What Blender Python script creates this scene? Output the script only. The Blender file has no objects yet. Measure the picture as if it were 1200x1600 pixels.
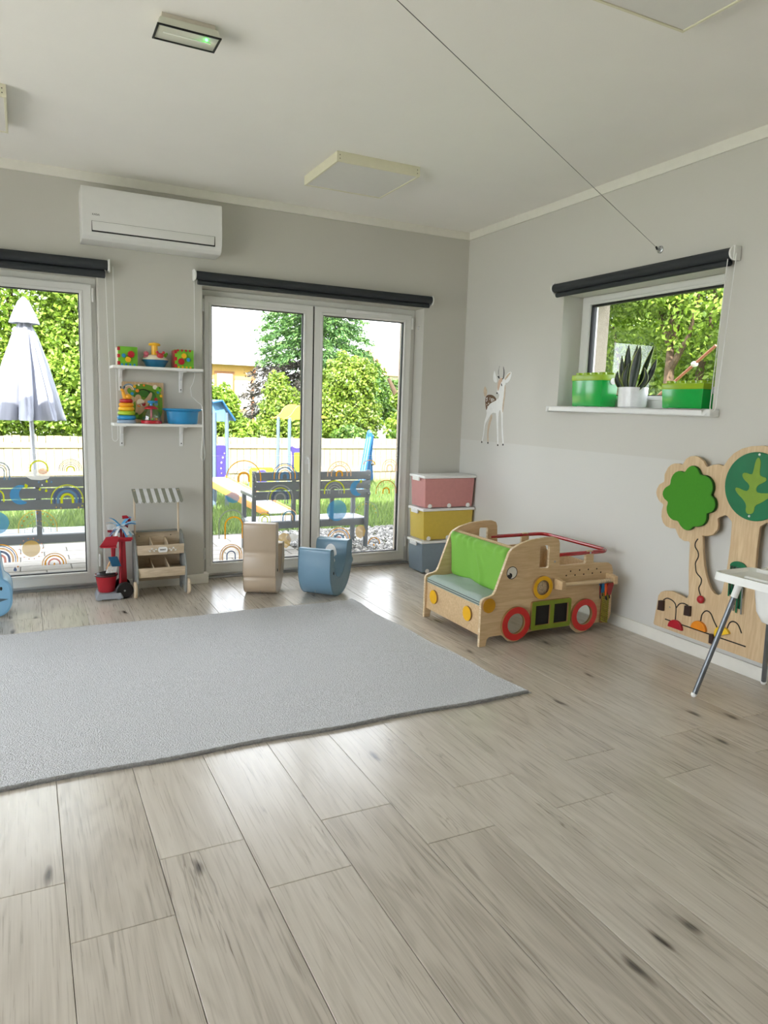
import bpy, bmesh, math, random
import numpy as np
from mathutils import Matrix, Vector

random.seed(7)
rng = np.random.default_rng(11)
scn = bpy.context.scene
COL = scn.collection
PI = math.pi

# ------------------------------------------------------------------ camera
cam_data = bpy.data.cameras.new('camera')
cam = bpy.data.objects.new('camera', cam_data)
COL.objects.link(cam)
cam_data.sensor_fit = 'VERTICAL'
cam_data.sensor_height = 24.0
cam_data.lens = 24.0 * 1122.204 / 1600.0
cam_data.clip_start = 0.05
cam_data.clip_end = 300
cam.location = (-3.42676, -5.36748, 1.37)
cam.rotation_mode = 'XYZ'
cam.rotation_euler = (1.42513336, -0.030711193, -0.46097869)
scn.camera = cam

# ------------------------------------------------------------------ sky, sun, exposure
world = bpy.data.worlds.new('sky')
scn.world = world
world.use_nodes = True
wn = world.node_tree
wn.nodes.clear()
wo = wn.nodes.new('ShaderNodeOutputWorld')
wb = wn.nodes.new('ShaderNodeBackground')
wb.inputs['Color'].default_value = (0.94, 0.98, 1.06, 1)
wb.inputs['Strength'].default_value = 1.25
wn.links.new(wb.outputs[0], wo.inputs[0])

sun_data = bpy.data.lights.new('sun', 'SUN')
sun_data.energy = 3.0
sun_data.color = (1.0, 0.965, 0.91)
sun_data.angle = math.radians(0.6)
sun = bpy.data.objects.new('sun', sun_data)
COL.objects.link(sun)
sun.location = (-5, -20, 20)
sun.rotation_euler = Vector((0.55, 1.05, -1.0)).to_track_quat('-Z', 'Y').to_euler()

scn.view_settings.view_transform = 'Standard'
scn.view_settings.look = 'None'
scn.view_settings.gamma = 1.0
scn.view_settings.use_curve_mapping = False
scn.view_settings.exposure = 2.5
try:
    scn.cycles.max_bounces = 10
    scn.cycles.diffuse_bounces = 6
    scn.cycles.transparent_max_bounces = 24
    scn.cycles.sample_clamp_indirect = 6.0
except Exception:
    pass


def portal(loc, size_x, size_y, direction):
    """sampling portal in a window opening (emits nothing itself)"""
    d = bpy.data.lights.new('window_portal', 'AREA')
    d.shape = 'RECTANGLE'
    d.size = size_x
    d.size_y = size_y
    d.cycles.is_portal = True
    o = bpy.data.objects.new('window_portal', d)
    COL.objects.link(o)
    o.location = loc
    o.rotation_euler = Vector(direction).to_track_quat('-Z', 'Y').to_euler()


# ------------------------------------------------------------------ room sizes
XL, YR, H = -6.3, -7.7, 2.839
WT = 0.43                      # thickness of the outer walls
D2 = (-2.2476, -0.4136)        # right-hand terrace door opening in the back wall
D1 = (-4.779, -2.9448)         # left-hand terrace door opening
DTOP = 2.187
WY = (-2.567, -1.257)          # window in the right wall
WZ = (1.405, 2.18)
RD = []                        # the wall behind the camera is closed
LW = [(-5.5, -0.8)]            # tall glazing in the left wall
GZ = -0.10                     # garden level

portal((sum(D2) / 2, 0.30, 1.1), 1.8, 2.1, (0, -1, 0))
portal((sum(D1) / 2, 0.30, 1.1), 1.8, 2.1, (0, -1, 0))
portal((0.30, sum(WY) / 2, 1.79), 1.3, 0.75, (-1, 0, 0))
for a, b in RD:
    portal(((a + b) / 2, YR - 0.3, 1.15), b - a, 2.2, (0, 1, 0))
for a, b in LW:
    portal((XL - 0.3, (a + b) / 2, 1.2), b - a, 2.3, (1, 0, 0))

# ------------------------------------------------------------------ materials


def lin(c):
    out = []
    for x in c[:3]:
        x /= 255.0
        out.append(x / 12.92 if x <= 0.04045 else ((x + 0.055) / 1.055) ** 2.4)
    return (*out, 1.0)


MATS = {}


def mat(name, rgb, rough=0.5, metal=0.0, var=0.06, scale=20.0, bump=0.0, bscale=None, coat=0.0,
        stretch=(1, 1, 1), emit=None, spec=0.5):
    if name in MATS:
        return MATS[name]
    m = bpy.data.materials.new(name)
    m.use_nodes = True
    nt = m.node_tree
    b = nt.nodes['Principled BSDF']
    b.inputs['Roughness'].default_value = rough
    b.inputs['Metallic'].default_value = metal
    b.inputs['Specular IOR Level'].default_value = spec
    if coat:
        b.inputs['Coat Weight'].default_value = coat
        b.inputs['Coat Roughness'].default_value = 0.1
    base = lin(rgb)
    tc = nt.nodes.new('ShaderNodeTexCoord')
    mp = nt.nodes.new('ShaderNodeMapping')
    mp.inputs['Scale'].default_value = stretch
    nt.links.new(tc.outputs['Object'], mp.inputs['Vector'])
    nz = nt.nodes.new('ShaderNodeTexNoise')
    nz.inputs['Scale'].default_value = scale
    nz.inputs['Detail'].default_value = 5
    nt.links.new(mp.outputs[0], nz.inputs['Vector'])
    rp = nt.nodes.new('ShaderNodeValToRGB')
    rp.color_ramp.elements[0].position = 0.3
    rp.color_ramp.elements[1].position = 0.7
    rp.color_ramp.elements[0].color = (*[max(0, x * (1 - var)) for x in base[:3]], 1)
    rp.color_ramp.elements[1].color = (*[min(1, x * (1 + var)) for x in base[:3]], 1)
    nt.links.new(nz.outputs['Fac'], rp.inputs['Fac'])
    nt.links.new(rp.outputs['Color'], b.inputs['Base Color'])
    if bump:
        n2 = nt.nodes.new('ShaderNodeTexNoise')
        n2.inputs['Scale'].default_value = bscale or scale * 4
        n2.inputs['Detail'].default_value = 4
        nt.links.new(mp.outputs[0], n2.inputs['Vector'])
        bp = nt.nodes.new('ShaderNodeBump')
        bp.inputs['Strength'].default_value = bump
        bp.inputs['Distance'].default_value = 0.01
        nt.links.new(n2.outputs['Fac'], bp.inputs['Height'])
        nt.links.new(bp.outputs[0], b.inputs['Normal'])
    if emit:
        b.inputs['Emission Color'].default_value = lin(emit[0])
        b.inputs['Emission Strength'].default_value = emit[1]
    MATS[name] = m
    return m


def wood(name, light, dark, axis=0, scale=1.0, rough=0.45):
    """pale plywood with long soft grain along one object axis"""
    if name in MATS:
        return MATS[name]
    m = bpy.data.materials.new(name)
    m.use_nodes = True
    nt = m.node_tree
    b = nt.nodes['Principled BSDF']
    b.inputs['Roughness'].default_value = rough
    tc = nt.nodes.new('ShaderNodeTexCoord')
    mp = nt.nodes.new('ShaderNodeMapping')
    s = [14 * scale] * 3
    s[axis] = 1.6 * scale
    mp.inputs['Scale'].default_value = s
    nt.links.new(tc.outputs['Object'], mp.inputs['Vector'])
    n1 = nt.nodes.new('ShaderNodeTexNoise')
    n1.inputs['Scale'].default_value = 1.2
    n1.inputs['Detail'].default_value = 3
    n1.inputs['Distortion'].default_value = 1.6
    nt.links.new(mp.outputs[0], n1.inputs['Vector'])
    wv = nt.nodes.new('ShaderNodeMath')
    wv.operation = 'MULTIPLY'
    wv.inputs[1].default_value = 9.0
    nt.links.new(n1.outputs['Fac'], wv.inputs[0])
    sn = nt.nodes.new('ShaderNodeMath')
    sn.operation = 'SINE'
    nt.links.new(wv.outputs[0], sn.inputs[0])
    n2 = nt.nodes.new('ShaderNodeTexNoise')
    n2.inputs['Scale'].default_value = 6
    n2.inputs['Detail'].default_value = 6
    nt.links.new(mp.outputs[0], n2.inputs['Vector'])
    ad = nt.nodes.new('ShaderNodeMath')
    ad.operation = 'MULTIPLY_ADD'
    ad.inputs[1].default_value = 0.22
    nt.links.new(sn.outputs[0], ad.inputs[0])
    nt.links.new(n2.outputs['Fac'], ad.inputs[2])
    rp = nt.nodes.new('ShaderNodeValToRGB')
    rp.color_ramp.elements[0].position = 0.2
    rp.color_ramp.elements[1].position = 0.62
    rp.color_ramp.elements[0].color = lin(dark)
    rp.color_ramp.elements[1].color = lin(light)
    nt.links.new(ad.outputs[0], rp.inputs['Fac'])
    nt.links.new(rp.outputs['Color'], b.inputs['Base Color'])
    MATS[name] = m
    return m


def glass_mat():
    m = bpy.data.materials.new('window_glass')
    m.use_nodes = True
    nt = m.node_tree
    nt.nodes.clear()
    o = nt.nodes.new('ShaderNodeOutputMaterial')
    t = nt.nodes.new('ShaderNodeBsdfTransparent')
    t.inputs['Color'].default_value = (0.975, 0.985, 0.98, 1)
    g = nt.nodes.new('ShaderNodeBsdfGlossy')
    g.inputs['Roughness'].default_value = 0.0
    fr = nt.nodes.new('ShaderNodeFresnel')
    fr.inputs['IOR'].default_value = 1.3
    mx = nt.nodes.new('ShaderNodeMixShader')
    nt.links.new(fr.outputs[0], mx.inputs[0])
    nt.links.new(t.outputs[0], mx.inputs[1])
    nt.links.new(g.outputs[0], mx.inputs[2])
    nt.links.new(mx.outputs[0], o.inputs[0])
    return m


def film_mat(name, rgb, cover):
    """printed clear film: colour that lets part of the light through"""
    if name in MATS:
        return MATS[name]
    m = bpy.data.materials.new(name)
    m.use_nodes = True
    nt = m.node_tree
    nt.nodes.clear()
    o = nt.nodes.new('ShaderNodeOutputMaterial')
    t = nt.nodes.new('ShaderNodeBsdfTransparent')
    d = nt.nodes.new('ShaderNodeBsdfDiffuse')
    tl = nt.nodes.new('ShaderNodeBsdfTranslucent')
    d.inputs['Color'].default_value = lin(rgb)
    tl.inputs['Color'].default_value = lin(rgb)
    a = nt.nodes.new('ShaderNodeMixShader')
    a.inputs[0].default_value = 0.40
    nt.links.new(d.outputs[0], a.inputs[1])
    nt.links.new(tl.outputs[0], a.inputs[2])
    mx = nt.nodes.new('ShaderNodeMixShader')
    mx.inputs[0].default_value = cover
    nt.links.new(t.outputs[0], mx.inputs[1])
    nt.links.new(a.outputs[0], mx.inputs[2])
    nt.links.new(mx.outputs[0], o.inputs[0])
    MATS[name] = m
    return m


def leaf_mat(name, cols, trans=0.35):
    m = bpy.data.materials.new(name)
    m.use_nodes = True
    nt = m.node_tree
    nt.nodes.clear()
    o = nt.nodes.new('ShaderNodeOutputMaterial')
    ge = nt.nodes.new('ShaderNodeNewGeometry')
    rp = nt.nodes.new('ShaderNodeValToRGB')
    els = rp.color_ramp.elements
    while len(els) < len(cols):
        els.new(0.5)
    for i, c in enumerate(cols):
        els[i].position = i / (len(cols) - 1)
        els[i].color = lin(c)
    nt.links.new(ge.outputs['Random Per Island'], rp.inputs['Fac'])
    d = nt.nodes.new('ShaderNodeBsdfPrincipled')
    d.inputs['Roughness'].default_value = 0.45
    tl = nt.nodes.new('ShaderNodeBsdfTranslucent')
    nt.links.new(rp.outputs[0], d.inputs['Base Color'])
    nt.links.new(rp.outputs[0], tl.inputs['Color'])
    mx = nt.nodes.new('ShaderNodeMixShader')
    mx.inputs[0].default_value = trans
    nt.links.new(d.outputs[0], mx.inputs[1])
    nt.links.new(tl.outputs[0], mx.inputs[2])
    nt.links.new(mx.outputs[0], o.inputs[0])
    return m


def wall_mat(name, upper, lower, split):
    """painted plaster; below `split` a washable, slightly whiter coat"""
    m = bpy.data.materials.new(name)
    m.use_nodes = True
    nt = m.node_tree
    b = nt.nodes['Principled BSDF']
    tc = nt.nodes.new('ShaderNodeNewGeometry')
    sp = nt.nodes.new('ShaderNodeSeparateXYZ')
    nt.links.new(tc.outputs['Position'], sp.inputs[0])
    gt = nt.nodes.new('ShaderNodeMath')
    gt.operation = 'GREATER_THAN'
    gt.inputs[1].default_value = split
    nt.links.new(sp.outputs['Z'], gt.inputs[0])
    mx = nt.nodes.new('ShaderNodeMix')
    mx.data_type = 'RGBA'
    mx.inputs[6].default_value = lin(lower)
    mx.inputs[7].default_value = lin(upper)
    nt.links.new(gt.outputs[0], mx.inputs[0])
    nt.links.new(mx.outputs[2], b.inputs['Base Color'])
    rg = nt.nodes.new('ShaderNodeMath')
    rg.operation = 'MULTIPLY_ADD'
    rg.inputs[1].default_value = 0.3
    rg.inputs[2].default_value = 0.55
    nt.links.new(gt.outputs[0], rg.inputs[0])
    nt.links.new(rg.outputs[0], b.inputs['Roughness'])
    nz = nt.nodes.new('ShaderNodeTexNoise')
    nz.inputs['Scale'].default_value = 90
    nt.links.new(tc.outputs['Position'], nz.inputs['Vector'])
    bp = nt.nodes.new('ShaderNodeBump')
    bp.inputs['Strength'].default_value = 0.08
    bp.inputs['Distance'].default_value = 0.004
    nt.links.new(nz.outputs['Fac'], bp.inputs['Height'])
    nt.links.new(bp.outputs[0], b.inputs['Normal'])
    return m


def plank_mat():
    """grey-beige oak laminate, grain along Y, own grain and tone for each board"""
    m = bpy.data.materials.new('oak_laminate')
    m.use_nodes = True
    nt = m.node_tree
    L = nt.links.new
    b = nt.nodes['Principled BSDF']
    tc = nt.nodes.new('ShaderNodeTexCoord')
    oi = nt.nodes.new('ShaderNodeObjectInfo')
    mul = nt.nodes.new('ShaderNodeMath')
    mul.operation = 'MULTIPLY'
    mul.inputs[1].default_value = 57.0
    L(oi.outputs['Random'], mul.inputs[0])
    cb = nt.nodes.new('ShaderNodeCombineXYZ')
    L(mul.outputs[0], cb.inputs['Y'])
    L(mul.outputs[0], cb.inputs['Z'])
    va = nt.nodes.new('ShaderNodeVectorMath')
    va.operation = 'ADD'
    L(tc.outputs['Object'], va.inputs[0])
    L(cb.outputs[0], va.inputs[1])

    def mapped(s):
        mp = nt.nodes.new('ShaderNodeMapping')
        mp.inputs['Scale'].default_value = s
        L(va.outputs[0], mp.inputs['Vector'])
        return mp

    def noise(mp, scale, detail=4, dist=0.0):
        n = nt.nodes.new('ShaderNodeTexNoise')
        n.inputs['Scale'].default_value = scale
        n.inputs['Detail'].default_value = detail
        n.inputs['Distortion'].default_value = dist
        L(mp.outputs[0], n.inputs['Vector'])
        return n

    def math_(op, a, bb=None, c=None):
        n = nt.nodes.new('ShaderNodeMath')
        n.operation = op
        for i, v in enumerate((a, bb, c)):
            if v is None:
                continue
            if isinstance(v, (int, float)):
                n.inputs[i].default_value = v
            else:
                L(v, n.inputs[i])
        return n.outputs[0]

    broad = noise(mapped((7, 0.9, 1)), 1.0, 3, 0.8)
    rings = math_('SINE', math_('MULTIPLY', broad.outputs['Fac'], 46.0))
    fine = noise(mapped((170, 4, 1)), 1.0, 4)
    tone = noise(mapped((5, 0.5, 1)), 1.0, 2)
    knots = nt.nodes.new('ShaderNodeTexVoronoi')
    knots.voronoi_dimensions = '2D'
    knots.inputs['Scale'].default_value = 1.0
    kmap = mapped((8.0, 2.3, 1))
    wob = noise(mapped((9, 5, 1)), 1.0, 2)
    kv = nt.nodes.new('ShaderNodeVectorMath')
    kv.operation = 'MULTIPLY_ADD'
    kv.inputs[1].default_value = (0.35, 0.35, 0.0)
    L(wob.outputs['Color'], kv.inputs[0])
    L(kmap.outputs[0], kv.inputs[2])
    L(kv.outputs[0], knots.inputs['Vector'])
    kn = nt.nodes.new('ShaderNodeMapRange')
    kn.inputs['From Min'].default_value = 0.03
    kn.inputs['From Max'].default_value = 0.13
    kn.inputs['To Min'].default_value = 1.0
    kn.inputs['To Max'].default_value = 0.0
    L(knots.outputs['Distance'], kn.inputs['Value'])
    ksel = nt.nodes.new('ShaderNodeSeparateColor')
    L(knots.outputs['Color'], ksel.inputs[0])
    ksel_on = math_('GREATER_THAN', ksel.outputs[0], 0.86)
    knot = math_('MULTIPLY', kn.outputs[0], ksel_on)
    hl = nt.nodes.new('ShaderNodeMapRange')
    hl.inputs['From Min'].default_value = 0.05
    hl.inputs['From Max'].default_value = 0.42
    hl.inputs['To Min'].default_value = 1.0
    hl.inputs['To Max'].default_value = 0.0
    L(knots.outputs['Distance'], hl.inputs['Value'])
    halo = math_('MULTIPLY', hl.outputs[0], ksel_on)
    crack_n = noise(mapped((13, 0.8, 1)), 1.0, 5, 0.4)
    cr = nt.nodes.new('ShaderNodeMapRange')
    cr.inputs['From Min'].default_value = 0.0
    cr.inputs['From Max'].default_value = 0.012
    cr.inputs['To Min'].default_value = 1.0
    cr.inputs['To Max'].default_value = 0.0
    L(math_('ABSOLUTE', math_('SUBTRACT', crack_n.outputs['Fac'], 0.585)), cr.inputs['Value'])
    crack = math_('MULTIPLY', cr.outputs[0], math_('GREATER_THAN', tone.outputs['Fac'], 0.52))
    val = math_('MULTIPLY_ADD', rings, 0.07, 0.66)
    val = math_('ADD', val, math_('MULTIPLY', math_('SUBTRACT', fine.outputs['Fac'], 0.5), 0.36))
    val = math_('ADD', val, math_('MULTIPLY', math_('SUBTRACT', tone.outputs['Fac'], 0.5), 0.30))
    val = math_('ADD', val, math_('MULTIPLY', math_('SUBTRACT', oi.outputs['Random'], 0.5), 0.14))
    val = math_('SUBTRACT', val, math_('MULTIPLY', knot, 0.50))
    val = math_('SUBTRACT', val, math_('MULTIPLY', halo, 0.13))
    val = math_('SUBTRACT', val, math_('MULTIPLY', crack, 0.27))
    rp = nt.nodes.new('ShaderNodeValToRGB')
    e = rp.color_ramp.elements
    e[0].position = 0.0
    e[0].color = lin((70, 62, 54))
    e[1].position = 1.0
    e[1].color = lin((214, 206, 194))
    k = e.new(0.35)
    k.color = lin((150, 140, 127))
    k = e.new(0.62)
    k.color = lin((188, 179, 166))
    L(val, rp.inputs['Fac'])
    L(rp.outputs[0], b.inputs['Base Color'])
    b.inputs['Roughness'].default_value = 0.36
    L(math_('MULTIPLY_ADD', fine.outputs['Fac'], 0.14, 0.22), b.inputs['Roughness'])
    b.inputs['Coat Weight'].default_value = 0.22
    b.inputs['Coat Roughness'].default_value = 0.17
    bp = nt.nodes.new('ShaderNodeBump')
    bp.inputs['Strength'].default_value = 0.12
    bp.inputs['Distance'].default_value = 0.002
    L(fine.outputs['Fac'], bp.inputs['Height'])
    L(bp.outputs[0], b.inputs['Normal'])
    return m


GLASS = glass_mat()
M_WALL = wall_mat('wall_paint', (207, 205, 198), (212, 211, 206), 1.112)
M_WALLB = wall_mat('wall_paint_backlit', (200, 198, 190), (200, 198, 190), 1.112)  # same paint darkened: the backlit shade of this wall is in the colour
M_CEIL = mat('ceiling_paint', (243, 241, 236), 0.9, var=0.01, scale=3, bump=0.05, bscale=120)
M_TRIM = mat('white_trim', (233, 231, 222), 0.5, var=0.02)
M_PVC = mat('white_pvc', (226, 226, 222), 0.3, var=0.015, scale=6)
M_BLACK = mat('black_rubber', (18, 18, 20), 0.5)
M_ALU = mat('brushed_metal', (175, 178, 180), 0.3, metal=0.9)
M_STUCCO = mat('beige_stucco', (164, 152, 138), 0.9, var=0.08, scale=60, bump=0.6, bscale=160)
M_PLANK = plank_mat()
M_BLIND = mat('charcoal_blind_fabric', (46, 50, 54), 0.75, var=0.08, scale=200, stretch=(1, 1, 8))
M_WHITE = mat('white_plastic', (236, 236, 234), 0.35, var=0.02)
M_BIRCH = wood('birch_plywood', (220, 192, 152), (203, 172, 130), axis=0)
M_BIRCHV = wood('birch_plywood_upright', (222, 196, 158), (206, 176, 136), axis=2)
M_BIRCHE = wood('plywood_edge', (232, 214, 184), (200, 172, 132), axis=1, scale=2)

# ------------------------------------------------------------------ builders


def base_of(o):
    v = Vector((0, 0, 0))
    while o is not None:
        v += o.location
        o = o.parent
    return v


def props(o, label=None, cat=None, group=None, kind=None):
    if label:
        o['label'] = label
    if cat:
        o['category'] = cat
    if group:
        o['group'] = group
    if kind:
        o['kind'] = kind
    return o


def thing(name, label, cat, loc=(0, 0, 0), rz=0.0, group=None, kind=None):
    o = bpy.data.objects.new(name, None)
    o.empty_display_size = 0.05
    COL.objects.link(o)
    o.location = loc
    o.rotation_euler = (0, 0, rz)
    return props(o, label, cat, group, kind)


def finish(me, smooth=True, angle=35):
    if smooth:
        for p in me.polygons:
            p.use_smooth = True
        try:
            me.set_sharp_from_angle(angle=math.radians(angle))
        except Exception:
            pass


def link_mesh(name, me, parent=None, local=False, label=None):
    """`local`: the mesh is already in its parent's own coordinates"""
    o = bpy.data.objects.new(name, me)
    COL.objects.link(o)
    if parent is not None:
        if not local:
            b = base_of(parent)
            me.transform(Matrix.Translation(-b))
        o.parent = parent
    else:
        if len(me.vertices):
            n = len(me.vertices)
            co = np.empty(n * 3)
            me.vertices.foreach_get('co', co)
            co = co.reshape(-1, 3)
            b = Vector(((co[:, 0].min() + co[:, 0].max()) / 2, (co[:, 1].min() + co[:, 1].max()) / 2, co[:, 2].min()))
            me.transform(Matrix.Translation(-b))
            o.location = b
    if label:
        o['label'] = label
    return o


class MB:
    def __init__(self):
        self.v, self.f, self.m = [], [], []

    def add(self, vs, fs, m=0):
        n = len(self.v)
        self.v += [tuple(x) for x in vs]
        self.f += [tuple(i + n for i in f) for f in fs]
        self.m += [m] * len(fs)
        return self

    def box(self, x0, x1, y0, y1, z0, z1, m=0):
        vs = [(x0, y0, z0), (x1, y0, z0), (x1, y1, z0), (x0, y1, z0), (x0, y0, z1), (x1, y0, z1), (x1, y1, z1), (x0, y1, z1)]
        fs = [(0, 3, 2, 1), (4, 5, 6, 7), (0, 1, 5, 4), (1, 2, 6, 5), (2, 3, 7, 6), (3, 0, 4, 7)]
        return self.add(vs, fs, m)

    def hexa(self, bot, top, m=0):
        fs = [(0, 3, 2, 1), (4, 5, 6, 7), (0, 1, 5, 4), (1, 2, 6, 5), (2, 3, 7, 6), (3, 0, 4, 7)]
        return self.add(list(bot) + list(top), fs, m)

    def obox(self, c, ax, ay, az, m=0):
        """oriented box: centre and three half-axis vectors"""
        c, ax, ay, az = map(Vector, (c, ax, ay, az))
        vs = [c - ax - ay - az, c + ax - ay - az, c + ax + ay - az, c - ax + ay - az,
              c - ax - ay + az, c + ax - ay + az, c + ax + ay + az, c - ax + ay + az]
        fs = [(0, 3, 2, 1), (4, 5, 6, 7), (0, 1, 5, 4), (1, 2, 6, 5), (2, 3, 7, 6), (3, 0, 4, 7)]
        return self.add(vs, fs, m)

    def tube(self, pts, r, seg=10, m=0, caps=True, closed=False):
        pts = [Vector(p) for p in pts]
        n = len(pts)
        rs = r if isinstance(r, (list, tuple)) else [r] * n
        up = Vector((0, 0, 1))
        rings = []
        prev = None
        for i in range(n):
            if closed:
                t = pts[(i + 1) % n] - pts[i - 1]
            else:
                t = pts[min(i + 1, n - 1)] - pts[max(i - 1, 0)]
            t.normalize()
            if prev is None:
                a = up if abs(t.dot(up)) < 0.9 else Vector((1, 0, 0))
                u = t.cross(a).normalized()
            else:
                u = (prev - t * prev.dot(t)).normalized()
            prev = u
            w = t.cross(u)
            rings.append([pts[i] + (u * math.cos(2 * PI * k / seg) + w * math.sin(2 * PI * k / seg)) * rs[i] for k in range(seg)])
        vs = [p for rg in rings for p in rg]
        fs = []
        for i in range(n if closed else n - 1):
            j = (i + 1) % n
            for k in range(seg):
                k2 = (k + 1) % seg
                fs.append((i * seg + k, i * seg + k2, j * seg + k2, j * seg + k))
        if caps and not closed:
            fs.append(tuple(reversed(range(seg))))
            fs.append(tuple((n - 1) * seg + k for k in range(seg)))
        return self.add(vs, fs, m)

    def lathe(self, prof, c=(0, 0, 0), seg=24, m=0, axis='z', radial=None, sx=1.0, sy=1.0):
        vs, fs = [], []
        n = len(prof)
        for i, (r, h) in enumerate(prof):
            for k in range(seg):
                a = 2 * PI * k / seg
                q = r * (radial(a, i) if radial else 1.0)
                u, w = q * math.cos(a) * sx, q * math.sin(a) * sy
                if axis == 'z':
                    p = (c[0] + u, c[1] + w, c[2] + h)
                elif axis == 'y':
                    p = (c[0] + u, c[1] - h, c[2] + w)
                else:
                    p = (c[0] + h, c[1] + u, c[2] + w)
                vs.append(p)
        for i in range(n - 1):
            for k in range(seg):
                k2 = (k + 1) % seg
                fs.append((i * seg + k, i * seg + k2, (i + 1) * seg + k2, (i + 1) * seg + k))
        if prof[0][0] > 1e-6:
            fs.append(tuple(reversed(range(seg))))
        if prof[-1][0] > 1e-6:
            fs.append(tuple((n - 1) * seg + k for k in range(seg)))
        return self.add(vs, fs, m)

    def ball(self, c, r, seg=14, m=0, s=(1, 1, 1)):
        k = max(6, seg // 2)
        vs, fs = [], []
        for i in range(k + 1):
            t = PI * i / k
            for j in range(seg):
                a = 2 * PI * j / seg
                vs.append((c[0] + r * s[0] * math.sin(t) * math.cos(a), c[1] + r * s[1] * math.sin(t) * math.sin(a), c[2] - r * s[2] * math.cos(t)))
        for i in range(k):
            for j in range(seg):
                j2 = (j + 1) % seg
                fs.append((i * seg + j, i * seg + j2, (i + 1) * seg + j2, (i + 1) * seg + j))
        return self.add(vs, fs, m)

    def build(self, name, mats, parent=None, bevel=0.0, seg=2, smooth=True, angle=35, local=False, label=None):
        me = bpy.data.meshes.new(name)
        me.from_pydata(self.v, [], self.f)
        if not isinstance(mats, (list, tuple)):
            mats = [mats]
        for q in mats:
            me.materials.append(q)
        me.polygons.foreach_set('material_index', self.m)
        bm = bmesh.new()
        bm.from_mesh(me)
        bmesh.ops.remove_doubles(bm, verts=bm.verts, dist=1e-6)
        bmesh.ops.recalc_face_normals(bm, faces=bm.faces)
        if bevel:
            ed = [e for e in bm.edges if len(e.link_faces) == 2 and e.calc_face_angle(0) > 0.5]
            bmesh.ops.bevel(bm, geom=ed, offset=bevel, segments=seg, profile=0.6, affect='EDGES', clamp_overlap=True)
        bm.to_mesh(me)
        bm.free()
        finish(me, smooth, angle)
        return link_mesh(name, me, parent, local, label)


def smooth_poly(pts, it=2):
    for _ in range(it):
        out = []
        n = len(pts)
        for i in range(n):
            a, b = pts[i], pts[(i + 1) % n]
            out.append((a[0] * .75 + b[0] * .25, a[1] * .75 + b[1] * .25))
            out.append((a[0] * .25 + b[0] * .75, a[1] * .25 + b[1] * .75))
        pts = out
    return pts


PLANES = {
    'xz': Matrix(((1, 0, 0, 0), (0, 0, -1, 0), (0, 1, 0, 0), (0, 0, 0, 1))),
    'yz': Matrix(((0, 0, 1, 0), (1, 0, 0, 0), (0, 1, 0, 0), (0, 0, 0, 1))),
    'xy': Matrix.Identity(4),
}


def sheet(name, outlines, plane, at, thick, mats, parent=None, bevel=0.0, local=False, label=None):
    """flat board cut to an outline (further outlines are holes): `at` = its middle plane"""
    cu = bpy.data.curves.new(name, 'CURVE')
    cu.dimensions = '2D'
    cu.fill_mode = 'BOTH'
    cu.extrude = max(thick / 2 - bevel, 0.0)
    cu.bevel_depth = bevel
    cu.bevel_resolution = 1
    cu.offset = -bevel
    for pts in outlines:
        sp = cu.splines.new('POLY')
        sp.points.add(len(pts) - 1)
        for i, (u, v) in enumerate(pts):
            sp.points[i].co = (u, v, 0, 1)
        sp.use_cyclic_u = True
    ob = bpy.data.objects.new(name, cu)
    COL.objects.link(ob)
    dg = bpy.context.evaluated_depsgraph_get()
    me = bpy.data.meshes.new_from_object(ob.evaluated_get(dg))
    bpy.data.objects.remove(ob)
    bpy.data.curves.remove(cu)
    me.name = name
    shift = {'xz': (0, at, 0), 'yz': (at, 0, 0), 'xy': (0, 0, at)}[plane]
    me.transform(Matrix.Translation(shift) @ PLANES[plane])
    me.materials.clear()
    for q in (mats if isinstance(mats, (list, tuple)) else [mats]):
        me.materials.append(q)
    if isinstance(mats, (list, tuple)) and len(mats) > 1:
        ax = {'xz': 1, 'yz': 0, 'xy': 2}[plane]
        for p in me.polygons:
            if abs(p.normal[ax]) < 0.5:
                p.material_index = 1
    finish(me, True, 30)
    return link_mesh(name, me, parent, local, label)


def circle(cx, cy, r, n=40, ry=None):
    ry = ry or r
    return [(cx + r * math.cos(2 * PI * i / n), cy + ry * math.sin(2 * PI * i / n)) for i in range(n)]


def rrect(x0, x1, y0, y1, r, n=5):
    out = []
    for cx, cy, a0 in ((x1 - r, y1 - r, 0), (x0 + r, y1 - r, 90), (x0 + r, y0 + r, 180), (x1 - r, y0 + r, 270)):
        for k in range(n + 1):
            a = math.radians(a0 + 90 * k / n)
            out.append((cx + r * math.cos(a), cy + r * math.sin(a)))
    return out


def text_mesh(name, body, size, material, parent, mtx, local=False, extrude=0.0006, sx=1.0):
    cu = bpy.data.curves.new(name, 'FONT')
    cu.body = body
    cu.size = size
    cu.extrude = extrude
    cu.align_x = 'CENTER'
    cu.align_y = 'CENTER'
    ob = bpy.data.objects.new(name, cu)
    COL.objects.link(ob)
    dg = bpy.context.evaluated_depsgraph_get()
    me = bpy.data.meshes.new_from_object(ob.evaluated_get(dg))
    bpy.data.objects.remove(ob)
    me.transform(mtx @ Matrix.Diagonal((sx, 1, 1, 1)))
    me.materials.clear()
    me.materials.append(material)
    return link_mesh(name, me, parent, local)


def copy_tree(o, parent=None):
    c = o.copy()
    COL.objects.link(c)
    c.parent = parent
    for ch in list(o.children):
        copy_tree(ch, c)
    return c


def struct(o):
    o['kind'] = 'structure'
    return o


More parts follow.
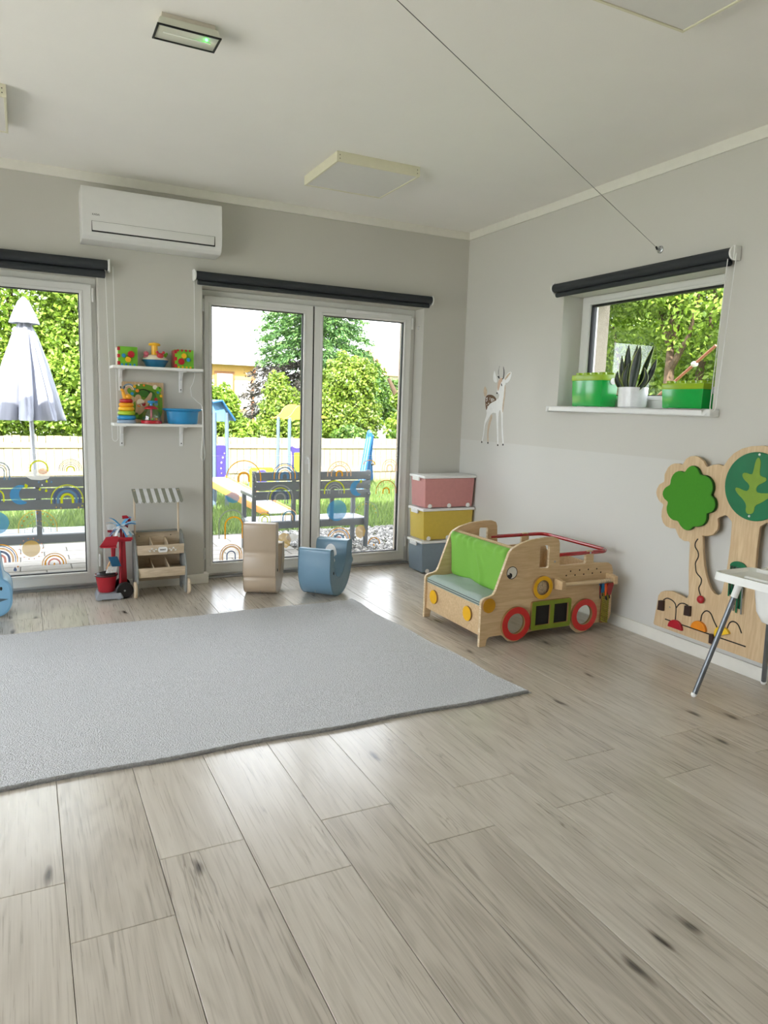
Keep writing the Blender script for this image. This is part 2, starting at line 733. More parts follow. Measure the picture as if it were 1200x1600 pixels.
# ================================================================== THE ROOM
def wall_y(name, y0, y1, holes, x0, x1, mats, face_first):
    """wall along X between y0 and y1 with rectangular holes (xa, xb, za, zb); inner half paint, outer half stucco"""
    mb = MB()
    ym = y0 + 0.2 if face_first else y1 - 0.2
    for (ya, yb, m) in ((y0, ym, 0 if face_first else 1), (ym, y1, 1 if face_first else 0)):
        xs = x0
        for (a, b, za, zb) in sorted(holes):
            mb.box(xs, a, ya, yb, 0 if m == 0 else -0.3, H + 0.12, m)
            mb.box(a, b, ya, yb, zb, H + 0.12, m)
            if za > 0:
                mb.box(a, b, ya, yb, 0, za, m)
            elif m == 1:
                mb.box(a, b, ya, yb, -0.3, -0.02, m)
            xs = b
        mb.box(xs, x1, ya, yb, 0 if m == 0 else -0.3, H + 0.12, m)
    return struct(mb.build(name, mats, smooth=False))


def wall_x(name, x0, x1, holes, y0, y1, mats, face_first):
    mb = MB()
    xm = x0 + 0.2 if face_first else x1 - 0.2
    for (xa, xb, m) in ((x0, xm, 0 if face_first else 1), (xm, x1, 1 if face_first else 0)):
        ys = y0
        for (a, b, za, zb) in sorted(holes):
            mb.box(xa, xb, ys, a, 0 if m == 0 else -0.3, H + 0.12, m)
            mb.box(xa, xb, a, b, zb, H + 0.12, m)
            mb.box(xa, xb, a, b, 0 if m == 0 else -0.3, za, m)
            ys = b
        mb.box(xa, xb, ys, y1, 0 if m == 0 else -0.3, H + 0.12, m)
    return struct(mb.build(name, mats, smooth=False))


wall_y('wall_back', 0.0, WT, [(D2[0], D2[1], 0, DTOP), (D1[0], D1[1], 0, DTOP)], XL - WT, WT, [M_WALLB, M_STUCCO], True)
wall_x('wall_right', 0.0, WT, [(WY[0], WY[1], WZ[0] - 0.035, WZ[1])], YR - WT, 0.0, [M_WALL, M_STUCCO], True)
wall_x('wall_left', XL - WT, XL, [(a, b, 0.06, 2.45) for a, b in LW], YR - WT, 0.0, [M_WALL, M_STUCCO], False)
wall_y('wall_rear', YR - WT, YR, [(a, b, 0, 2.35) for a, b in RD], XL, 0.0, [M_WALL, M_STUCCO], False)

mb = MB()
mb.box(XL, 0, YR, 0, H, H + 0.12)
struct(mb.build('ceiling', M_CEIL, smooth=False))
mb = MB()
mb.box(XL - WT - 0.35, WT + 0.35, YR - WT - 0.35, WT + 0.35, H + 0.121, H + 0.42)
struct(mb.build('roof', mat('roof_edge', (120, 118, 115), 0.7), smooth=False))

# floor: sub-floor slab and single laminate boards
mb = MB()
mb.box(XL - 0.02, 0.0, YR - 0.02, 0.12, -0.12, -0.010)
floor = struct(mb.build('floor', mat('floor_gap', (66, 58, 50), 0.8), smooth=False))
PW, PL = 0.2605, 1.38
x_seams = []
k0 = math.floor((XL + 3.371) / PW)
plank_cache = {}


def plank_mesh(w, l):
    key = (round(w, 4), round(l, 4))
    if key in plank_cache:
        return plank_cache[key]
    mbp = MB()
    mbp.box(0.0008, w - 0.0008, 0.0008, l - 0.0008, -0.010, 0.0)
    me = bpy.data.meshes.new('plank')
    me.from_pydata(mbp.v, [], mbp.f)
    bm = bmesh.new()
    bm.from_mesh(me)
    ed = [e for e in bm.edges if all(v.co.z > -0.001 for v in e.verts)]
    bmesh.ops.bevel(bm, geom=ed, offset=0.0014, segments=1, profile=0.5, affect='EDGES')
    bmesh.ops.recalc_face_normals(bm, faces=bm.faces)
    bm.to_mesh(me)
    bm.free()
    me.materials.append(M_PLANK)
    plank_cache[key] = me
    return me


fb = base_of(floor)
k = k0
while True:
    xa = -3.371 + k * PW
    if xa >= 0:
        break
    xb = min(xa + PW, 0.0)
    xa = max(xa, XL)
    if xb - xa > 0.01:
        joint = -3.563 if k % 2 == 0 else -3.305
        ends = [joint + i * PL for i in range(-5, 5)]
        ys = sorted([YR] + [e for e in ends if YR + 0.05 < e < 0.10] + [0.12])
        for a, b in zip(ys[:-1], ys[1:]):
            o = bpy.data.objects.new('plank', plank_mesh(xb - xa, b - a))
            COL.objects.link(o)
            o.parent = floor
            o.location = Vector((xa, a, 0.0)) - fb
    k += 1

# crown strips and baseboards
CB = H - 0.062


def strip(name, boxes, m, bevel=0.004):
    q = MB()
    for b in boxes:
        q.box(*b)
    return struct(q.build(name, m, bevel=bevel))


strip('trim_1', [(XL, 0, -0.012, 0, CB, H)], M_TRIM, 0.003)
strip('trim_2', [(-0.012, 0, YR, -0.012, CB, H)], M_TRIM, 0.003)
strip('trim_3', [(XL, XL + 0.012, YR, -0.012, CB, H)], M_TRIM, 0.003)
strip('trim_4', [(XL + 0.012, -0.012, YR, YR + 0.012, CB, H)], M_TRIM, 0.003)
BH = 0.075
strip('baseboard_right', [(-0.015, 0, YR, 0, 0.0005, BH)], M_TRIM)
strip('baseboard_back', [(D1[1] - 0.0, D2[0] + 0.035, -0.015, 0, 0.0005, BH), (D2[0] , D2[0] + 0.035, 0.0, 0.06, 0.0005, BH)], M_TRIM)
strip('baseboard_corner', [(D2[1], -0.016, -0.015, 0, 0.0005, BH)], M_TRIM)
strip('baseboard_far_left', [(XL, D1[0], -0.015, 0, 0.0005, BH)], M_TRIM)
strip('baseboard_left', [(XL, XL + 0.015, YR, -0.016, 0.0005, BH)], M_TRIM)


# ------------------------------------------------------------------ terrace doors
def frame_y(name, x0, x1, z0, z1, w, y0, y1, m, parent, bevel=0.006, bottom=True):
    """rectangular ring in the XZ plane; w = (left, right, bottom, top)"""
    l, r, b, t = w
    return sheet(name, [[(x0, z0), (x1, z0), (x1, z1), (x0, z1)], [(x0 + l, z0 + b), (x1 - r, z0 + b), (x1 - r, z1 - t), (x0 + l, z1 - t)]],
                 'xz', (y0 + y1) / 2, y1 - y0, m, parent, bevel=bevel)


def lever(parent, x, y, z, down=True):
    q = MB()
    q.obox((x, y - 0.006, z), (0.014, 0, 0), (0, 0.006, 0), (0, 0, 0.035))
    q.tube([(x, y - 0.012, z + 0.012), (x, y - 0.045, z + 0.012), (x + 0.002, y - 0.052, z), (x + 0.004, y - 0.05, z - 0.05), (x + 0.004, y - 0.046, z - 0.105)],
           [0.008, 0.008, 0.009, 0.009, 0.006], 10)
    return q.build('handle', M_WHITE, parent, bevel=0.0, label='white lever handle')


def terrace_door(name, x0, x1, split, leaf_l, leaf_r, glass_l, glass_r):
    mb = MB()
    d = thing(name, None, None, ((x0 + x1) / 2, 0.16, 0), kind='structure')
    frame_y('frame', x0, x1, 0.0, DTOP, (0.05, 0.05, 0.035, 0.045), 0.155, 0.225, M_PVC, d)
    q = MB()
    q.box(x0, x1, 0.115, 0.155, 0.0005, 0.016)
    q.build('threshold', M_ALU, d, bevel=0.003)
    for (la, lb), (ga, gb), hx in ((leaf_l, glass_l, 1), (leaf_r, glass_r, -1)):
        leaf = frame_y('leaf', la, lb, 0.032, 2.142, (ga - la, lb - gb, 0.088, 0.066), 0.128, 0.190, M_PVC, d, bevel=0.008)
        # glazing bead, rubber gasket and pane
        frame_y('glazing_bead', ga - 0.022, gb + 0.022, 0.098, 2.098, (0.020, 0.020, 0.020, 0.020), 0.124, 0.140, M_PVC, leaf, bevel=0.004)
        frame_y('gasket', ga - 0.004, gb + 0.004, 0.116, 2.080, (0.010,) * 4, 0.141, 0.172, M_BLACK, leaf, bevel=0.001)
        pq = MB()
        pq.box(ga + 0.004, gb - 0.004, 0.158, 0.163, 0.124, 2.072)
        pq.build('pane', GLASS, leaf, smooth=False)
        for zc in (0.20, 2.07):
            hq = MB()
            xx = la - 0.008 if hx == 1 else lb + 0.008
            hq.tube([(xx, 0.132, zc - 0.045), (xx, 0.132, zc + 0.045)], 0.008, 10)
            hq.build('hinge', M_WHITE, leaf)
    q = MB()
    q.box(split - 0.004, split + 0.002, 0.1285, 0.150, 0.04, 2.135)
    q.build('meeting_gap', M_BLACK, d, smooth=False)
    return d


door2 = terrace_door('door_2', D2[0], D2[1], -1.338, (-2.205, -1.342), (-1.336, -0.456), (-2.149, -1.424), (-1.259, -0.529))
lever(door2, -1.382, 0.126, 0.925)
q = MB()
q.box(-1.06, -0.66, 0.112, 0.128, 2.112, 2.136)
q.box(-0.70, -0.694, 0.108, 0.112, 2.116, 2.130)
q.build('trickle_vent', M_WHITE, door2, bevel=0.003)
q = MB()
q.tube([(-0.414, 0.07, 2.045), (-0.424, 0.07, 2.045), (-0.432, 0.07, 2.038), (-0.432, 0.07, 2.028), (-0.424, 0.07, 2.022)], 0.0025, 8)
q.build('hook', M_ALU, door2)
door1 = terrace_door('door_1', D1[0], D1[1], -3.862, (-4.735, -3.866), (-3.860, -2.976), (-4.668, -3.948), (-3.780, -3.056))
lever(door1, -3.906, 0.126, 0.925)


# openings behind the camera (daylight), built as the room would have them
for i, (a, b) in enumerate(RD):
    d = thing('door_%d' % (i + 3), None, None, ((a + b) / 2, YR - 0.16, 0), kind='structure')
    frame_y('frame', a, b, 0.0, 2.35, (0.07, 0.07, 0.09, 0.07), YR - 0.22, YR - 0.15, M_PVC, d)
    q = MB()
    q.box((a + b) / 2 - 0.06, (a + b) / 2 + 0.06, YR - 0.22, YR - 0.15, 0.09, 2.28)
    q.build('mullion', M_PVC, d, bevel=0.006)
    for s in (0, 1):
        q = MB()
        xa = a + 0.07 if s == 0 else (a + b) / 2 + 0.06
        xb = (a + b) / 2 - 0.06 if s == 0 else b - 0.07
        q.box(xa, xb, YR - 0.190, YR - 0.184, 0.09, 2.28)
        q.build('pane', GLASS, d, smooth=False)
for i, (a, b) in enumerate(LW):
    d = thing('window_%d' % (i + 2), None, None, (XL - 0.16, (a + b) / 2, 0.06), kind='structure')
    mid = (a + b) / 2
    sheet('window_frame', [[(a, .06), (b, .06), (b, 2.45), (a, 2.45)], [(a + .07, .15), (mid - .04, .15), (mid - .04, 2.38), (a + .07, 2.38)],
                           [(mid + .04, .15), (b - .07, .15), (b - .07, 2.38), (mid + .04, 2.38)]], 'yz', XL - 0.18, 0.07, M_PVC, d, bevel=0.006)
    for (ya, yb) in ((a + .06, mid - .03), (mid + .03, b - .06)):
        q = MB()
        q.box(XL - 0.184, XL - 0.178, ya, yb, .14, 2.39)
        q.build('pane', GLASS, d, smooth=False)

# ------------------------------------------------------------------ window in the right wall
win = thing('window_1', None, None, (0.19, sum(WY) / 2, WZ[0]), kind='structure')
y0, y1 = WY
z0, z1 = WZ
GY = (-2.470, -1.352)
GZw = (1.492, 2.118)
sheet('window_frame', [[(y0, z0), (y1, z0), (y1, z1), (y0, z1)], [(GY[0], GZw[0]), (GY[1], GZw[0]), (GY[1], GZw[1]), (GY[0], GZw[1])]], 'yz', 0.205, 0.07, M_PVC, win, bevel=0.008)
sheet('glazing_bead', [[(GY[0] - .03, GZw[0] - .03), (GY[1] + .03, GZw[0] - .03), (GY[1] + .03, GZw[1] + .02), (GY[0] - .03, GZw[1] + .02)],
                       [(GY[0] - .004, GZw[0] - .004), (GY[1] + .004, GZw[0] - .004), (GY[1] + .004, GZw[1] + .004), (GY[0] - .004, GZw[1] + .004)]], 'yz', 0.166, 0.012, M_PVC, win, bevel=0.004)
sheet('gasket', [[(GY[0] - .004, GZw[0] - .004), (GY[1] + .004, GZw[0] - .004), (GY[1] + .004, GZw[1] + .004), (GY[0] - .004, GZw[1] + .004)],
                 [(GY[0] + .006, GZw[0] + .004), (GY[1] - .006, GZw[0] + .004), (GY[1] - .006, GZw[1] - .010), (GY[0] + .006, GZw[1] - .010)]], 'yz', 0.195, 0.044, M_BLACK, win, bevel=0.001)
q = MB()
q.box(0.196, 0.202, GY[0] + .004, GY[1] - .004, GZw[0] + .002, GZw[1] - .006)
q.build('pane', GLASS, win, smooth=False)
q = MB()
q.box(-0.080, 0.170, WY[0] + 0.002, WY[1] - 0.002, 1.370, 1.4115)
q.box(-0.080, -0.001, WY[0] - 0.052, WY[0] + 0.002, 1.370, 1.4115)
q.box(-0.080, -0.001, WY[1] - 0.002, WY[1] + 0.030, 1.370, 1.4115)
q.build('window_sill', M_WHITE, win, bevel=0.008, seg=3)
q = MB()
q.box(0.245, WT + 0.03, WY[0], WY[1], 1.375, 1.395)
q.build('outer_sill', M_ALU, win, bevel=0.003)

# ================================================================== ON THE WALLS AND CEILING
def chain_pts(ax, ay, z_top, z_bot, w, along='x', drift=0.0):
    pts = []
    n = 14
    for i in range(n + 1):
        t = i / n
        pts.append((-w / 2 * (1 - 0.25 * t), z_top + (z_bot + w / 2 - z_top) * t, drift * t))
    for i in range(1, 8):
        a = PI + PI * i / 8
        pts.append((w / 2 * 0.75 * math.cos(a), z_bot + w / 2 + w / 2 * math.sin(a), drift))
    for i in range(n + 1):
        t = 1 - i / n
        pts.append((w / 2 * (1 - 0.25 * t), z_top + (z_bot + w / 2 - z_top) * t, drift * t))
    out = []
    for u, z, dr in pts:
        out.append((ax + u + dr, ay, z) if along == 'x' else (ax, ay + u + dr, z))
    return out


def roller_blind(label, axis, a, b, z, chain_at, off, chain_z, chain_pts_=None, r=0.030, drop=0.040):
    """rolled-up blind over an opening; `off` = distance of the roll's axis from the wall"""
    P = (lambda u, d, zz: (u, -d, zz)) if axis == 'x' else (lambda u, d, zz: (-d, u, zz))
    t = thing('roller_blind', label, 'roller blind', P((a + b) / 2, off, z - r), group='rolled-up charcoal blinds')
    q = MB()
    n = 28
    vs, fs = [], []
    for e in (a + 0.012, b - 0.012):
        for k in range(n):
            an = 2 * PI * k / n
            vs.append(P(e, off + r * math.cos(an), z + r * math.sin(an)))
    for k in range(n):
        fs.append((k, (k + 1) % n, n + (k + 1) % n, n + k))
    fs += [tuple(range(n)), tuple(range(n, 2 * n))]
    q.add(vs, fs)
    q.build('fabric_roll', M_BLIND, t)
    q = MB()
    zz = z - r
    yb = off - r * .2
    q.hexa([P(a + .03, yb - .0012, zz - drop + .016), P(b - .03, yb - .0012, zz - drop + .016), P(b - .03, yb + .0012, zz - drop + .016), P(a + .03, yb + .0012, zz - drop + .016)],
           [P(a + .03, yb - .0012, z), P(b - .03, yb - .0012, z), P(b - .03, yb + .0012, z), P(a + .03, yb + .0012, z)])
    q.build('fabric_flap', M_BLIND, t)
    q = MB()
    hb_ = drop * .5
    q.tube([P(a + .03, yb, zz - drop + hb_), P(b - .03, yb, zz - drop + hb_)], max(hb_ - .001, .010), 14)
    q.build('hem_bar', M_BLIND, t)
    for e, s in ((a, 1), (b, -1)):
        q = MB()
        q.obox(P(e + 0.004 * s, off * .5 + .006, z), P(0.006, 0, 0), P(0, off * .5 + .004, 0), (0, 0, r + 0.008))
        br = q.build('bracket', M_WHITE, t, bevel=0.004)
        q = MB()
        if axis == 'x':
            q.lathe([(0, -0.0), (r + .004, 0.0), (r + .004, 0.010), (0, 0.010)], P(e + 0.009 * s - 0.005, off, z), 20, axis='x')
        else:
            q.lathe([(0, -0.0), (r + .004, 0.0), (r + .004, 0.010), (0, 0.010)], P(e + 0.009 * s + 0.005, off, z), 20, axis='y')
        q.build('end_cap', M_WHITE, br)
    if chain_at is not None:
        q = MB()
        q.tube(chain_pts_, 0.0022, 6)
        q.build('bead_chain', M_WHITE, t, label='thin white beaded pull chain')
    return t


roller_blind('rolled-up charcoal roller blind over the left terrace door', 'x', -4.85, -2.872, 2.250, -2.88, 0.042, 1.1,
             chain_pts(-2.878, -0.050, 2.245, 1.075, 0.05, 'x', 0.015), r=0.033, drop=0.052)
c2 = [(-2.313, -0.05, 2.245 - i * .05) for i in range(14)]
c2 += [(-2.315, -0.05, 1.545), (-2.325, -0.05, 1.50), (-2.345, -0.05, 1.46), (-2.338, -0.06, 1.40), (-2.318, -0.16, 1.36), (-2.305, -0.205, 1.345),
       (-2.296, -0.215, 1.315), (-2.292, -0.215, 1.28), (-2.287, -0.205, 1.1), (-2.277, -0.20, 0.98), (-2.283, -0.20, 0.955), (-2.297, -0.20, 0.95), (-2.305, -0.20, 0.975), (-2.297, -0.205, 1.1), (-2.296, -0.222, 1.25), (-2.300, -0.222, 1.33)]
roller_blind('rolled-up charcoal roller blind over the double terrace door by the corner', 'x', -2.315, -0.362, 2.250, -2.31, 0.042, 1.1, c2, r=0.030, drop=0.034)
roller_blind('rolled-up charcoal roller blind over the small window with green boxes', 'y', -2.655, -1.195, 2.228, -2.64, 0.045, 1.4,
             chain_pts(-0.055, -2.645, 2.22, 1.40, 0.05, 'y', 0.03), r=0.030, drop=0.034)

# air conditioner
ac = thing('air_conditioner', 'white wall-mounted air conditioner above the toy shelves', 'air conditioner', (-2.60, -0.001, 2.375))
prof = [(0.0, 2.700), (-0.175, 2.704), (-0.205, 2.698), (-0.214, 2.66), (-0.215, 2.50), (-0.210, 2.44), (-0.195, 2.40), (-0.165, 2.380), (-0.10, 2.376), (0.0, 2.376)]
q = MB()
n = len(prof)
ex = [(-3.050, 1.0), (-3.043, 1.0), (-2.160, 1.0), (-2.153, 1.0)]
vs, fs = [], []
for x, s in ex:
    for (y, z) in prof:
        vs.append((x, y - 0.001, z))
for i in range(len(ex) - 1):
    for k in range(n):
        k2 = (k + 1) % n
        fs.append((i * n + k, i * n + k2, (i + 1) * n + k2, (i + 1) * n + k))
fs += [tuple(range(n)), tuple((len(ex) - 1) * n + k for k in range(n))]
q.add(vs, fs)
M_AC = mat('ac_white', (226, 226, 224), 0.35, var=0.01)
body = q.build('housing', M_AC, ac, bevel=0.004, angle=25)
q = MB()
q.box(-2.992, -2.203, -0.2168, -0.205, 2.424, 2.489)
q.build('louver_gap', M_BLACK, ac, smooth=False)
q = MB()
q.hexa([(-2.988, -0.2195, 2.431), (-2.209, -0.2195, 2.431), (-2.209, -0.206, 2.431), (-2.988, -0.206, 2.431)],
       [(-2.990, -0.2185, 2.4878), (-2.2065, -0.2185, 2.4878), (-2.2065, -0.206, 2.4878), (-2.990, -0.206, 2.4878)])
q.build('louver', M_AC, ac, bevel=0.002)
q = MB()
for i in range(22):
    xx = -3.02 + i * 0.04
    q.box(xx, xx + 0.026, -0.16, -0.03, 2.7005, 2.7045)
q.build('top_grille', M_WHITE, ac, smooth=False)
text_mesh('lettering', 'KAISAI', 0.017, mat('dark_print', (60, 60, 62), 0.6), ac,
          Matrix.Translation((-2.966, -0.2166, 2.528)) @ Matrix.Rotation(PI / 2, 4, 'X'), sx=0.9)


# ceiling panels
def ceiling_panel(label, x0, x1, y0, y1):
    t = thing('ceiling_panel_light', label, 'ceiling light', ((x0 + x1) / 2, (y0 + y1) / 2, 2.78), group='square ceiling panel lights')
    mf = mat('cream_lamp_frame', (226, 222, 198), 0.45, var=0.02)
    sheet('frame', [[(x0, y0), (x1, y0), (x1, y1), (x0, y1)], [(x0 + .012, y0 + .012), (x1 - .012, y0 + .012), (x1 - .012, y1 - .012), (x0 + .012, y1 - .012)]],
          'xy', (2.78 + H) / 2, H - 2.78 - 0.0004, mf, t, bevel=0.0015)
    q = MB()
    q.box(x0 + .012, x1 - .012, y0 + .012, y1 - .012, 2.784, 2.790)
    q.build('diffuser', mat('opal_diffuser', (226, 224, 220), 0.5, var=0.01), t, smooth=False)
    for cx in (x0 + .018, x1 - .018):
        for dz in (.018, .038):
            q = MB()
            q.lathe([(0, 0), (.003, 0), (.003, .0012), (0, .0012)], (cx, y0, 2.78 + dz), 8, axis='y')
            q.build('screw', mat('screw_bronze', (110, 98, 84), 0.4, metal=0.6), t)
    return t


ceiling_panel('square unlit cream-framed panel light in front of the double terrace door', -1.733, -1.180, -1.245, -0.690)
ceiling_panel('square unlit panel light near the air conditioner, cut off by the picture edge', -4.000, -3.444, -1.235, -0.695)
ceiling_panel('square unlit panel light on the ceiling by the right wall and small window', -1.735, -1.175, -3.805, -3.240)

# emergency light
EZ = 2.788
em = thing('emergency_light', 'oblong emergency ceiling light with black rim and green LED', 'emergency light', (-2.793, -2.24, EZ))
q = MB()
q.box(-2.898, -2.690, -2.288, -2.190, EZ + .030, H - .0003)
q.build('base', mat('lamp_beige', (205, 198, 184), 0.5), em, bevel=0.004)
q = MB()
q.hexa([(-2.914, -2.302, EZ), (-2.672, -2.302, EZ), (-2.672, -2.176, EZ), (-2.914, -2.176, EZ)],
       [(-2.904, -2.294, EZ + .032), (-2.682, -2.294, EZ + .032), (-2.682, -2.184, EZ + .032), (-2.904, -2.184, EZ + .032)])
q.build('cover', mat('frosted_cover', (214, 216, 200), 0.2, var=0.02, coat=0.5), em, bevel=0.003)
sheet('rim', [[(-2.916, -2.304), (-2.670, -2.304), (-2.670, -2.174), (-2.916, -2.174)], [(-2.908, -2.296), (-2.678, -2.296), (-2.678, -2.182), (-2.908, -2.182)]],
      'xy', EZ - .0008, 0.006, M_BLACK, em, bevel=0.001)
q = MB()
q.ball((-2.722, -2.268, EZ - .0015), 0.0055, 10)
q.build('green_led', mat('led_green', (60, 255, 90), 0.4, emit=((40, 255, 70), 6.0)), em, label='lit green LED')
q = MB()
q.box(-2.885, -2.70, -2.246, -2.238, EZ - .0025, EZ + .0005)
q.build('tube_lamp', mat('tube_white', (235, 238, 228), 0.3), em, bevel=0.001)

# tension cable across the room
ca = thing('tension_cable', 'thin steel cable stretched under the ceiling to a wall anchor above the window', 'cable', (0, -2.098, 2.344))
q = MB()
dirv = Vector((-2.572, -3.672 + 2.098, 0)).normalized()
st = Vector((-0.035, -2.106, 2.347))
far = Vector((-6.28, -2.098 + (-6.28) * (-1.574 / -2.572), 2.344))
q.tube([st, st.lerp(far, 0.5) + Vector((0, 0, -.004)), far], 0.0010, 6)
q.build('wire', mat('steel_wire', (70, 68, 64), 0.4, metal=0.7), ca)
q = MB()
q.lathe([(0, 0), (.022, 0), (.022, -.004), (.016, -.008), (.008, -.009), (.007, -.022), (0.006, -.03), (0, -.03)], (-0.0006, -2.098, 2.344), 24, axis='x')
an = q.build('wall_anchor', M_ALU, ca)
q = MB()
q.tube([(-.028, -2.098, 2.344), (-.05, -2.112, 2.350)], 0.006, 10)
q.build('cable_clamp', mat('dark_steel', (60, 58, 56), 0.4, metal=0.8), an)
for k in range(4):
    q = MB()
    a = k * PI / 2 + .4
    q.lathe([(0, 0), (.003, 0), (.003, -.003), (0, -.003)], (-.006, -2.098 + .015 * math.cos(a), 2.344 + .015 * math.sin(a)), 8, axis='x')
    q.build('screw', mat('dark_steel', (60, 58, 56), 0.4), an)

# deer wall sticker
deer = thing('deer_wall_sticker', 'painted wall sticker of a spotted fawn with antlers near the corner', 'wall sticker', (-0.001, -0.48, 1.09))
M_DW = mat('sticker_white', (240, 240, 238), 0.6, var=0.04, scale=30)
M_DT = mat('sticker_tan', (206, 186, 160), 0.6, var=0.12, scale=40)
M_DB = mat('sticker_brown', (112, 84, 62), 0.6, var=0.3, scale=60)
M_DK = mat('sticker_black', (40, 36, 34), 0.6)
M_DP = mat('sticker_peach', (210, 180, 156), 0.6, var=0.1)


def dk(name, pts, m, layer, it=1, label=None):
    return sheet(name, [smooth_poly(pts, it)], 'yz', -0.0008 - layer * 0.0006, 0.0005, m, deer)


dk('body', [(-.350, 1.475), (-.345, 1.44), (-.363, 1.385), (-.382, 1.345), (-.372, 1.31), (-.350, 1.262), (-.345, 1.17), (-.326, 1.105), (-.340, 1.10), (-.358, 1.175),
            (-.366, 1.255), (-.405, 1.295), (-.440, 1.335), (-.47, 1.35), (-.500, 1.345), (-.512, 1.35), (-.532, 1.24), (-.552, 1.092), (-.570, 1.092), (-.552, 1.235),
            (-.546, 1.345), (-.565, 1.38), (-.582, 1.345), (-.600, 1.21), (-.622, 1.10), (-.642, 1.10), (-.618, 1.215), (-.606, 1.345), (-.612, 1.40), (-.623, 1.48), (-.622, 1.575),
            (-.607, 1.612), (-.572, 1.633), (-.536, 1.618), (-.516, 1.590), (-.514, 1.55), (-.507, 1.512), (-.517, 1.498), (-.533, 1.505), (-.545, 1.49), (-.535, 1.465), (-.52, 1.452),
            (-.472, 1.486), (-.413, 1.497), (-.37, 1.492)], M_DW, 0)
dk('far_leg', [(-.445, 1.34), (-.466, 1.315), (-.440, 1.26), (-.418, 1.19), (-.428, 1.102), (-.412, 1.102), (-.402, 1.19), (-.408, 1.25), (-.43, 1.30)], M_DT, 0)
dk('back_patch', [(-.352, 1.472), (-.349, 1.44), (-.362, 1.39), (-.375, 1.362), (-.39, 1.395), (-.42, 1.42), (-.46, 1.435), (-.52, 1.451), (-.472, 1.486), (-.413, 1.496), (-.372, 1.490)], M_DB, 1)
for i in range(26):
    u = random.random()
    yy = -.362 - .13 * u
    zz = 1.475 - .012 * random.random() - (0.075 * random.random() if u < .45 else .028 * random.random())
    sheet('spot', [circle(yy, zz, .0045, 8)], 'yz', -0.0021, 0.0004, M_DW, deer)
dk('tail', [(-.334, 1.566), (-.316, 1.52), (-.340, 1.474), (-.362, 1.480), (-.372, 1.52), (-.358, 1.545)], M_DT, 1)
dk('ear', [(-.458, 1.693), (-.444, 1.63), (-.462, 1.594), (-.508, 1.588), (-.498, 1.627), (-.478, 1.66)], M_DW, 1)
dk('ear', [(-.694, 1.675), (-.641, 1.661), (-.599, 1.62), (-.607, 1.583), (-.657, 1.587), (-.693, 1.629)], M_DW, 1)
dk('ear_shadow', [(-.690, 1.668), (-.645, 1.655), (-.606, 1.618), (-.612, 1.605), (-.655, 1.635)], M_DT, 2)
dk('face_patch', [(-.535, 1.618), (-.571, 1.630), (-.580, 1.605), (-.556, 1.585), (-.535, 1.53), (-.520, 1.52), (-.514, 1.56), (-.518, 1.592)], M_DP, 2)
dk('neck_edge', [(-.622, 1.57), (-.610, 1.57), (-.606, 1.48), (-.594, 1.40), (-.600, 1.35), (-.608, 1.36), (-.614, 1.42), (-.623, 1.48)], M_DT, 1)
dk('muzzle', [(-.505, 1.514), (-.505, 1.500), (-.522, 1.497), (-.526, 1.510)], M_DK, 3)
dk('eye', [(-.560, 1.586), (-.575, 1.575), (-.580, 1.56), (-.568, 1.561)], M_DK, 3)
dk('antler', [(-.532, 1.720), (-.526, 1.719), (-.518, 1.67), (-.528, 1.64), (-.510, 1.640), (-.504, 1.642), (-.524, 1.622), (-.540, 1.618), (-.534, 1.635), (-.510, 1.67)], M_DK, 2)
dk('antler', [(-.583, 1.714), (-.577, 1.713), (-.590, 1.668), (-.585, 1.632), (-.572, 1.614), (-.586, 1.612), (-.596, 1.632), (-.600, 1.67)], M_DK, 2)
for (yy, zz) in ((-.331, 1.103), (-.421, 1.101), (-.561, 1.091), (-.632, 1.099)):
    dk('hoof', [(yy - .010, zz - .008), (yy + .010, zz - .008), (yy + .008, zz + .006), (yy - .006, zz + .008)], M_DK, 2)

# ------------------------------------------------------------------ wall shelves
M_SHELF = mat('white_shelf', (236, 235, 230), 0.4, var=0.02)


def wall_shelf(label, z):
    t = thing('wall_shelf', label, 'shelf', (-2.585, -0.001, z - .15), group='white wall shelves')
    q = MB()
    q.box(-2.885, -2.283, -0.205, -0.001, z - .018, z)
    q.build('board', M_SHELF, t, bevel=0.002)
    for x in (-2.815, -2.405):
        q = MB()
        q.box(x - .013, x + .013, -.008, -.001, z - .165, z - .0185)
        q.box(x - .013, x + .013, -.16, -.001, z - .0255, z - .0185)
        q.hexa([(x - .009, -.018, z - .075), (x + .009, -.018, z - .075), (x + .009, -.006, z - .080), (x - .009, -.006, z - .080)],
               [(x - .009, -.065, z - .022), (x + .009, -.065, z - .022), (x + .009, -.006, z - .022), (x - .009, -.006, z - .022)])
        b = q.build('bracket', M_WHITE, t, bevel=0.002)
        for dz in (.055, .145):
            q = MB()
            q.lathe([(0, 0), (.0045, 0), (.0035, .002), (0, .002)], (x + (.0 if dz < .1 else 0), -.0082, z - dz), 10, axis='y')
            q.build('screw', mat('dark_screw', (50, 46, 44), 0.5), b)


S1, S2 = 1.590, 1.204
wall_shelf('upper white wall shelf carrying two gear cubes and a boat toy', S1)
wall_shelf('lower white wall shelf carrying stacking rings and a blue tub', S2)

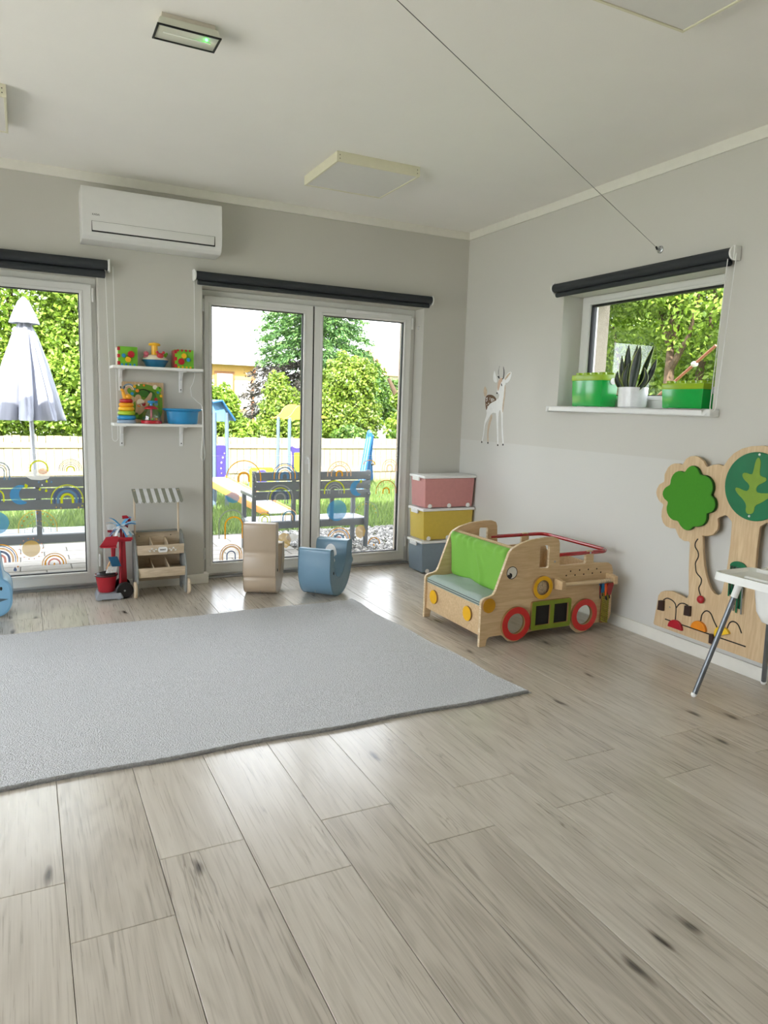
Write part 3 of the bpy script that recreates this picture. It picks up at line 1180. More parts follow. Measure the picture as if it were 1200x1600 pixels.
C_GREEN = mat('toy_green', (112, 184, 40), 0.35, coat=0.3)
C_RED = mat('toy_red', (186, 26, 40), 0.35, coat=0.3)
C_YEL = mat('toy_yellow', (248, 190, 30), 0.35, coat=0.3)
C_BLUE = mat('toy_blue', (36, 140, 196), 0.3, coat=0.4)
C_TEAL = mat('toy_teal', (20, 104, 140), 0.35, coat=0.3)
C_LIME = mat('toy_lime', (176, 208, 40), 0.35, coat=0.3)
C_CREAM = mat('toy_cream', (236, 228, 204), 0.45)
C_PINK = mat('toy_pink', (214, 108, 128), 0.4)
C_ORANGE = mat('toy_orange', (240, 140, 30), 0.4, coat=0.2)
C_BLACK = mat('toy_black', (24, 22, 22), 0.4)


def gear(cx, cz, r, teeth, depth=0.16):
    out = []
    for i in range(teeth):
        a = 2 * PI * i / teeth
        w = PI / teeth
        for f, rr in ((-.55, r * (1 - depth)), (-.3, r), (.3, r), (.55, r * (1 - depth))):
            out.append((cx + rr * math.cos(a + f * w), cz + rr * math.sin(a + f * w)))
    return out


def gear_cube(label, x0, x1, y0, y1, z0, side_mat, gears, notch_side, notch_bottom, notch_top=None):
    s = x1 - x0
    t = thing('gear_cube', label, 'toy cube', ((x0 + x1) / 2, (y0 + y1) / 2, z0), group='green gear cubes on the upper shelf')
    q = MB()
    q.box(x0, x1, y0, y1, z0, z0 + s)
    q.build('body', C_GREEN, t, bevel=0.004)
    q = MB()
    q.box(x0 - .003, x0 + .002, y0 + .006, y1 - .006, z0 + .006, z0 + s - .006)
    q.build('side_panel', side_mat, t, bevel=0.002)
    for i in range(5):
        zz = z0 + .004 + i * (s - .008) / 5
        if i % 2 == 0:
            q = MB()
            q.box(x0 - .004, x0 + .014, y0 - .002, y0 + .010, zz, zz + (s - .008) / 5)
            q.build('notch_tile', notch_side, t, bevel=0.002)
    for i in range(4):
        xx = x0 + .018 + i * (s - .02) / 4
        q = MB()
        q.box(xx, xx + .013, y0 - .002, y0 + .010, z0 + .0005, z0 + .014)
        q.build('notch_tile', notch_bottom, t, bevel=0.002)
        if notch_top:
            q = MB()
            q.box(xx - .004, xx + .010, y0 - .002, y0 + .010, z0 + s - .014, z0 + s + .001)
            q.build('notch_tile', notch_top, t, bevel=0.002)
    for j, (gx, gz, r, n, m) in enumerate(gears):
        g = sheet('gear', [gear(x0 + gx * s, z0 + gz * s, r, n)], 'xz', y0 - .005 - .002 * j, .008, m, t, bevel=.001)
        q = MB()
        q.lathe([(0, 0), (.004, 0), (.003, .003), (0, .003)], (x0 + gx * s, y0 - .009 - .002 * j, z0 + gz * s), 8, axis='y')
        q.build('axle', m, g)


gear_cube('green gear cube with a cream side, next to the boat toy', -2.848, -2.722, -0.185, -0.060, S1 + .0002, C_CREAM,
          [(.66, .60, .024, 18, C_RED), (.28, .52, .014, 12, C_BLUE), (.50, .32, .020, 12, C_YEL)], C_RED, C_BLUE)
gear_cube('green gear cube with a red side, next to the boat toy', -2.474, -2.346, -0.175, -0.048, S1 + .0002, C_RED,
          [(.33, .36, .024, 18, C_RED), (.47, .67, .019, 12, C_YEL), (.70, .47, .014, 12, C_BLUE)], C_RED, C_YEL, C_RED)

# boat toy
bt = thing('boat_toy', 'blue and white push-down boat toy with a yellow plunger and small sea animals', 'toy boat', (-2.598, -0.12, S1))
q = MB()
q.lathe([(0, 0), (.058, 0), (.066, .008), (.076, .030), (.090, .044), (.088, .050), (0, .050)], (-2.598, -0.12, S1 + .0002), 28, sy=.8)
q.build('hull', C_TEAL, bt)
q = MB()
q.lathe([(.086, .049), (.080, .062), (.060, .076), (.030, .084), (0, .086)], (-2.598, -0.12, S1), 28, sy=.8, radial=lambda a, i: 1 + .03 * math.sin(5 * a))
q.build('deck', C_CREAM, bt)
q = MB()
q.lathe([(.021, .078), (.021, .150), (.018, .152), (0, .152)], (-2.602, -0.12, S1), 20)
pl = q.build('plunger', C_YEL, bt)
q = MB()
q.lathe([(0, .148), (.036, .146), (.041, .153), (.036, .162), (.012, .168), (0, .168)], (-2.602, -0.12, S1), 24)
q.build('knob', C_YEL, pl)
q = MB()
q.ball((-2.572, -.175, S1 + .078), .021, 14, s=(1.15, .9, .85))
for s in (-1, 1):
    q.ball((-2.572 + s * .021, -.178, S1 + .100), .010, 10)
    q.ball((-2.572 + s * .010, -.180, S1 + .092), .006, 10)
q.build('crab', C_RED, bt)
q = MB()
q.ball((-2.660, -.135, S1 + .090), .018, 14, s=(1, 1, .9))
for k in range(5):
    a = k * 1.25
    q.ball((-2.660 + .014 * math.cos(a), -.135 + .014 * math.sin(a), S1 + .070), .008, 8)
q.build('octopus', C_PINK, bt)
q = MB()
q.ball((-2.535, -.125, S1 + .082), .014, 12)
q.ball((-2.524, -.132, S1 + .094), .010, 10)
q.build('turtle', C_GREEN, bt)

# wooden activity board
ab = thing('activity_board', 'wooden activity board with green hedge maze leaning against the wall behind the stacking rings', 'toy board', (-2.67, -0.03, S2))
M_ABW = wood('board_beech', (216, 186, 148), (196, 164, 124), axis=2)


def abp(name, outlines, m, layer, parent=None):
    o = sheet(name, outlines, 'xz', 0.0, 0.0, m, None) if False else None
    me_o = sheet(name, outlines, 'xz', -0.012 - layer * 0.003, 0.003, m, ab, bevel=0.0006, local=True)
    return me_o


AT = 0.05
bd = sheet('panel', [rrect(-.140, .140, 0.0005, .283, .008)], 'xz', -0.004, .012, M_ABW, ab, bevel=.001, local=True)
abp('green_hedge', [smooth_poly([(-.115, .23), (-.05, .265), (.0, .272), (.06, .262), (.10, .235), (.13, .20), (.13, .05), (.08, .02), (-.06, .02), (-.10, .06), (-.08, .12), (-.04, .17), (-.09, .19)], 2)], mat('board_green', (104, 150, 36), .5), 0)
abp('dark_hedge', [smooth_poly([(-.07, .20), (-.02, .225), (.05, .23), (.09, .20), (.085, .14), (.04, .12), (.03, .17), (-.02, .19), (-.06, .17)], 2)], mat('board_dark_green', (52, 112, 30), .5), 1)
abp('track_hole', [smooth_poly([(-.06, .19), (-.02, .20), (-.01, .15), (.02, .17), (.05, .22), (.065, .20), (.03, .12), (.0, .08), (-.03, .05), (-.06, .06), (-.05, .12)], 2)], M_ABW, 2)
for (r0, r1, m) in ((.044, .036, mat('arc_blue', (120, 150, 176), .5)), (.033, .027, C_CREAM), (.024, .016, mat('arc_peach', (222, 176, 140), .5))):
    pts = [(-.095 + r0 * math.cos(PI * i / 16), .225 + r0 * math.sin(PI * i / 16)) for i in range(17)]
    pts += [(-.095 + r1 * math.cos(PI * i / 16), .225 + r1 * math.sin(PI * i / 16)) for i in range(16, -1, -1)]
    abp('rainbow_band', [pts], m, 1)
for (x, z, r, m) in ((-.058, .25, .010, C_YEL), (-.03, .262, .007, C_CREAM), (.005, .260, .008, C_ORANGE), (.08, .25, .016, C_CREAM), (.105, .235, .020, C_GREEN), (.112, .245, .007, C_BLACK),
                     (.10, .215, .010, C_BLUE), (.12, .19, .010, C_YEL), (-.04, .222, .012, C_ORANGE), (-.075, .20, .011, C_BLUE), (-.02, .14, .026, C_CREAM), (.0, .13, .014, C_RED), (-.03, .12, .012, C_ORANGE),
                     (.085, .165, .012, C_RED), (.085, .148, .012, C_BLUE), (.085, .130, .013, mat('arc_blue', (120, 150, 176), .5)), (.085, .112, .013, C_GREEN), (-.055, .05, .020, C_GREEN), (-.05, .06, .010, C_BLACK)):
    abp('knob_piece', [circle(x, z, r, 16)], m, 3)
pts = [(.0 + .045 * math.cos(PI * i / 12), .205 + .030 * math.sin(PI * i / 12)) for i in range(13)] + [(.0 + .039 * math.cos(PI * i / 12), .205 + .024 * math.sin(PI * i / 12)) for i in range(12, -1, -1)]
abp('track_groove', [pts], C_BLACK, 2)
ab.location = (-2.668, -0.024, S2 + .0010)
ab.rotation_euler = (math.radians(-3), 0, 0)

# stacking rings
sr = thing('stacking_rings', 'stacking ring tower topped with an orange giraffe on a grey base', 'stacking toy', (-2.796, -0.135, S2))
q = MB()
q.lathe([(0, 0), (.060, 0), (.064, .006), (.060, .020), (.050, .024), (0, .024)], (-2.796, -0.135, S2 + .0002), 28)
q.build('base', mat('toy_grey_blue', (148, 168, 190), .35), sr)


def ring(cz, R, r, m, lab):
    n = 16
    pts = [(R * math.cos(2 * PI * i / 28) - 2.796, R * math.sin(2 * PI * i / 28) - .135, cz) for i in range(28)]
    qq = MB()
    qq.tube(pts, r, n, closed=True)
    qq.build('ring', m, sr, label=lab)


ring(S2 + .039, .047, .0155, C_BLUE, 'blue ring')
ring(S2 + .069, .043, .0145, C_LIME, 'lime ring')
ring(S2 + .098, .039, .0140, C_YEL, 'yellow ring')
ring(S2 + .125, .036, .0130, mat('toy_amber', (250, 170, 30), .35), 'amber ring')
ring(S2 + .151, .031, .0130, C_RED, 'red ring')
q = MB()
q.ball((-2.782, -.140, S2 + .178), .021, 14, s=(1.1, 1, .95))
q.tube([(-2.80, -.138, S2 + .165), (-2.812, -.140, S2 + .195), (-2.818, -.142, S2 + .222)], [.016, .012, .010], 12)
q.ball((-2.822, -.148, S2 + .224), .013, 12, s=(1, 1.2, .8))
q.build('giraffe', mat('giraffe_orange', (248, 178, 44), .4), sr)
for s in (-1, 1):
    q = MB()
    q.tube([(-2.818 + s * .008, -.142, S2 + .228), (-2.818 + s * .012, -.142, S2 + .242)], .003, 8)
    q.ball((-2.818 + s * .012, -.142, S2 + .244), .0055, 8)
    q.build('horn', C_BLACK, sr)

# popper dome
pd = thing('popper_dome', 'clear dome popper toy with red base and blue push knob', 'popper toy', (-2.634, -0.150, S2))
q = MB()
q.lathe([(0, 0), (.068, 0), (.072, .006), (.070, .018), (.064, .022), (0, .022)], (-2.634, -0.15, S2 + .0002), 28)
q.build('base', C_RED, pd)
md = bpy.data.materials.new('clear_plastic')
md.use_nodes = True
nt = md.node_tree
nt.nodes.clear()
oo = nt.nodes.new('ShaderNodeOutputMaterial')
tt = nt.nodes.new('ShaderNodeBsdfTransparent')
tt.inputs[0].default_value = (.90, .91, .90, 1)
gg = nt.nodes.new('ShaderNodeBsdfGlossy')
gg.inputs['Roughness'].default_value = .08
mm = nt.nodes.new('ShaderNodeMixShader')
mm.inputs[0].default_value = .14
nt.links.new(tt.outputs[0], mm.inputs[1])
nt.links.new(gg.outputs[0], mm.inputs[2])
nt.links.new(mm.outputs[0], oo.inputs[0])
q = MB()
q.lathe([(.064, .021), (.065, .045), (.060, .070), (.048, .092), (.040, .102)], (-2.634, -0.15, S2), 28)
q.f = q.f[:-2]
q.m = q.m[:-2]
q.build('dome', md, pd)
q = MB()
q.lathe([(.046, .100), (.047, .106), (.030, .118), (.010, .122), (0, .122)], (-2.634, -0.15, S2), 24)
q.build('collar', C_RED, pd)
q = MB()
q.lathe([(.010, .118), (.010, .138), (.024, .142), (.026, .150), (.020, .157), (0, .158)], (-2.634, -0.15, S2), 20)
q.build('push_knob', C_BLUE, pd)
for i in range(7):
    q = MB()
    a = i * 2.4
    q.ball((-2.634 + .035 * math.cos(a), -.15 + .035 * math.sin(a), S2 + .031), .009, 10)
    q.build('bead', [C_RED, C_YEL, C_GREEN, C_PINK][i % 4], pd)
q = MB()
q.tube([(-2.634, -.15, S2 + .02), (-2.634, -.15, S2 + .1)], .007, 8)
q.build('spindle', C_PINK, pd)

# blue tub
tb = thing('plastic_tub', 'blue fluted plastic tub with a wide rim on the lower shelf', 'tub', (-2.418, -0.125, S2))
flute = lambda a, i: 1 + .10 * abs(math.cos(2.5 * a + .6)) - .04 if i in (1, 2, 3, 9, 10) else 1 + .03 * abs(math.cos(2.5 * a + .6))
q = MB()
q.lathe([(0, .0), (.095, .0), (.100, .006), (.108, .085), (.124, .094), (.134, .096), (.138, .102), (.134, .107), (.118, .107), (.104, .098), (.098, .012), (0, .010)], (-2.418, -0.118, S2 + .0002), 48,
        radial=flute, sx=1.0, sy=.64)
q.build('basin', C_BLUE, tb)
q = MB()
for s in (-1, 1):
    q.box(-2.418 + s * .07 - .006, -2.418 + s * .07 + .006, -.165, -.155, S2 + .0002, S2 + .004)
q.build('foot', C_TEAL, tb)

# ================================================================== ON THE FLOOR
def rug_material():
    m = bpy.data.materials.new('grey_loop_carpet')
    m.use_nodes = True
    nt = m.node_tree
    b = nt.nodes['Principled BSDF']
    b.inputs['Roughness'].default_value = 0.95
    b.inputs['Sheen Weight'].default_value = 0.25
    tc = nt.nodes.new('ShaderNodeTexCoord')
    v = nt.nodes.new('ShaderNodeTexVoronoi')
    v.inputs['Scale'].default_value = 170
    nt.links.new(tc.outputs['Object'], v.inputs['Vector'])
    n = nt.nodes.new('ShaderNodeTexNoise')
    n.inputs['Scale'].default_value = 130
    n.inputs['Detail'].default_value = 6
    nt.links.new(tc.outputs['Object'], n.inputs['Vector'])
    rp = nt.nodes.new('ShaderNodeValToRGB')
    rp.color_ramp.elements[0].position = .25
    rp.color_ramp.elements[1].position = .75
    rp.color_ramp.elements[0].color = lin((172, 172, 174))
    rp.color_ramp.elements[1].color = lin((216, 216, 219))
    nt.links.new(n.outputs['Fac'], rp.inputs['Fac'])
    nt.links.new(rp.outputs[0], b.inputs['Base Color'])
    ad = nt.nodes.new('ShaderNodeMath')
    ad.operation = 'SUBTRACT'
    nt.links.new(n.outputs['Fac'], ad.inputs[0])
    nt.links.new(v.outputs['Distance'], ad.inputs[1])
    bp = nt.nodes.new('ShaderNodeBump')
    bp.inputs['Strength'].default_value = 0.8
    bp.inputs['Distance'].default_value = 0.006
    nt.links.new(ad.outputs[0], bp.inputs['Height'])
    nt.links.new(bp.outputs[0], b.inputs['Normal'])
    return m


RX0, RX1, RY0, RY1 = -4.75, -1.25, -2.70, -0.85
NX, NY = 220, 120


def rug_pt(i, j):
    u, v = i / NX, j / NY
    xr = RX1 - 0.145 * v                       # far right corner pulled in a little
    x = RX0 + (xr - RX0) * u
    y = RY0 + (RY1 - RY0) * v
    edge = min(u, 1 - u, v, 1 - v)
    y += 0.006 * math.sin(x * 9) * (1 - v) ** 6 + 0.010 * math.sin(x * 6 + 1) * v ** 8
    x += 0.008 * math.sin(y * 11) * u ** 10
    h = 0.0095 + 0.0012 * math.sin(x * 5) * math.sin(y * 7)
    ed = min((1 - u) * 3.5, u * 3.5, v * 1.85, (1 - v) * 1.85)
    if ed < 0.03:
        h += 0.004 * math.exp(-((ed - 0.014) / 0.008) ** 2)      # stitched roll along the hem
        if ed < 0.006:
            h *= 0.35 + ed * 100
    cu = math.exp(-(((1 - u) * 3.4) ** 2 + ((1 - v) * 1.9) ** 2) / 0.03)
    h += 0.018 * cu * (0.6 + 0.4 * math.sin(x * 40))
    return (x, y, h)


vs = [rug_pt(i, j) for j in range(NY + 1) for i in range(NX + 1)]
fs = [(j * (NX + 1) + i, j * (NX + 1) + i + 1, (j + 1) * (NX + 1) + i + 1, (j + 1) * (NX + 1) + i) for j in range(NY) for i in range(NX)]
nb = len(vs)
border = [i for i in range(NX + 1)] + [j * (NX + 1) + NX for j in range(1, NY + 1)] + [NY * (NX + 1) + i for i in range(NX - 1, -1, -1)] + [j * (NX + 1) for j in range(NY - 1, 0, -1)]
vs += [(vs[b][0], vs[b][1], 0.0006) for b in border]
L = len(border)
fs += [(border[k], nb + k, nb + (k + 1) % L, border[(k + 1) % L]) for k in range(L)]
fs.append(tuple(nb + k for k in reversed(range(L))))
rug = thing('rug', 'large pale grey carpet rug lying in front of the terrace doors', 'rug', (-3.0, -1.78, 0))
q = MB()
q.add(vs, fs)
M_RUG = rug_material()
q.build('pile', M_RUG, rug)
q = MB()
hem = [(RX0 + .01 + (RX1 - RX0 - .02) * i / 200, RY0 + .004 + 0.006 * math.sin((RX0 + (RX1 - RX0) * i / 200) * 9), 0.0085 + .0012 * math.sin(i * 2.1)) for i in range(201)]
q.tube(hem, 0.0078, 8)
q.build('hem', mat('hem_thread', (150, 149, 147), .95, var=.25, scale=160, bump=.8, bscale=300), rug)


# ------------------------------------------------------------------ stacked storage crates
def crate(label, x0, x1, y0, y1, z0, h, col, name):
    t = thing('storage_crate', label, 'storage box', ((x0 + x1) / 2, (y0 + y1) / 2, z0), group='stacked storage crates in the corner')
    m = mat(name, col, 0.42, var=0.03, scale=40, bump=0.03, bscale=300)
    cx, cy = (x0 + x1) / 2, (y0 + y1) / 2
    hx, hy = (x1 - x0) / 2, (y1 - y0) / 2
    zb, zt = z0 + .006, z0 + h - .024
    tp = .012
    q = MB()
    q.hexa([(cx - hx + tp, cy - hy + .004, zb), (cx + hx - tp, cy - hy + .004, zb), (cx + hx - tp, cy + hy - .004, zb), (cx - hx + tp, cy + hy - .004, zb)],
           [(cx - hx, cy - hy, zt), (cx + hx, cy - hy, zt), (cx + hx, cy + hy, zt), (cx - hx, cy + hy, zt)])
    q.build('bin', m, t, bevel=.008)
    q = MB()
    q.box(cx - hx - .012, cx + hx + .012, cy - hy - .012, cy + hy + .012, zt + .001, z0 + h - .002)
    lid = q.build('lid', M_WHITE, t, bevel=.008, seg=3)
    q = MB()
    q.box(cx - hx + .03, cx + hx - .03, cy - hy + .03, cy + hy - .03, z0 + h - .0025, z0 + h - .0003)
    q.build('lid_panel', M_WHITE, lid, bevel=.001)
    for s in (-1, 1):
        xe = cx + s * (hx + .012)
        q = MB()
        q.box(min(xe, xe + s * .012), max(xe, xe + s * .012), cy - .055, cy + .055, zt - .022, zt + .012) if s < 0 else q.box(xe - .001, xe + .004, cy - .055, cy + .055, zt - .022, zt + .012)
        q.build('clip', M_WHITE, t, bevel=.003)
    for k in (-1, 0, 1):
        for s in (-1, 1):
            wx, wy = cx + k * .185, cy + s * (hy - .006)
            q = MB()
            q.lathe([(0, -.004), (.0185, -.004), (.0185, .0075), (.016, .009), (0, .009)] if s < 0 else [(0, .004), (.0185, .004), (.0185, -.006), (0, -.006)], (wx, wy, z0 + .0187), 20, axis='y')
            q.build('wheel', M_WHITE, t)


CX0, CX1, CY0, CY1 = -0.512, -0.024, -0.285, -0.045
crate('slate grey storage crate at the bottom of the stack in the corner', CX0, CX1, CY0, CY1, 0.0004, 0.2765, (124, 140, 152), 'crate_grey')
crate('mustard yellow storage crate in the middle of the stack in the corner', CX0 + .003, CX1, CY0, CY1, 0.2775, 0.2705, (206, 180, 74), 'crate_mustard')
crate('dusty pink storage crate with white lid, topmost of the stack in the corner', CX0 + .006, CX1, CY0, CY1, 0.5485, 0.2715, (204, 142, 140), 'crate_pink')

# ------------------------------------------------------------------ wooden play truck
TN, TF = -2.03, -1.362          # near and far side boards (outer faces)
tr = thing('play_truck', 'wooden toy truck bench with green cushion, red wheels and red rail', 'toy truck', (-0.6, -1.70, 0))
PAN = [(-1.104, 0.001), (-1.060, 0.001), (-1.053, 0.040), (-1.040, 0.053), (-1.011, 0.056), (-0.95, 0.056), (-0.93, 0.043), (-0.90, 0.014), (-0.862, 0.003), (-0.825, 0.008),
       (-0.775, 0.046), (-0.73, 0.055), (-0.426, 0.059), (-0.405, 0.030), (-0.375, 0.006), (-0.343, 0.001), (-0.30, 0.008), (-0.27, 0.030), (-0.255, 0.048), (-0.214, 0.052), (-0.141, 0.052), (-0.112, 0.066),
       (-0.100, 0.10), (-0.108, 0.386), (-0.122, 0.42), (-0.150, 0.438), (-0.270, 0.446), (-0.277, 0.455), (-0.279, 0.515), (-0.290, 0.525), (-0.330, 0.527), (-0.338, 0.518), (-0.339, 0.455), (-0.345, 0.447),
       (-0.536, 0.446), (-0.546, 0.455), (-0.554, 0.586), (-0.566, 0.614), (-0.60, 0.627), (-0.66, 0.628), (-0.773, 0.619), (-0.855, 0.597), (-0.905, 0.572), (-0.925, 0.550), (-1.008, 0.328),
       (-1.022, 0.307), (-1.045, 0.298), (-1.080, 0.292), (-1.098, 0.282), (-1.105, 0.262)]
HOLE = [(-0.699, 0.574), (-0.692, 0.581), (-0.637, 0.579), (-0.630, 0.572), (-0.630, 0.446), (-0.636, 0.440), (-0.692, 0.443), (-0.699, 0.450)]
for yc in (TN + .010, TF - .010):
    sheet('side_board', [PAN, HOLE], 'xz', yc, .020, [M_BIRCH, M_BIRCHE], tr, bevel=.0015)
yi0, yi1 = TN + .0205, TF - .0205
q = MB()
q.box(-1.090, -1.072, yi0, yi1, .062, .262)
fp = q.build('front_board', M_BIRCH, tr, bevel=.0015)
M_YDISC = mat('yellow_disc', (232, 176, 16), .4)
M_EDGE = mat('plywood_rim', (150, 112, 68), .6)


def disc_x(name, y, z, r, x, th, m, parent, edge=M_EDGE):
    return sheet(name, [circle(y, z, r, 44)], 'yz', x - th / 2, th, [m, edge], parent, bevel=.001)


for yy in (-1.483, -1.880):
    disc_x('headlight', yy, .163, .045, -1.0905, .012, M_YDISC, tr)
q = MB()
q.box(-1.070, -.87, yi0, yi1, .22, .238)
q.build('seat_board', M_BIRCH, tr, bevel=.001)
q = MB()
q.hexa([(-.86, yi0, .238), (-.842, yi0, .238), (-.842, yi1, .238), (-.86, yi1, .238)], [(-.900 + .02, yi0, .575), (-.862, yi0, .575), (-.862, yi1, .575), (-.882, yi1, .575)])
q.build('seat_back_board', [M_BIRCH], tr, bevel=.001)
q = MB()
q.box(-.84, -.115, yi0, yi1, .085, .103)
q.build('bed_floor', M_BIRCH, tr, bevel=.001)
q = MB()
q.box(-.140, -.122, yi0, yi1, .103, .40)
q.build('tail_board', M_BIRCH, tr, bevel=.001)


# cushions
def cloth_mat(name, c1, c2, sc):
    m = bpy.data.materials.new(name)
    m.use_nodes = True
    nt = m.node_tree
    b = nt.nodes['Principled BSDF']
    b.inputs['Roughness'].default_value = .85
    tc = nt.nodes.new('ShaderNodeTexCoord')
    w = nt.nodes.new('ShaderNodeTexWave')
    w.inputs['Scale'].default_value = sc
    w.bands_direction = 'DIAGONAL'
    w.inputs['Distortion'].default_value = .4
    nt.links.new(tc.outputs['Object'], w.inputs['Vector'])
    mx = nt.nodes.new('ShaderNodeMix')
    mx.data_type = 'RGBA'
    mx.inputs[6].default_value = lin(c1)
    mx.inputs[7].default_value = lin(c2)
    nt.links.new(w.outputs['Fac'], mx.inputs[0])
    nt.links.new(mx.outputs[2], b.inputs['Base Color'])
    return m


def pillow(name, fn, nu, nv, m, parent, th):
    """closed soft slab: fn(u, v) -> (front point, normal); th(u, v) = thickness"""
    qq = MB()
    vs, fs = [], []
    for side in (0, 1):
        for j in range(nv + 1):
            for i in range(nu + 1):
                u, v = i / nu, j / nv
                p, nrm = fn(u, v)
                t = th(u, v) * (1 if side == 0 else 0)
                vs.append(tuple(Vector(p) + Vector(nrm) * t))
    n1 = (nu + 1) * (nv + 1)
    for side in (0, 1):
        for j in range(nv):
            for i in range(nu):
                a = side * n1 + j * (nu + 1) + i
                fs.append((a, a + 1, a + nu + 2, a + nu + 1))
    bd = [i for i in range(nu + 1)] + [j * (nu + 1) + nu for j in range(1, nv + 1)] + [nv * (nu + 1) + i for i in range(nu - 1, -1, -1)] + [j * (nu + 1) for j in range(nv - 1, 0, -1)]
    for k in range(len(bd)):
        a, b = bd[k], bd[(k + 1) % len(bd)]
        fs.append((a, b, n1 + b, n1 + a))
    qq.add(vs, fs)
    return qq.build(name, m, parent, angle=60)


def gc(u, v):
    y = yi0 + .004 + (yi1 - yi0 - .008) * u
    z = .268 + .300 * v
    x = -.866 - .026 * v - .006
    return (x, y, z), (-1, 0, .12)


def gth(u, v):
    rim = min(1, min(u, 1 - u) / .06) * min(1, min(v, 1 - v) / .10)
    fold = .018 * math.exp(-((u - .42 + .05 * math.sin(v * 5)) / .035) ** 2) * math.sin(PI * min(1, v * 1.2))
    fold += .009 * math.sin(u * 46 + 2 * math.sin(u * 9)) * max(0, v - .72) / .28
    fold -= .018 * math.exp(-((u - .62) / .09) ** 2) * (1 - v)
    return .014 + .046 * rim ** .5 * (1 - .25 * v) + fold


pillow('back_cushion', gc, 60, 26, mat('lime_fabric', (126, 184, 72), .8, var=.04, scale=250, bump=.15, bscale=500), tr, gth)


def sc_(u, v):
    return (-1.094 + .225 * u, yi0 + .004 + (yi1 - yi0 - .008) * v, .2395), (0, 0, 1)


def sth(u, v):
    rim = min(1, min(u, 1 - u) / .12) * min(1, min(v, 1 - v) / .05)
    return .030 + .020 * rim ** .6 + .003 * math.sin(v * 14) * math.sin(u * 9) + .012 * math.exp(-((v - .62) / .2) ** 2 - ((u - .8) / .2) ** 2)


sc_o = pillow('seat_cushion', sc_, 24, 50, cloth_mat('striped_seat_fabric', (96, 110, 102), (196, 212, 202), 120), tr, sth)
for zz in (.248, .262):
    q = MB()
    q.tube([(-1.0945, yi0 + .006, zz), (-1.0945, yi1 - .006, zz)], .0022, 6)
    q.build('piping', C_BLACK, sc_o)

# fittings on the near side board
yo = TN


def disc_y(name, x, z, r, y, th, m, parent, edge=M_EDGE, inner=None):
    outl = [circle(x, z, r, 44)] + ([circle(x, z, inner, 36)] if inner else [])
    return sheet(name, outl, 'xz', y - th / 2, th, [m, edge], parent, bevel=.001)


M_WRED = mat('wheel_red', (206, 44, 42), .4)
M_MIRROR = mat('acrylic_mirror', (190, 192, 188), .08, metal=1.0, var=.02)
M_OGREEN = mat('frame_green', (124, 142, 34), .45)
for wx in (-.857, -.333):
    w = disc_y('wheel', wx, .120, .1025, yo, .016, M_WRED, tr, inner=.063)
    q = MB()
    q.lathe([(0, .0), (.0645, .0), (.0645, .004), (0, .004)], (wx, yo, .120), 36, axis='y')
    q.build('mirror', M_MIRROR, w)
g = disc_y('sound_ring', -.673, .324, .0715, yo, .016, M_YDISC, tr, inner=.046)
q = MB()
q.lathe([(0, 0), (.0475, 0), (.0475, .004), (.035, .012), (.02, .018), (0, .020)], (-.673, yo, .324), 28, axis='y')
q.build('speaker_dome', mat('perforated_metal', (176, 158, 132), .35, metal=.4, var=.5, scale=260), g)
disc_y('side_lamp', -1.057, .249, .0435, yo, .014, mat('ochre_disc', (196, 140, 14), .4), tr)
for (x, z) in ((-.456, .406), (-.385, .408), (-.315, .407), (-.246, .406), (-.488, .381), (-.419, .379), (-.35, .379), (-.28, .380), (-.211, .381)):
    q = MB()
    q.lathe([(0, 0), (.0052, 0), (.0052, .0006), (0, .0006)], (x, yo - .0002, z), 12, axis='y')
    q.build('peg_hole', mat('hole_dark', (52, 38, 26), .9), tr)
gf = sheet('chalk_frame', [rrect(-.748, -.446, .064, .242, .014), [(-.717, .093), (-.609, .093), (-.609, .214), (-.717, .214)], [(-.577, .093), (-.468, .093), (-.468, .214), (-.577, .214)]],
           'xz', yo - .008, .016, [M_OGREEN, M_EDGE], tr, bevel=.001)
for a, b in ((-.719, -.607), (-.579, -.466)):
    q = MB()
    q.box(a, b, yo - .005, yo - .0003, .091, .216)
    q.build('chalk_panel', mat('chalk_black', (14, 14, 15), .7), gf, smooth=False)
e = disc_y('eye', -.900, .430, .037, yo, .0016, mat('eye_white', (226, 222, 212), .5), tr, edge=C_BLACK)
sheet('eye_outline', [circle(-.900, .430, .0385), circle(-.900, .430, .0345)], 'xz', yo - .0022, .0008, C_BLACK, e)
sheet('pupil', [circle(-.914, .413, .0165, 24)], 'xz', yo - .0024, .0009, C_BLACK, e)
sheet('glint', [circle(-.922, .424, .005, 12)], 'xz', yo - .0032, .0006, mat('eye_white', (226, 222, 212), .5), e)
rod = MB()
rod.tube([(-.555, yo - .055, .341), (-.150, yo - .055, .338)], .0125, 14)
rd = rod.build('rod', wood('beech_rod', (232, 210, 174), (216, 190, 150), axis=0), tr)
for x in (-.565, -.150):
    q = MB()
    q.hexa([(x - .016, yo - .075, .315), (x + .016, yo - .075, .315), (x + .018, yo - .0003, .305), (x - .018, yo - .0003, .305)],
           [(x - .014, yo - .075, .365), (x + .014, yo - .075, .365), (x + .018, yo - .0003, .375), (x - .018, yo - .0003, .375)])
    q.build('rod_holder', M_BIRCH, rd, bevel=.003)
KEYM = [mat('key_blue', (20, 116, 168), .4), mat('key_orange', (236, 92, 36), .4), mat('key_green', (70, 120, 40), .4), mat('key_red', (150, 34, 34), .4), mat('key_wine', (110, 24, 34), .4)]
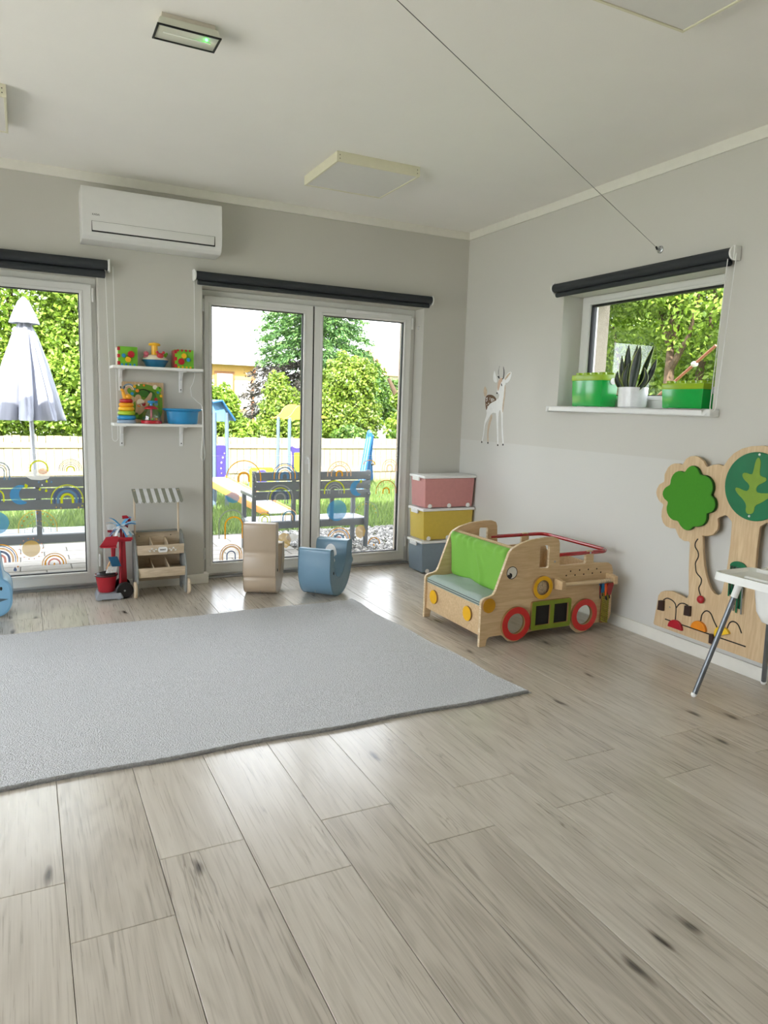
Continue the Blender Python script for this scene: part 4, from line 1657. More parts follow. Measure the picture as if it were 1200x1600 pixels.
for i, (x, w, h) in enumerate(((-.245, .030, .055), (-.222, .012, .075), (-.208, .010, .085), (-.192, .034, .072), (-.262, .010, .070))):
    q = MB()
    n = 14
    q.tube([(x, yo - .055 + .013 * math.cos(2 * PI * k / n), .338 + .013 * math.sin(2 * PI * k / n)) for k in range(n)], .0012, 6, closed=True)
    ringo = q.build('key_ring', M_ALU, tr)
    q = MB()
    yy = yo - .062 - .006 * (i % 2)
    q.hexa([(x - w * .35, yy - .003, .322 - h), (x + w * .35, yy - .003, .322 - h), (x + w * .35, yy + .003, .322 - h), (x - w * .35, yy + .003, .322 - h)],
           [(x - w, yy - .003, .326), (x + w, yy - .003, .326), (x + w, yy + .003, .326), (x - w, yy + .003, .326)])
    q.build('key_tag', KEYM[i], ringo, bevel=.002)
    q = MB()
    q.tube([(x, yy, .322 - h), (x + .004, yy, .322 - h - .022)], .004, 8)
    q.build('snap_hook', C_BLACK, ringo)
q = MB()
for k in range(15):
    z = .240 - k * .0125
    pts = [(-.168 + .026 * math.cos(2 * PI * i / 16), yo - .016 + .010 * math.sin(2 * PI * i / 16), z - .010 * math.cos(2 * PI * i / 16 + .5)) for i in range(16)]
    q.tube(pts, .0036, 6, closed=True)
q.build('coiled_cord', mat('cord_olive', (150, 140, 44), .7, var=.25, scale=80), tr, label='olive cord wound in tight coils')
q = MB()
q.box(-.192, -.146, yo - .012, yo - .0003, .052, .262)
q.build('cord_board', wood('dark_beech', (150, 108, 62), (118, 80, 44), axis=2), tr, bevel=.003)
# red rail round the load bed
RZ = .512
rl = [(-.600, TF - .010, RZ), (-.21, TF - .010, RZ)]
for k in range(9):
    a = PI / 2 - PI / 2 * k / 8
    rl.append((-.21 + .07 * math.cos(a), TF - .080 + .07 * math.sin(a), RZ))
for k in range(9):
    a = 0 - PI / 2 * k / 8
    rl.append((-.21 + .07 * math.cos(a), TN + .080 + .07 * math.sin(a), RZ))
rl.append((-.545, TN + .010, RZ))
q = MB()
q.tube(rl, .0125, 14)
q.build('rail', mat('rail_red', (170, 26, 34), .25, coat=.6), tr, label='red tubular rail')
for (x, z) in ((-.308, RZ), (-.585, .475)):
    q = MB()
    q.lathe([(0, 0), (.007, 0), (.006, .003), (0, .003)], (x, yo - .0003, z), 12, axis='y')
    q.build('bolt', M_ALU, tr)

# ------------------------------------------------------------------ foam rockers


def rocker(label, profile, width, loc, az, col, cname, white_pad, kind='foam_rocker', group='soft foam rockers'):
    """vinyl-covered foam block: side profile (depth, height) extruded across its width; rz turns its depth axis to azimuth `az`"""
    t = thing(kind, label, 'foam rocker', loc, -math.radians(az), group)
    m = mat(cname, col, .33, var=.03, scale=12, bump=.05, bscale=18, spec=.6)
    pr = smooth_poly(profile, 2)
    me = sheet('foam_body', [pr], 'yz', 0.0, width, m, t, bevel=.010, local=True)
    for s in (-1, 1):
        q = MB()
        inset = [(d * .0 + d, z) for d, z in pr]
        pts = [(s * (width / 2 - .003), d, z) for d, z in pr]
        q.tube(pts, .0022, 6, closed=True)
        q.build('seam', m, t, local=True)
    if white_pad:
        d0, zc, hh, ww = white_pad
        q = MB()
        vs = []
        n = 28
        for k in range(n):
            a = 2 * PI * k / n
            zz = zc + hh * math.sin(a)
            # follow the inner slope of the back block
            dd = d0 + .055 * ((zz - zc) / hh) ** 2 * (1 if zz < zc else .0) * -1 + .008 * (zz - zc) / hh
            vs.append((ww * math.cos(a), dd - .006, zz))
        vs.append((0, d0 - .012, zc))
        q.add(vs, [(k, (k + 1) % n, n) for k in range(n)])
        q.build('seat_pad', M_WHITE, t, local=True)
    for s in (-1, 1):
        for (d, z) in ((.060, .185),):
            q = MB()
            q.ball((s * (width / 2 + .001), d, z), .012, 12, s=(.25, .6, 1))
            q.build('eye', C_BLACK, t, local=True)
    q = MB()
    q.tube([(0, .030, .018), (0, .022, .05), (.004, .020, .06)], .002, 6)
    q.build('zip_pull', M_ALU, t, local=True)
    return t


PB = [(.0, .352), (.0, .30), (-.006, .22), (.004, .13), (.040, .055), (.095, .012), (.165, .0005), (.235, .004), (.300, .035), (.355, .090), (.390, .160), (.405, .20), (.425, .205), (.428, .225), (.405, .245),
      (.395, .27), (.400, .33), (.400, .375), (.385, .383), (.315, .380), (.300, .360), (.290, .29), (.262, .205), (.215, .150), (.165, .135), (.115, .155), (.078, .21), (.065, .29), (.060, .345), (.048, .360), (.014, .362)]
PBe = [(-.012, .520), (-.012, .43), (-.004, .345), (.008, .315), (-.008, .28), (-.016, .20), (-.010, .150), (.008, .138), (-.004, .120), (.006, .06), (.045, .018), (.110, .0005), (.190, .004), (.260, .030), (.315, .085), (.352, .150),
       (.372, .20), (.385, .215), (.372, .24), (.362, .29), (.362, .335), (.345, .345), (.275, .340), (.265, .30), (.245, .21), (.205, .15), (.160, .14), (.120, .175), (.098, .25), (.090, .34), (.100, .42), (.098, .505), (.082, .530), (.004, .532)]
rocker('beige vinyl foam rocker with a tall front block, standing before the terrace door', PBe, .235, (-1.968, -0.520, 0.0), 28, (182, 164, 142), 'beige_vinyl', None)
rocker('blue-grey vinyl foam rocker with two equal blocks and a scooped seat', PB, .250, (-1.625, -0.705, 0.0), 46, (112, 146, 168), 'blue_vinyl', (.289, .265, .085, .050))
PW3 = [(.0, .130), (.004, .075), (.030, .030), (.075, .006), (.150, .0005), (.230, .006), (.300, .040), (.350, .10), (.380, .18), (.390, .28), (.390, .385), (.375, .400), (.300, .400), (.285, .36), (.262, .25), (.215, .20), (.165, .20), (.130, .25),
       (.115, .37), (.105, .390), (.070, .390), (.060, .372), (.050, .250), (.042, .240), (.018, .222), (.002, .180)]
rk3 = rocker('pale sky blue foam rocker with a notched nose beside the left terrace door', PW3, .240, (-3.532, -0.34, 0.0), -90, (134, 186, 222), 'sky_vinyl', None)
q = MB()
q.add([(-.1212, .022, .116), (-.1212, .16, .135), (-.1212, .16, .075), (-.1175, .022, .116), (-.1175, .16, .135), (-.1175, .16, .075)], [(0, 1, 2), (3, 5, 4), (0, 3, 4, 1), (1, 4, 5, 2), (2, 5, 3, 0)])
q.build('mouth_notch', mat('slate_vinyl', (84, 104, 120), .5), rk3, local=True)

# ------------------------------------------------------------------ toy market stand
mk = thing('market_stand', 'small grey and wood toy market stand with striped awning and wheels', 'toy stand', (-2.59, -0.2, 0))
M_GREY = mat('stand_grey', (138, 140, 136), .6, var=.05)
M_ASH = wood('pale_ash', (218, 200, 174), (198, 178, 150), axis=0, scale=1.6)
M_ASHV = wood('pale_ash_upright', (222, 204, 178), (202, 182, 154), axis=2, scale=1.6)
SX0, SX1 = -2.762, -2.432
for x in (SX0, SX1):
    sheet('side_board', [[(-.06, .012), (-.06, .435), (-.10, .435), (-.165, .40), (-.235, .31), (-.285, .205), (-.290, .10), (-.275, .012), (-.235, .012), (-.215, .055), (-.15, .055), (-.115, .012)]],
          'yz', x, .012, M_GREY, mk, bevel=.001)
xi0, xi1 = SX0 + .0062, SX1 - .0062
q = MB()
q.box(xi0, xi1, -.072, -.060, .07, .43)
q.build('back_board', M_ASH, mk, bevel=.001)
q = MB()
q.box(SX0 - .004, SX1 + .004, -.098, -.0585, .432, .440)
q.build('top_board', M_GREY, mk, bevel=.001)
for (zb, zt, yf, ydiv) in ((.292, .362, -.248, 3), (.140, .208, -.285, 3)):
    q = MB()
    q.hexa([(xi0, yf + .012, zb), (xi1, yf + .012, zb), (xi1, yf + .024, zb), (xi0, yf + .024, zb)], [(xi0, yf, zt), (xi1, yf, zt), (xi1, yf + .012, zt), (xi0, yf + .012, zt)])
    q.build('tray_front', M_ASH, mk, bevel=.001)
    q = MB()
    q.hexa([(xi0, yf + .024, zb), (xi1, yf + .024, zb), (xi1, -.074, zb + .03), (xi0, -.074, zb + .03)], [(xi0, yf + .024, zb + .008), (xi1, yf + .024, zb + .008), (xi1, -.074, zb + .038), (xi0, -.074, zb + .038)])
    q.build('tray_floor', M_ASH, mk, bevel=.0005)
    for k in (1, 2):
        xx = xi0 + (xi1 - xi0) * k / 3
        q = MB()
        q.hexa([(xx - .003, yf + .025, zb + .009), (xx + .003, yf + .025, zb + .009), (xx + .003, -.075, zb + .04), (xx - .003, -.075, zb + .04)],
               [(xx - .003, yf + .014, zt - .004), (xx + .003, yf + .014, zt - .004), (xx + .003, -.075, zt + .030), (xx - .003, -.075, zt + .030)])
        q.build('divider', M_ASHV, mk)
# sign
yS = -.2495
sg = sheet('sign_plate', [smooth_poly([(-2.612, .309), (-2.612, .313), (-2.618, .318), (-2.618, .338), (-2.612, .343), (-2.612, .348), (-2.560, .348), (-2.560, .343), (-2.554, .338), (-2.554, .318), (-2.560, .313), (-2.560, .309)], 1)],
           'xz', yS - .0005, .0030, M_WHITE, mk)
text_mesh('lettering', 'MARKET', .0150, C_BLACK, sg, Matrix.Translation((-2.586, yS - .0030, .328)) @ Matrix.Rotation(PI / 2, 4, 'X'), sx=.72)
for s in (-1, 1):
    q = MB()
    pts = [(-2.586 + s * (.038 + .058 * i / 12), yS + .002, .329 + .006 * math.sin(i * 1.05)) for i in range(13)]
    q.tube(pts, .0016, 6)
    for i in (2, 4, 7, 10):
        c = pts[i]
        q.ball((c[0], c[1], c[2] + .005 * (1 if i % 2 else -1)), .005, 8, s=(1.4, .3, .6))
    q.build('scroll_ornament', M_WHITE, mk)
# awning posts, awning strips
for x in (-2.752, -2.452):
    q = MB()
    q.tube([(x, -.105, .425), (x, -.105, .735)], .007, 12)
    q.build('post', M_ASHV, mk)
M_AWG = mat('awning_grey', (142, 144, 130), .6)
M_AWW = mat('awning_white', (228, 228, 230), .6)
ns = 13
aw0, aw1 = -2.768, -2.440
for i in range(ns):
    a = aw0 + (aw1 - aw0) * i / ns
    b = aw0 + (aw1 - aw0) * (i + 1) / ns
    q = MB()
    th = .005
    top = [(a, -.085, .742), (b, -.085, .742)]
    lo = [(a, -.235, .672), (b, -.235, .672)]
    n = 6
    vs = [(a, -.085, .742), (b, -.085, .742), (b, -.235, .676)]
    for k in range(1, n):
        t = k / n
        vs.append((b + (a - b) * t, -.235 - .012 * math.sin(PI * t), .676 - .012 * math.sin(PI * t)))
    vs.append((a, -.235, .676))
    m0 = len(vs)
    vs2 = [(x, y, z - th) for x, y, z in vs]
    fs = [tuple(range(m0)), tuple(m0 + k for k in reversed(range(m0)))] + [(k, (k + 1) % m0, m0 + (k + 1) % m0, m0 + k) for k in range(m0)]
    q.add(vs + vs2, fs)
    q.build('awning_strip', M_AWG if i % 2 == 0 else M_AWW, mk)
for x, s in ((SX0 - .006, -1), (SX1 + .006, 1)):
    q = MB()
    q.lathe([(0, 0), (.055, 0), (.057, .004 * s), (.057, .014 * s), (.053, .018 * s), (0, .018 * s)], (x + .001 * s, -.268, .0575), 32, axis='x')
    w = q.build('wheel', M_ASHV, mk)
    q = MB()
    q.lathe([(0, 0), (.006, 0), (.005, .004 * s), (0, .004 * s)], (x + .019 * s, -.268, .0575), 12, axis='x')
    q.build('wheel_bolt', M_ALU, w)
for (x, z) in ((-2.72, .40), (-2.50, .40)):
    q = MB()
    q.lathe([(0, 0), (.004, 0), (.003, .002), (0, .002)], (x, -.0725, z), 10, axis='y')
    q.build('screw', C_BLACK, mk)

# ------------------------------------------------------------------ toy cleaning trolley
ct = thing('cleaning_trolley', 'toy cleaning trolley with red uprights, grey base and black wheels', 'toy trolley', (-2.92, -0.19, 0))
M_CRED = mat('trolley_red', (176, 26, 44), .4, coat=.2)
M_CGREY = mat('trolley_grey', (150, 154, 162), .45)
q = MB()
q.hexa([(-3.036, -.275, .008), (-2.86, -.285, .008), (-2.80, -.115, .008), (-3.030, -.085, .008)], [(-3.020, -.262, .046), (-2.875, -.270, .046), (-2.82, -.125, .046), (-3.016, -.095, .046)])
q.build('base', M_CGREY, ct, bevel=.006)
for (x, y) in ((-3.01, -.255), (-3.01, -.110), (-2.885, -.265)):
    q = MB()
    q.box(x - .012, x + .012, y - .012, y + .012, .0004, .010)
    q.build('foot', M_CGREY, ct, bevel=.002)
for x in (-2.840,):
    q = MB()
    q.lathe([(0, .0), (.050, .0), (.057, .006), (.057, .026), (.050, .032), (.03, .030), (0, .028)], (-2.846, -.232, .0575), 36, axis='y')
    w = q.build('wheel', C_BLACK, ct)
    q = MB()
    q.lathe([(0, 0), (.007, 0), (.006, .004), (0, .004)], (-2.846, -.262, .0575), 14, axis='y')
    q.build('hub_cap', M_ALU, w)
    q = MB()
    q.lathe([(0, .0), (.050, .0), (.057, .006), (.057, .026), (.050, .032), (0, .032)], (-2.846, -.090, .0575), 36, axis='y')
    q.build('wheel', C_BLACK, ct)
q = MB()
q.hexa([(-2.872, -.150, .05), (-2.815, -.150, .05), (-2.815, -.128, .05), (-2.872, -.128, .05)], [(-2.858, -.140, .40), (-2.822, -.140, .40), (-2.822, -.120, .40), (-2.858, -.120, .40)])
q.hexa([(-2.846, -.142, .39), (-2.818, -.142, .39), (-2.818, -.122, .39), (-2.846, -.122, .39)], [(-2.822, -.138, .52), (-2.794, -.138, .52), (-2.794, -.118, .52), (-2.822, -.118, .52)])
q.tube([(-2.790, -.128, .50), (-2.793, -.128, .535), (-2.812, -.128, .552), (-2.838, -.128, .550)], .012, 12)
q.build('upright', M_CRED, ct, bevel=.004)
q = MB()
q.tube([(-2.868, -.215, .05), (-2.862, -.200, .42)], .0085, 12)
q.build('handle_pole', M_CRED, ct)
q = MB()
q.tube([(-2.905, -.105, .05), (-2.890, -.120, .40)], .0085, 12)
q.build('handle_pole', M_CRED, ct)
q = MB()
q.box(-2.880, -2.790, -.212, -.188, .392, .404)
q.box(-2.880, -2.790, -.165, -.135, .392, .404)
q.build('tool_holder', M_CRED, ct, bevel=.003)

# things carried by the trolley
bk = thing('toy_bucket', 'small red bucket with black rim on the toy cleaning trolley', 'bucket', (-2.957, -.185, .0465))
q = MB()
q.lathe([(0, .0), (.050, .0), (.054, .004), (.070, .112), (.074, .118), (.070, .122), (.064, .118), (.050, .010), (0, .008)], (-2.957, -.185, .0465), 32)
q.build('pail', M_CRED, bk)
q = MB()
q.tube([(-2.957 + .073 * math.cos(2 * PI * i / 32), -.185 + .073 * math.sin(2 * PI * i / 32), .163) for i in range(32)], .005, 8, closed=True)
q.build('rim', C_BLACK, bk)
q = MB()
q.lathe([(.060, .10), (.064, .125), (.052, .135), (.030, .128), (0, .120)], (-2.957, -.185, .0465), 24, radial=lambda a, i: 1 - .35 * (a < PI))
q.build('wringer', C_BLACK, bk)
q = MB()
q.tube([(-2.957 + .074 * math.cos(PI * i / 14), -.195 - .05 * math.sin(PI * i / 14), .160 + .010 * math.sin(PI * i / 14)) for i in range(15)], .003, 6)
q.build('bail', C_BLACK, bk)

dp = thing('toy_dustpan', 'red toy dustpan hooked on the toy cleaning trolley', 'dustpan', (-2.93, -.225, .35))
sheet('pan', [[(-3.000, .366), (-2.955, .432), (-2.880, .436), (-2.874, .420), (-2.892, .362)]], 'xz', -.222, .008, M_CRED, dp, bevel=.001)
q = MB()
q.hexa([(-2.995, -.250, .362), (-2.890, -.250, .358), (-2.890, -.226, .358), (-2.995, -.226, .362)], [(-2.995, -.250, .368), (-2.890, -.250, .364), (-2.890, -.226, .368), (-2.995, -.226, .372)])
q.build('lip', M_CRED, dp, bevel=.001)
q = MB()
q.tube([(-2.878, -.225, .420), (-2.84, -.222, .415), (-2.785, -.218, .412)], .010, 12)
q.build('grip', M_CRED, dp)

mp_ = thing('toy_mop', 'toy mop with pale blue fabric strips standing on the toy cleaning trolley', 'mop', (-2.853, -.170, .05))
q = MB()
q.tube([(-2.853, -.178, .048), (-2.853, -.176, .50)], .0075, 12)
q.build('pole', M_CRED, mp_)
M_MOP = [mat('mop_blue', (96, 170, 222), .9), mat('mop_light', (150, 200, 232), .9), mat('mop_white', (226, 230, 232), .9)]
for i in range(34):
    a = random.uniform(0, 2 * PI)
    Lr = random.uniform(.06, .105)
    up = random.uniform(-.4, 1.0)
    pts = []
    for k in range(5):
        s = k / 4
        pts.append(Vector((-2.853 + Lr * s * math.cos(a), -.176 + Lr * s * math.sin(a) * .8, .488 + Lr * up * s - .055 * s * s + .018 * s)))
    side = Vector((-math.sin(a), math.cos(a), .2)) * .0100
    q = MB()
    vs, fs = [], []
    for pnt in pts:
        vs += [pnt - side, pnt + side, pnt + side + Vector((0, 0, .0018)), pnt - side + Vector((0, 0, .0018))]
    for k in range(4):
        for c in range(4):
            fs.append((k * 4 + c, k * 4 + (c + 1) % 4, k * 4 + 4 + (c + 1) % 4, k * 4 + 4 + c))
    fs += [(0, 1, 2, 3), (16, 17, 18, 19)]
    q.add(vs, fs)
    q.build('mop_strip', M_MOP[i % 3 if i % 5 else 2], mp_)

br = thing('toy_broom', 'toy broom with white bristles standing on the toy cleaning trolley', 'broom', (-2.916, -.140, .05))
q = MB()
q.tube([(-2.905, -.150, .048), (-2.914, -.146, .455)], .0075, 12)
q.build('pole', M_CRED, br)
q = MB()
q.box(-2.938, -2.890, -.156, -.136, .452, .468)
q.build('head', mat('broom_red_dark', (140, 24, 36), .5), br, bevel=.003)
q = MB()
for i in range(60):
    x = random.uniform(-2.936, -2.892)
    y = random.uniform(-.154, -.138)
    q.tube([(x, y, .466), (x + random.uniform(-.012, .012), y + random.uniform(-.008, .008), .505)], .0012, 4)
props(q.build('bristles', M_WHITE, br), kind='stuff')
hb = thing('toy_hand_brush', 'toy hand brush with teal block and white bristles hanging over the red bucket', 'brush', (-2.905, -.212, .17))
q = MB()
q.obox((-2.905, -.236, .262), (.030, 0, 0), (0, .010, 0), (-.012, 0, .034))
q.build('block', mat('brush_teal', (20, 84, 120), .5), hb, bevel=.003)
q = MB()
for i in range(70):
    u = random.uniform(-.029, .029)
    v = random.uniform(-.008, .008)
    q.tube([(-2.893 + u - .024, -.236 + v, .230), (-2.893 + u * 1.1 - .038, -.236 + v * 1.2, .186)], .0013, 4)
props(q.build('bristles', M_WHITE, hb), kind='stuff')
q = MB()
q.tube([(-2.918, -.232, .20), (-2.948, -.232, .20), (-2.955, -.232, .215), (-2.92, -.238, .295)], .006, 8)
q.build('grip', mat('grip_wood', (206, 160, 110), .5), hb)

# ------------------------------------------------------------------ wooden tree activity panel on the right wall
tp = thing('tree_activity_panel', 'large wooden tree-shaped activity panel mounted low on the right wall', 'wall panel', (-0.001, -2.93, .117))
left = [(-2.352, .116), (-2.345, .125), (-2.363, .300), (-2.378, .325), (-2.405, .340), (-2.457, .351), (-2.523, .344), (-2.560, .335), (-2.572, .340), (-2.578, .361), (-2.562, .50), (-2.555, .614), (-2.553, .655), (-2.545, .664), (-2.513, .66), (-2.477, .673), (-2.457, .698),
        (-2.448, .715), (-2.440, .721), (-2.403, .717), (-2.372, .724), (-2.348, .743), (-2.334, .775), (-2.332, .81), (-2.340, .842), (-2.338, .850), (-2.308, .864), (-2.287, .89), (-2.279, .912), (-2.282, .936), (-2.297, .963), (-2.330, .982), (-2.332, .990),
        (-2.33, 1.027), (-2.350, 1.068), (-2.370, 1.086), (-2.395, 1.096), (-2.425, 1.098), (-2.448, 1.094), (-2.455, 1.098), (-2.474, 1.129), (-2.50, 1.145), (-2.53, 1.150), (-2.555, 1.147), (-2.591, 1.127), (-2.612, 1.100), (-2.620, 1.096), (-2.63, 1.099),
        (-2.656, 1.111), (-2.69, 1.117), (-2.720, 1.111), (-2.728, 1.116), (-2.748, 1.150), (-2.779, 1.183), (-2.822, 1.209), (-2.877, 1.226)]
AXm = -2.945
right = [(2 * AXm - a, b) for a, b in reversed(left)]
outer = left + [(AXm, 1.233)] + right
hole = [(-2.631, .711), (-2.664, .715), (-2.700, .729), (-2.724, .760), (-2.727, .792), (-2.719, .822), (-2.728, .830), (-2.762, .847), (-2.775, .845), (-2.805, .822), (-2.809, .810), (-2.812, .70), (-2.808, .582), (-2.803, .523), (-2.792, .435), (-2.785, .415), (-2.770, .406),
        (-2.745, .409), (-2.720, .430), (-2.702, .455), (-2.680, .50), (-2.662, .55), (-2.646, .63), (-2.636, .703)]
hole2 = [(2 * -2.891 - a, b) for a, b in hole]
sheet('board', [outer, hole, hole2], 'yz', -.052, .018, [M_BIRCHV, mat('panel_edge', (196, 168, 130), .6)], tp, bevel=.002)
for (y, z) in ((-2.42, .20), (-2.60, .50), (-2.46, .95), (-2.89, .75), (-3.3, .5), (-3.42, .2), (-3.43, .95)):
    q = MB()
    q.lathe([(0, 0), (.014, 0), (.014, -.042), (0, -.042)], (-.0006, y, z), 14, axis='x')
    q.build('wall_spacer', M_ALU, tp)
fl = [(-2.541, 1.099), (-2.574, 1.089), (-2.594, 1.060), (-2.602, 1.050), (-2.645, 1.050), (-2.680, 1.024), (-2.692, .984), (-2.684, .955), (-2.682, .946), (-2.708, .928), (-2.719, .890), (-2.703, .857), (-2.670, .844), (-2.666, .838), (-2.668, .805), (-2.651, .776), (-2.618, .760), (-2.594, .758),
      (-2.584, .754), (-2.563, .731), (-2.529, .727), (-2.497, .745), (-2.480, .766), (-2.470, .772), (-2.432, .771), (-2.397, .797), (-2.384, .835), (-2.392, .864), (-2.390, .873), (-2.359, .888), (-2.345, .918), (-2.360, .951), (-2.392, .970), (-2.398, .979), (-2.399, 1.011),
      (-2.419, 1.045), (-2.452, 1.060), (-2.484, 1.055), (-2.494, 1.058), (-2.512, 1.085)]
sheet('flower_cushion', [smooth_poly(fl, 1)], 'yz', -.074, .024, [mat('leaf_green_felt', (66, 142, 30), .85, var=.03, scale=80), mat('leaf_green_side', (30, 82, 18), .8)], tp, bevel=.006)
M_DGR = mat('dark_green_vinyl', (14, 112, 70), .35, var=.08, scale=8, bump=.1, bscale=6)
dsc = sheet('round_flap', [circle(-2.930, 1.021, .178, 60)], 'yz', -.068, .012, M_DGR, tp, bevel=.004)
lf = [(-2.934, 1.174), (-2.946, 1.165), (-2.952, 1.145), (-2.950, 1.085), (-2.972, 1.075), (-2.989, 1.074), (-2.994, 1.060), (-2.976, 1.046), (-2.948, 1.031), (-2.939, 1.007), (-2.953, .990), (-3.020, .998), (-3.030, .985), (-2.977, .943), (-2.943, .925), (-2.942, .893), (-2.930, .879),
      (-2.905, .876), (-2.893, .890), (-2.895, .922), (-2.872, .949), (-2.837, .973), (-2.817, .998), (-2.830, 1.008), (-2.884, .991), (-2.900, 1.003), (-2.902, 1.028), (-2.862, 1.054), (-2.851, 1.078), (-2.867, 1.090), (-2.908, 1.080), (-2.915, 1.099), (-2.921, 1.155)]
sheet('leaf_print', [smooth_poly(lf, 1)], 'yz', -.0752, .002, mat('leaf_olive', (124, 156, 40), .5, var=.06), dsc, bevel=.0004)
for (y, z) in ((-2.939, 1.187), (-2.917, .866)):
    q = MB()
    q.lathe([(0, 0), (.0065, 0), (.0045, -.004), (0, -.005)], (-.0745, y, z), 14, axis='x')
    q.build('rivet', M_WHITE, dsc)
M_GROOVE = mat('groove_black', (26, 20, 16), .7)


def groove(pts, r=.0036):
    pts = [(a, b) for a, b in pts]
    P = []
    n = len(pts)
    for i in range(n - 1):
        p0, p1, p2, p3 = pts[max(i - 1, 0)], pts[i], pts[i + 1], pts[min(i + 2, n - 1)]
        for k in range(6):
            t = k / 6
            P.append(tuple(.5 * ((2 * p1[c]) + (-p0[c] + p2[c]) * t + (2 * p0[c] - 5 * p1[c] + 4 * p2[c] - p3[c]) * t * t + (-p0[c] + 3 * p1[c] - 3 * p2[c] + p3[c]) * t ** 3) for c in (0, 1)))
    P.append(pts[-1])
    qq = MB()
    qq.tube([(-.0612, a, b) for a, b in P], r, 6)
    return qq.build('groove', M_GROOVE, tp)


groove([(-2.606, .690), (-2.592, .665), (-2.594, .640), (-2.614, .618), (-2.620, .590), (-2.606, .555), (-2.607, .535), (-2.618, .499), (-2.652, .472), (-2.654, .444), (-2.643, .413), (-2.659, .376)])
groove([(-2.406, .285), (-2.434, .302), (-2.479, .294), (-2.500, .264), (-2.504, .187)])
groove([(-2.502, .262), (-2.523, .291), (-2.550, .301), (-2.583, .297)])
groove([(-2.430, .174), (-2.70, .175), (-2.967, .176)])
groove([(-2.676, .228), (-2.681, .272), (-2.705, .299), (-2.735, .293), (-2.762, .255), (-2.792, .218)])
groove([(-2.847, .240), (-2.858, .274), (-2.881, .288), (-2.910, .278), (-2.935, .239)])
q = MB()
q.ball((-.075, -2.672, .357), .0225, 18, s=(.7, 1, 1))
q.build('slider_knob', mat('knob_red', (176, 30, 40), .4), tp, label='red round slider')
for pts in ([(-2.381, .277), (-2.417, .284), (-2.420, .222), (-2.379, .219)], [(-2.570, .296), (-2.608, .300), (-2.611, .242), (-2.569, .239)], [(-2.750, .182), (-2.777, .186), (-2.775, .130), (-2.752, .130)]):
    sheet('acorn_slider', [pts], 'yz', -.070, .018, mat('dark_walnut', (50, 28, 20), .5), tp, bevel=.002)


def half_round(c, r, ang, m, lab):
    pts = [(c[0] + r * math.cos(ang + PI * i / 14), c[1] + r * math.sin(ang + PI * i / 14)) for i in range(15)]
    sheet('half_slider', [pts], 'yz', -.070, .018, m, tp, bevel=.002, label=lab)


half_round((-2.515, .143), .050, 0, mat('slider_red', (176, 28, 44), .4), 'red half-round slider')
half_round((-2.675, .183), .050, 0, mat('slider_orange', (232, 140, 28), .4), 'orange half-round slider')
half_round((-2.828, .197), .048, -.45, mat('slider_yellow', (244, 200, 40), .4), 'yellow half-round slider')
q = MB()
q.lathe([(0, 0), (.004, 0), (.003, -.002), (0, -.002)], (-.061, -2.455, .253), 10, axis='x')
q.build('screw', M_ALU, tp)
td = sheet('tassel_cap', [[(-2.880 + .05 * math.cos(PI * i / 12), .585 + .032 * math.sin(PI * i / 12)) for i in range(13)]], 'yz', -.067, .010, M_DGR, tp, bevel=.002)
for i in range(15):
    y = -2.838 - i * .0062
    ln = random.uniform(.12, .255)
    q = MB()
    z = .588
    x = -.072 - .004 * (i % 3)
    pts = [(x, y, z), (x - .003, y - .002, z - ln * .5), (x + .002, y + random.uniform(-.006, .004), z - ln)]
    vs, fs = [], []
    for p_ in pts:
        vs += [(p_[0], p_[1] - .0042, p_[2]), (p_[0], p_[1] + .0042, p_[2]), (p_[0] + .002, p_[1] + .0042, p_[2]), (p_[0] + .002, p_[1] - .0042, p_[2])]
    for k in range(2):
        for c in range(4):
            fs.append((k * 4 + c, k * 4 + (c + 1) % 4, k * 4 + 4 + (c + 1) % 4, k * 4 + 4 + c))
    fs += [(0, 1, 2, 3), (8, 9, 10, 11)]
    q.add(vs, fs)
    q.build('fringe_strip', [M_DGR, mat('dark_pine_vinyl', (12, 50, 34), .4), mat('grey_vinyl', (120, 124, 120), .4)][0 if i % 3 == 0 else (1 if i % 7 else 2)], td)

# ------------------------------------------------------------------ high chair
hc = thing('high_chair', 'white plastic high chair with tray and grey metal legs by the right wall', 'high chair', (-0.28, -3.32, 0))
M_HCW = mat('highchair_white', (240, 240, 236), .35, var=.015)
M_LEG = mat('grey_tube_metal', (120, 124, 128), .3, metal=.6)
feet = [((-.526, -3.046), (-.385, -3.135)), ((-.034, -3.070), (-.170, -3.150)), ((-.526, -3.590), (-.385, -3.505)), ((-.034, -3.570), (-.170, -3.490))]
for (fx, fy), (tx, ty) in feet:
    a = Vector((fx, fy, .0))
    b = Vector((tx, ty, .60))
    q = MB()
    q.tube([a.lerp(b, .02), a.lerp(b, .93)], .0125, 16)
    lg = q.build('leg', M_LEG, hc)
    q = MB()
    q.tube([a.lerp(b, .93) , a.lerp(b, 1.02)], [.0165, .020], 16)
    q.tube([a.lerp(b, .86), a.lerp(b, .935)], .0165, 16)
    q.build('leg_socket', M_HCW, lg)
    q = MB()
    q.ball((a.lerp(b, .02).x, a.lerp(b, .02).y, .0152), .0150, 14)
    q.build('foot_cap', M_HCW, lg)
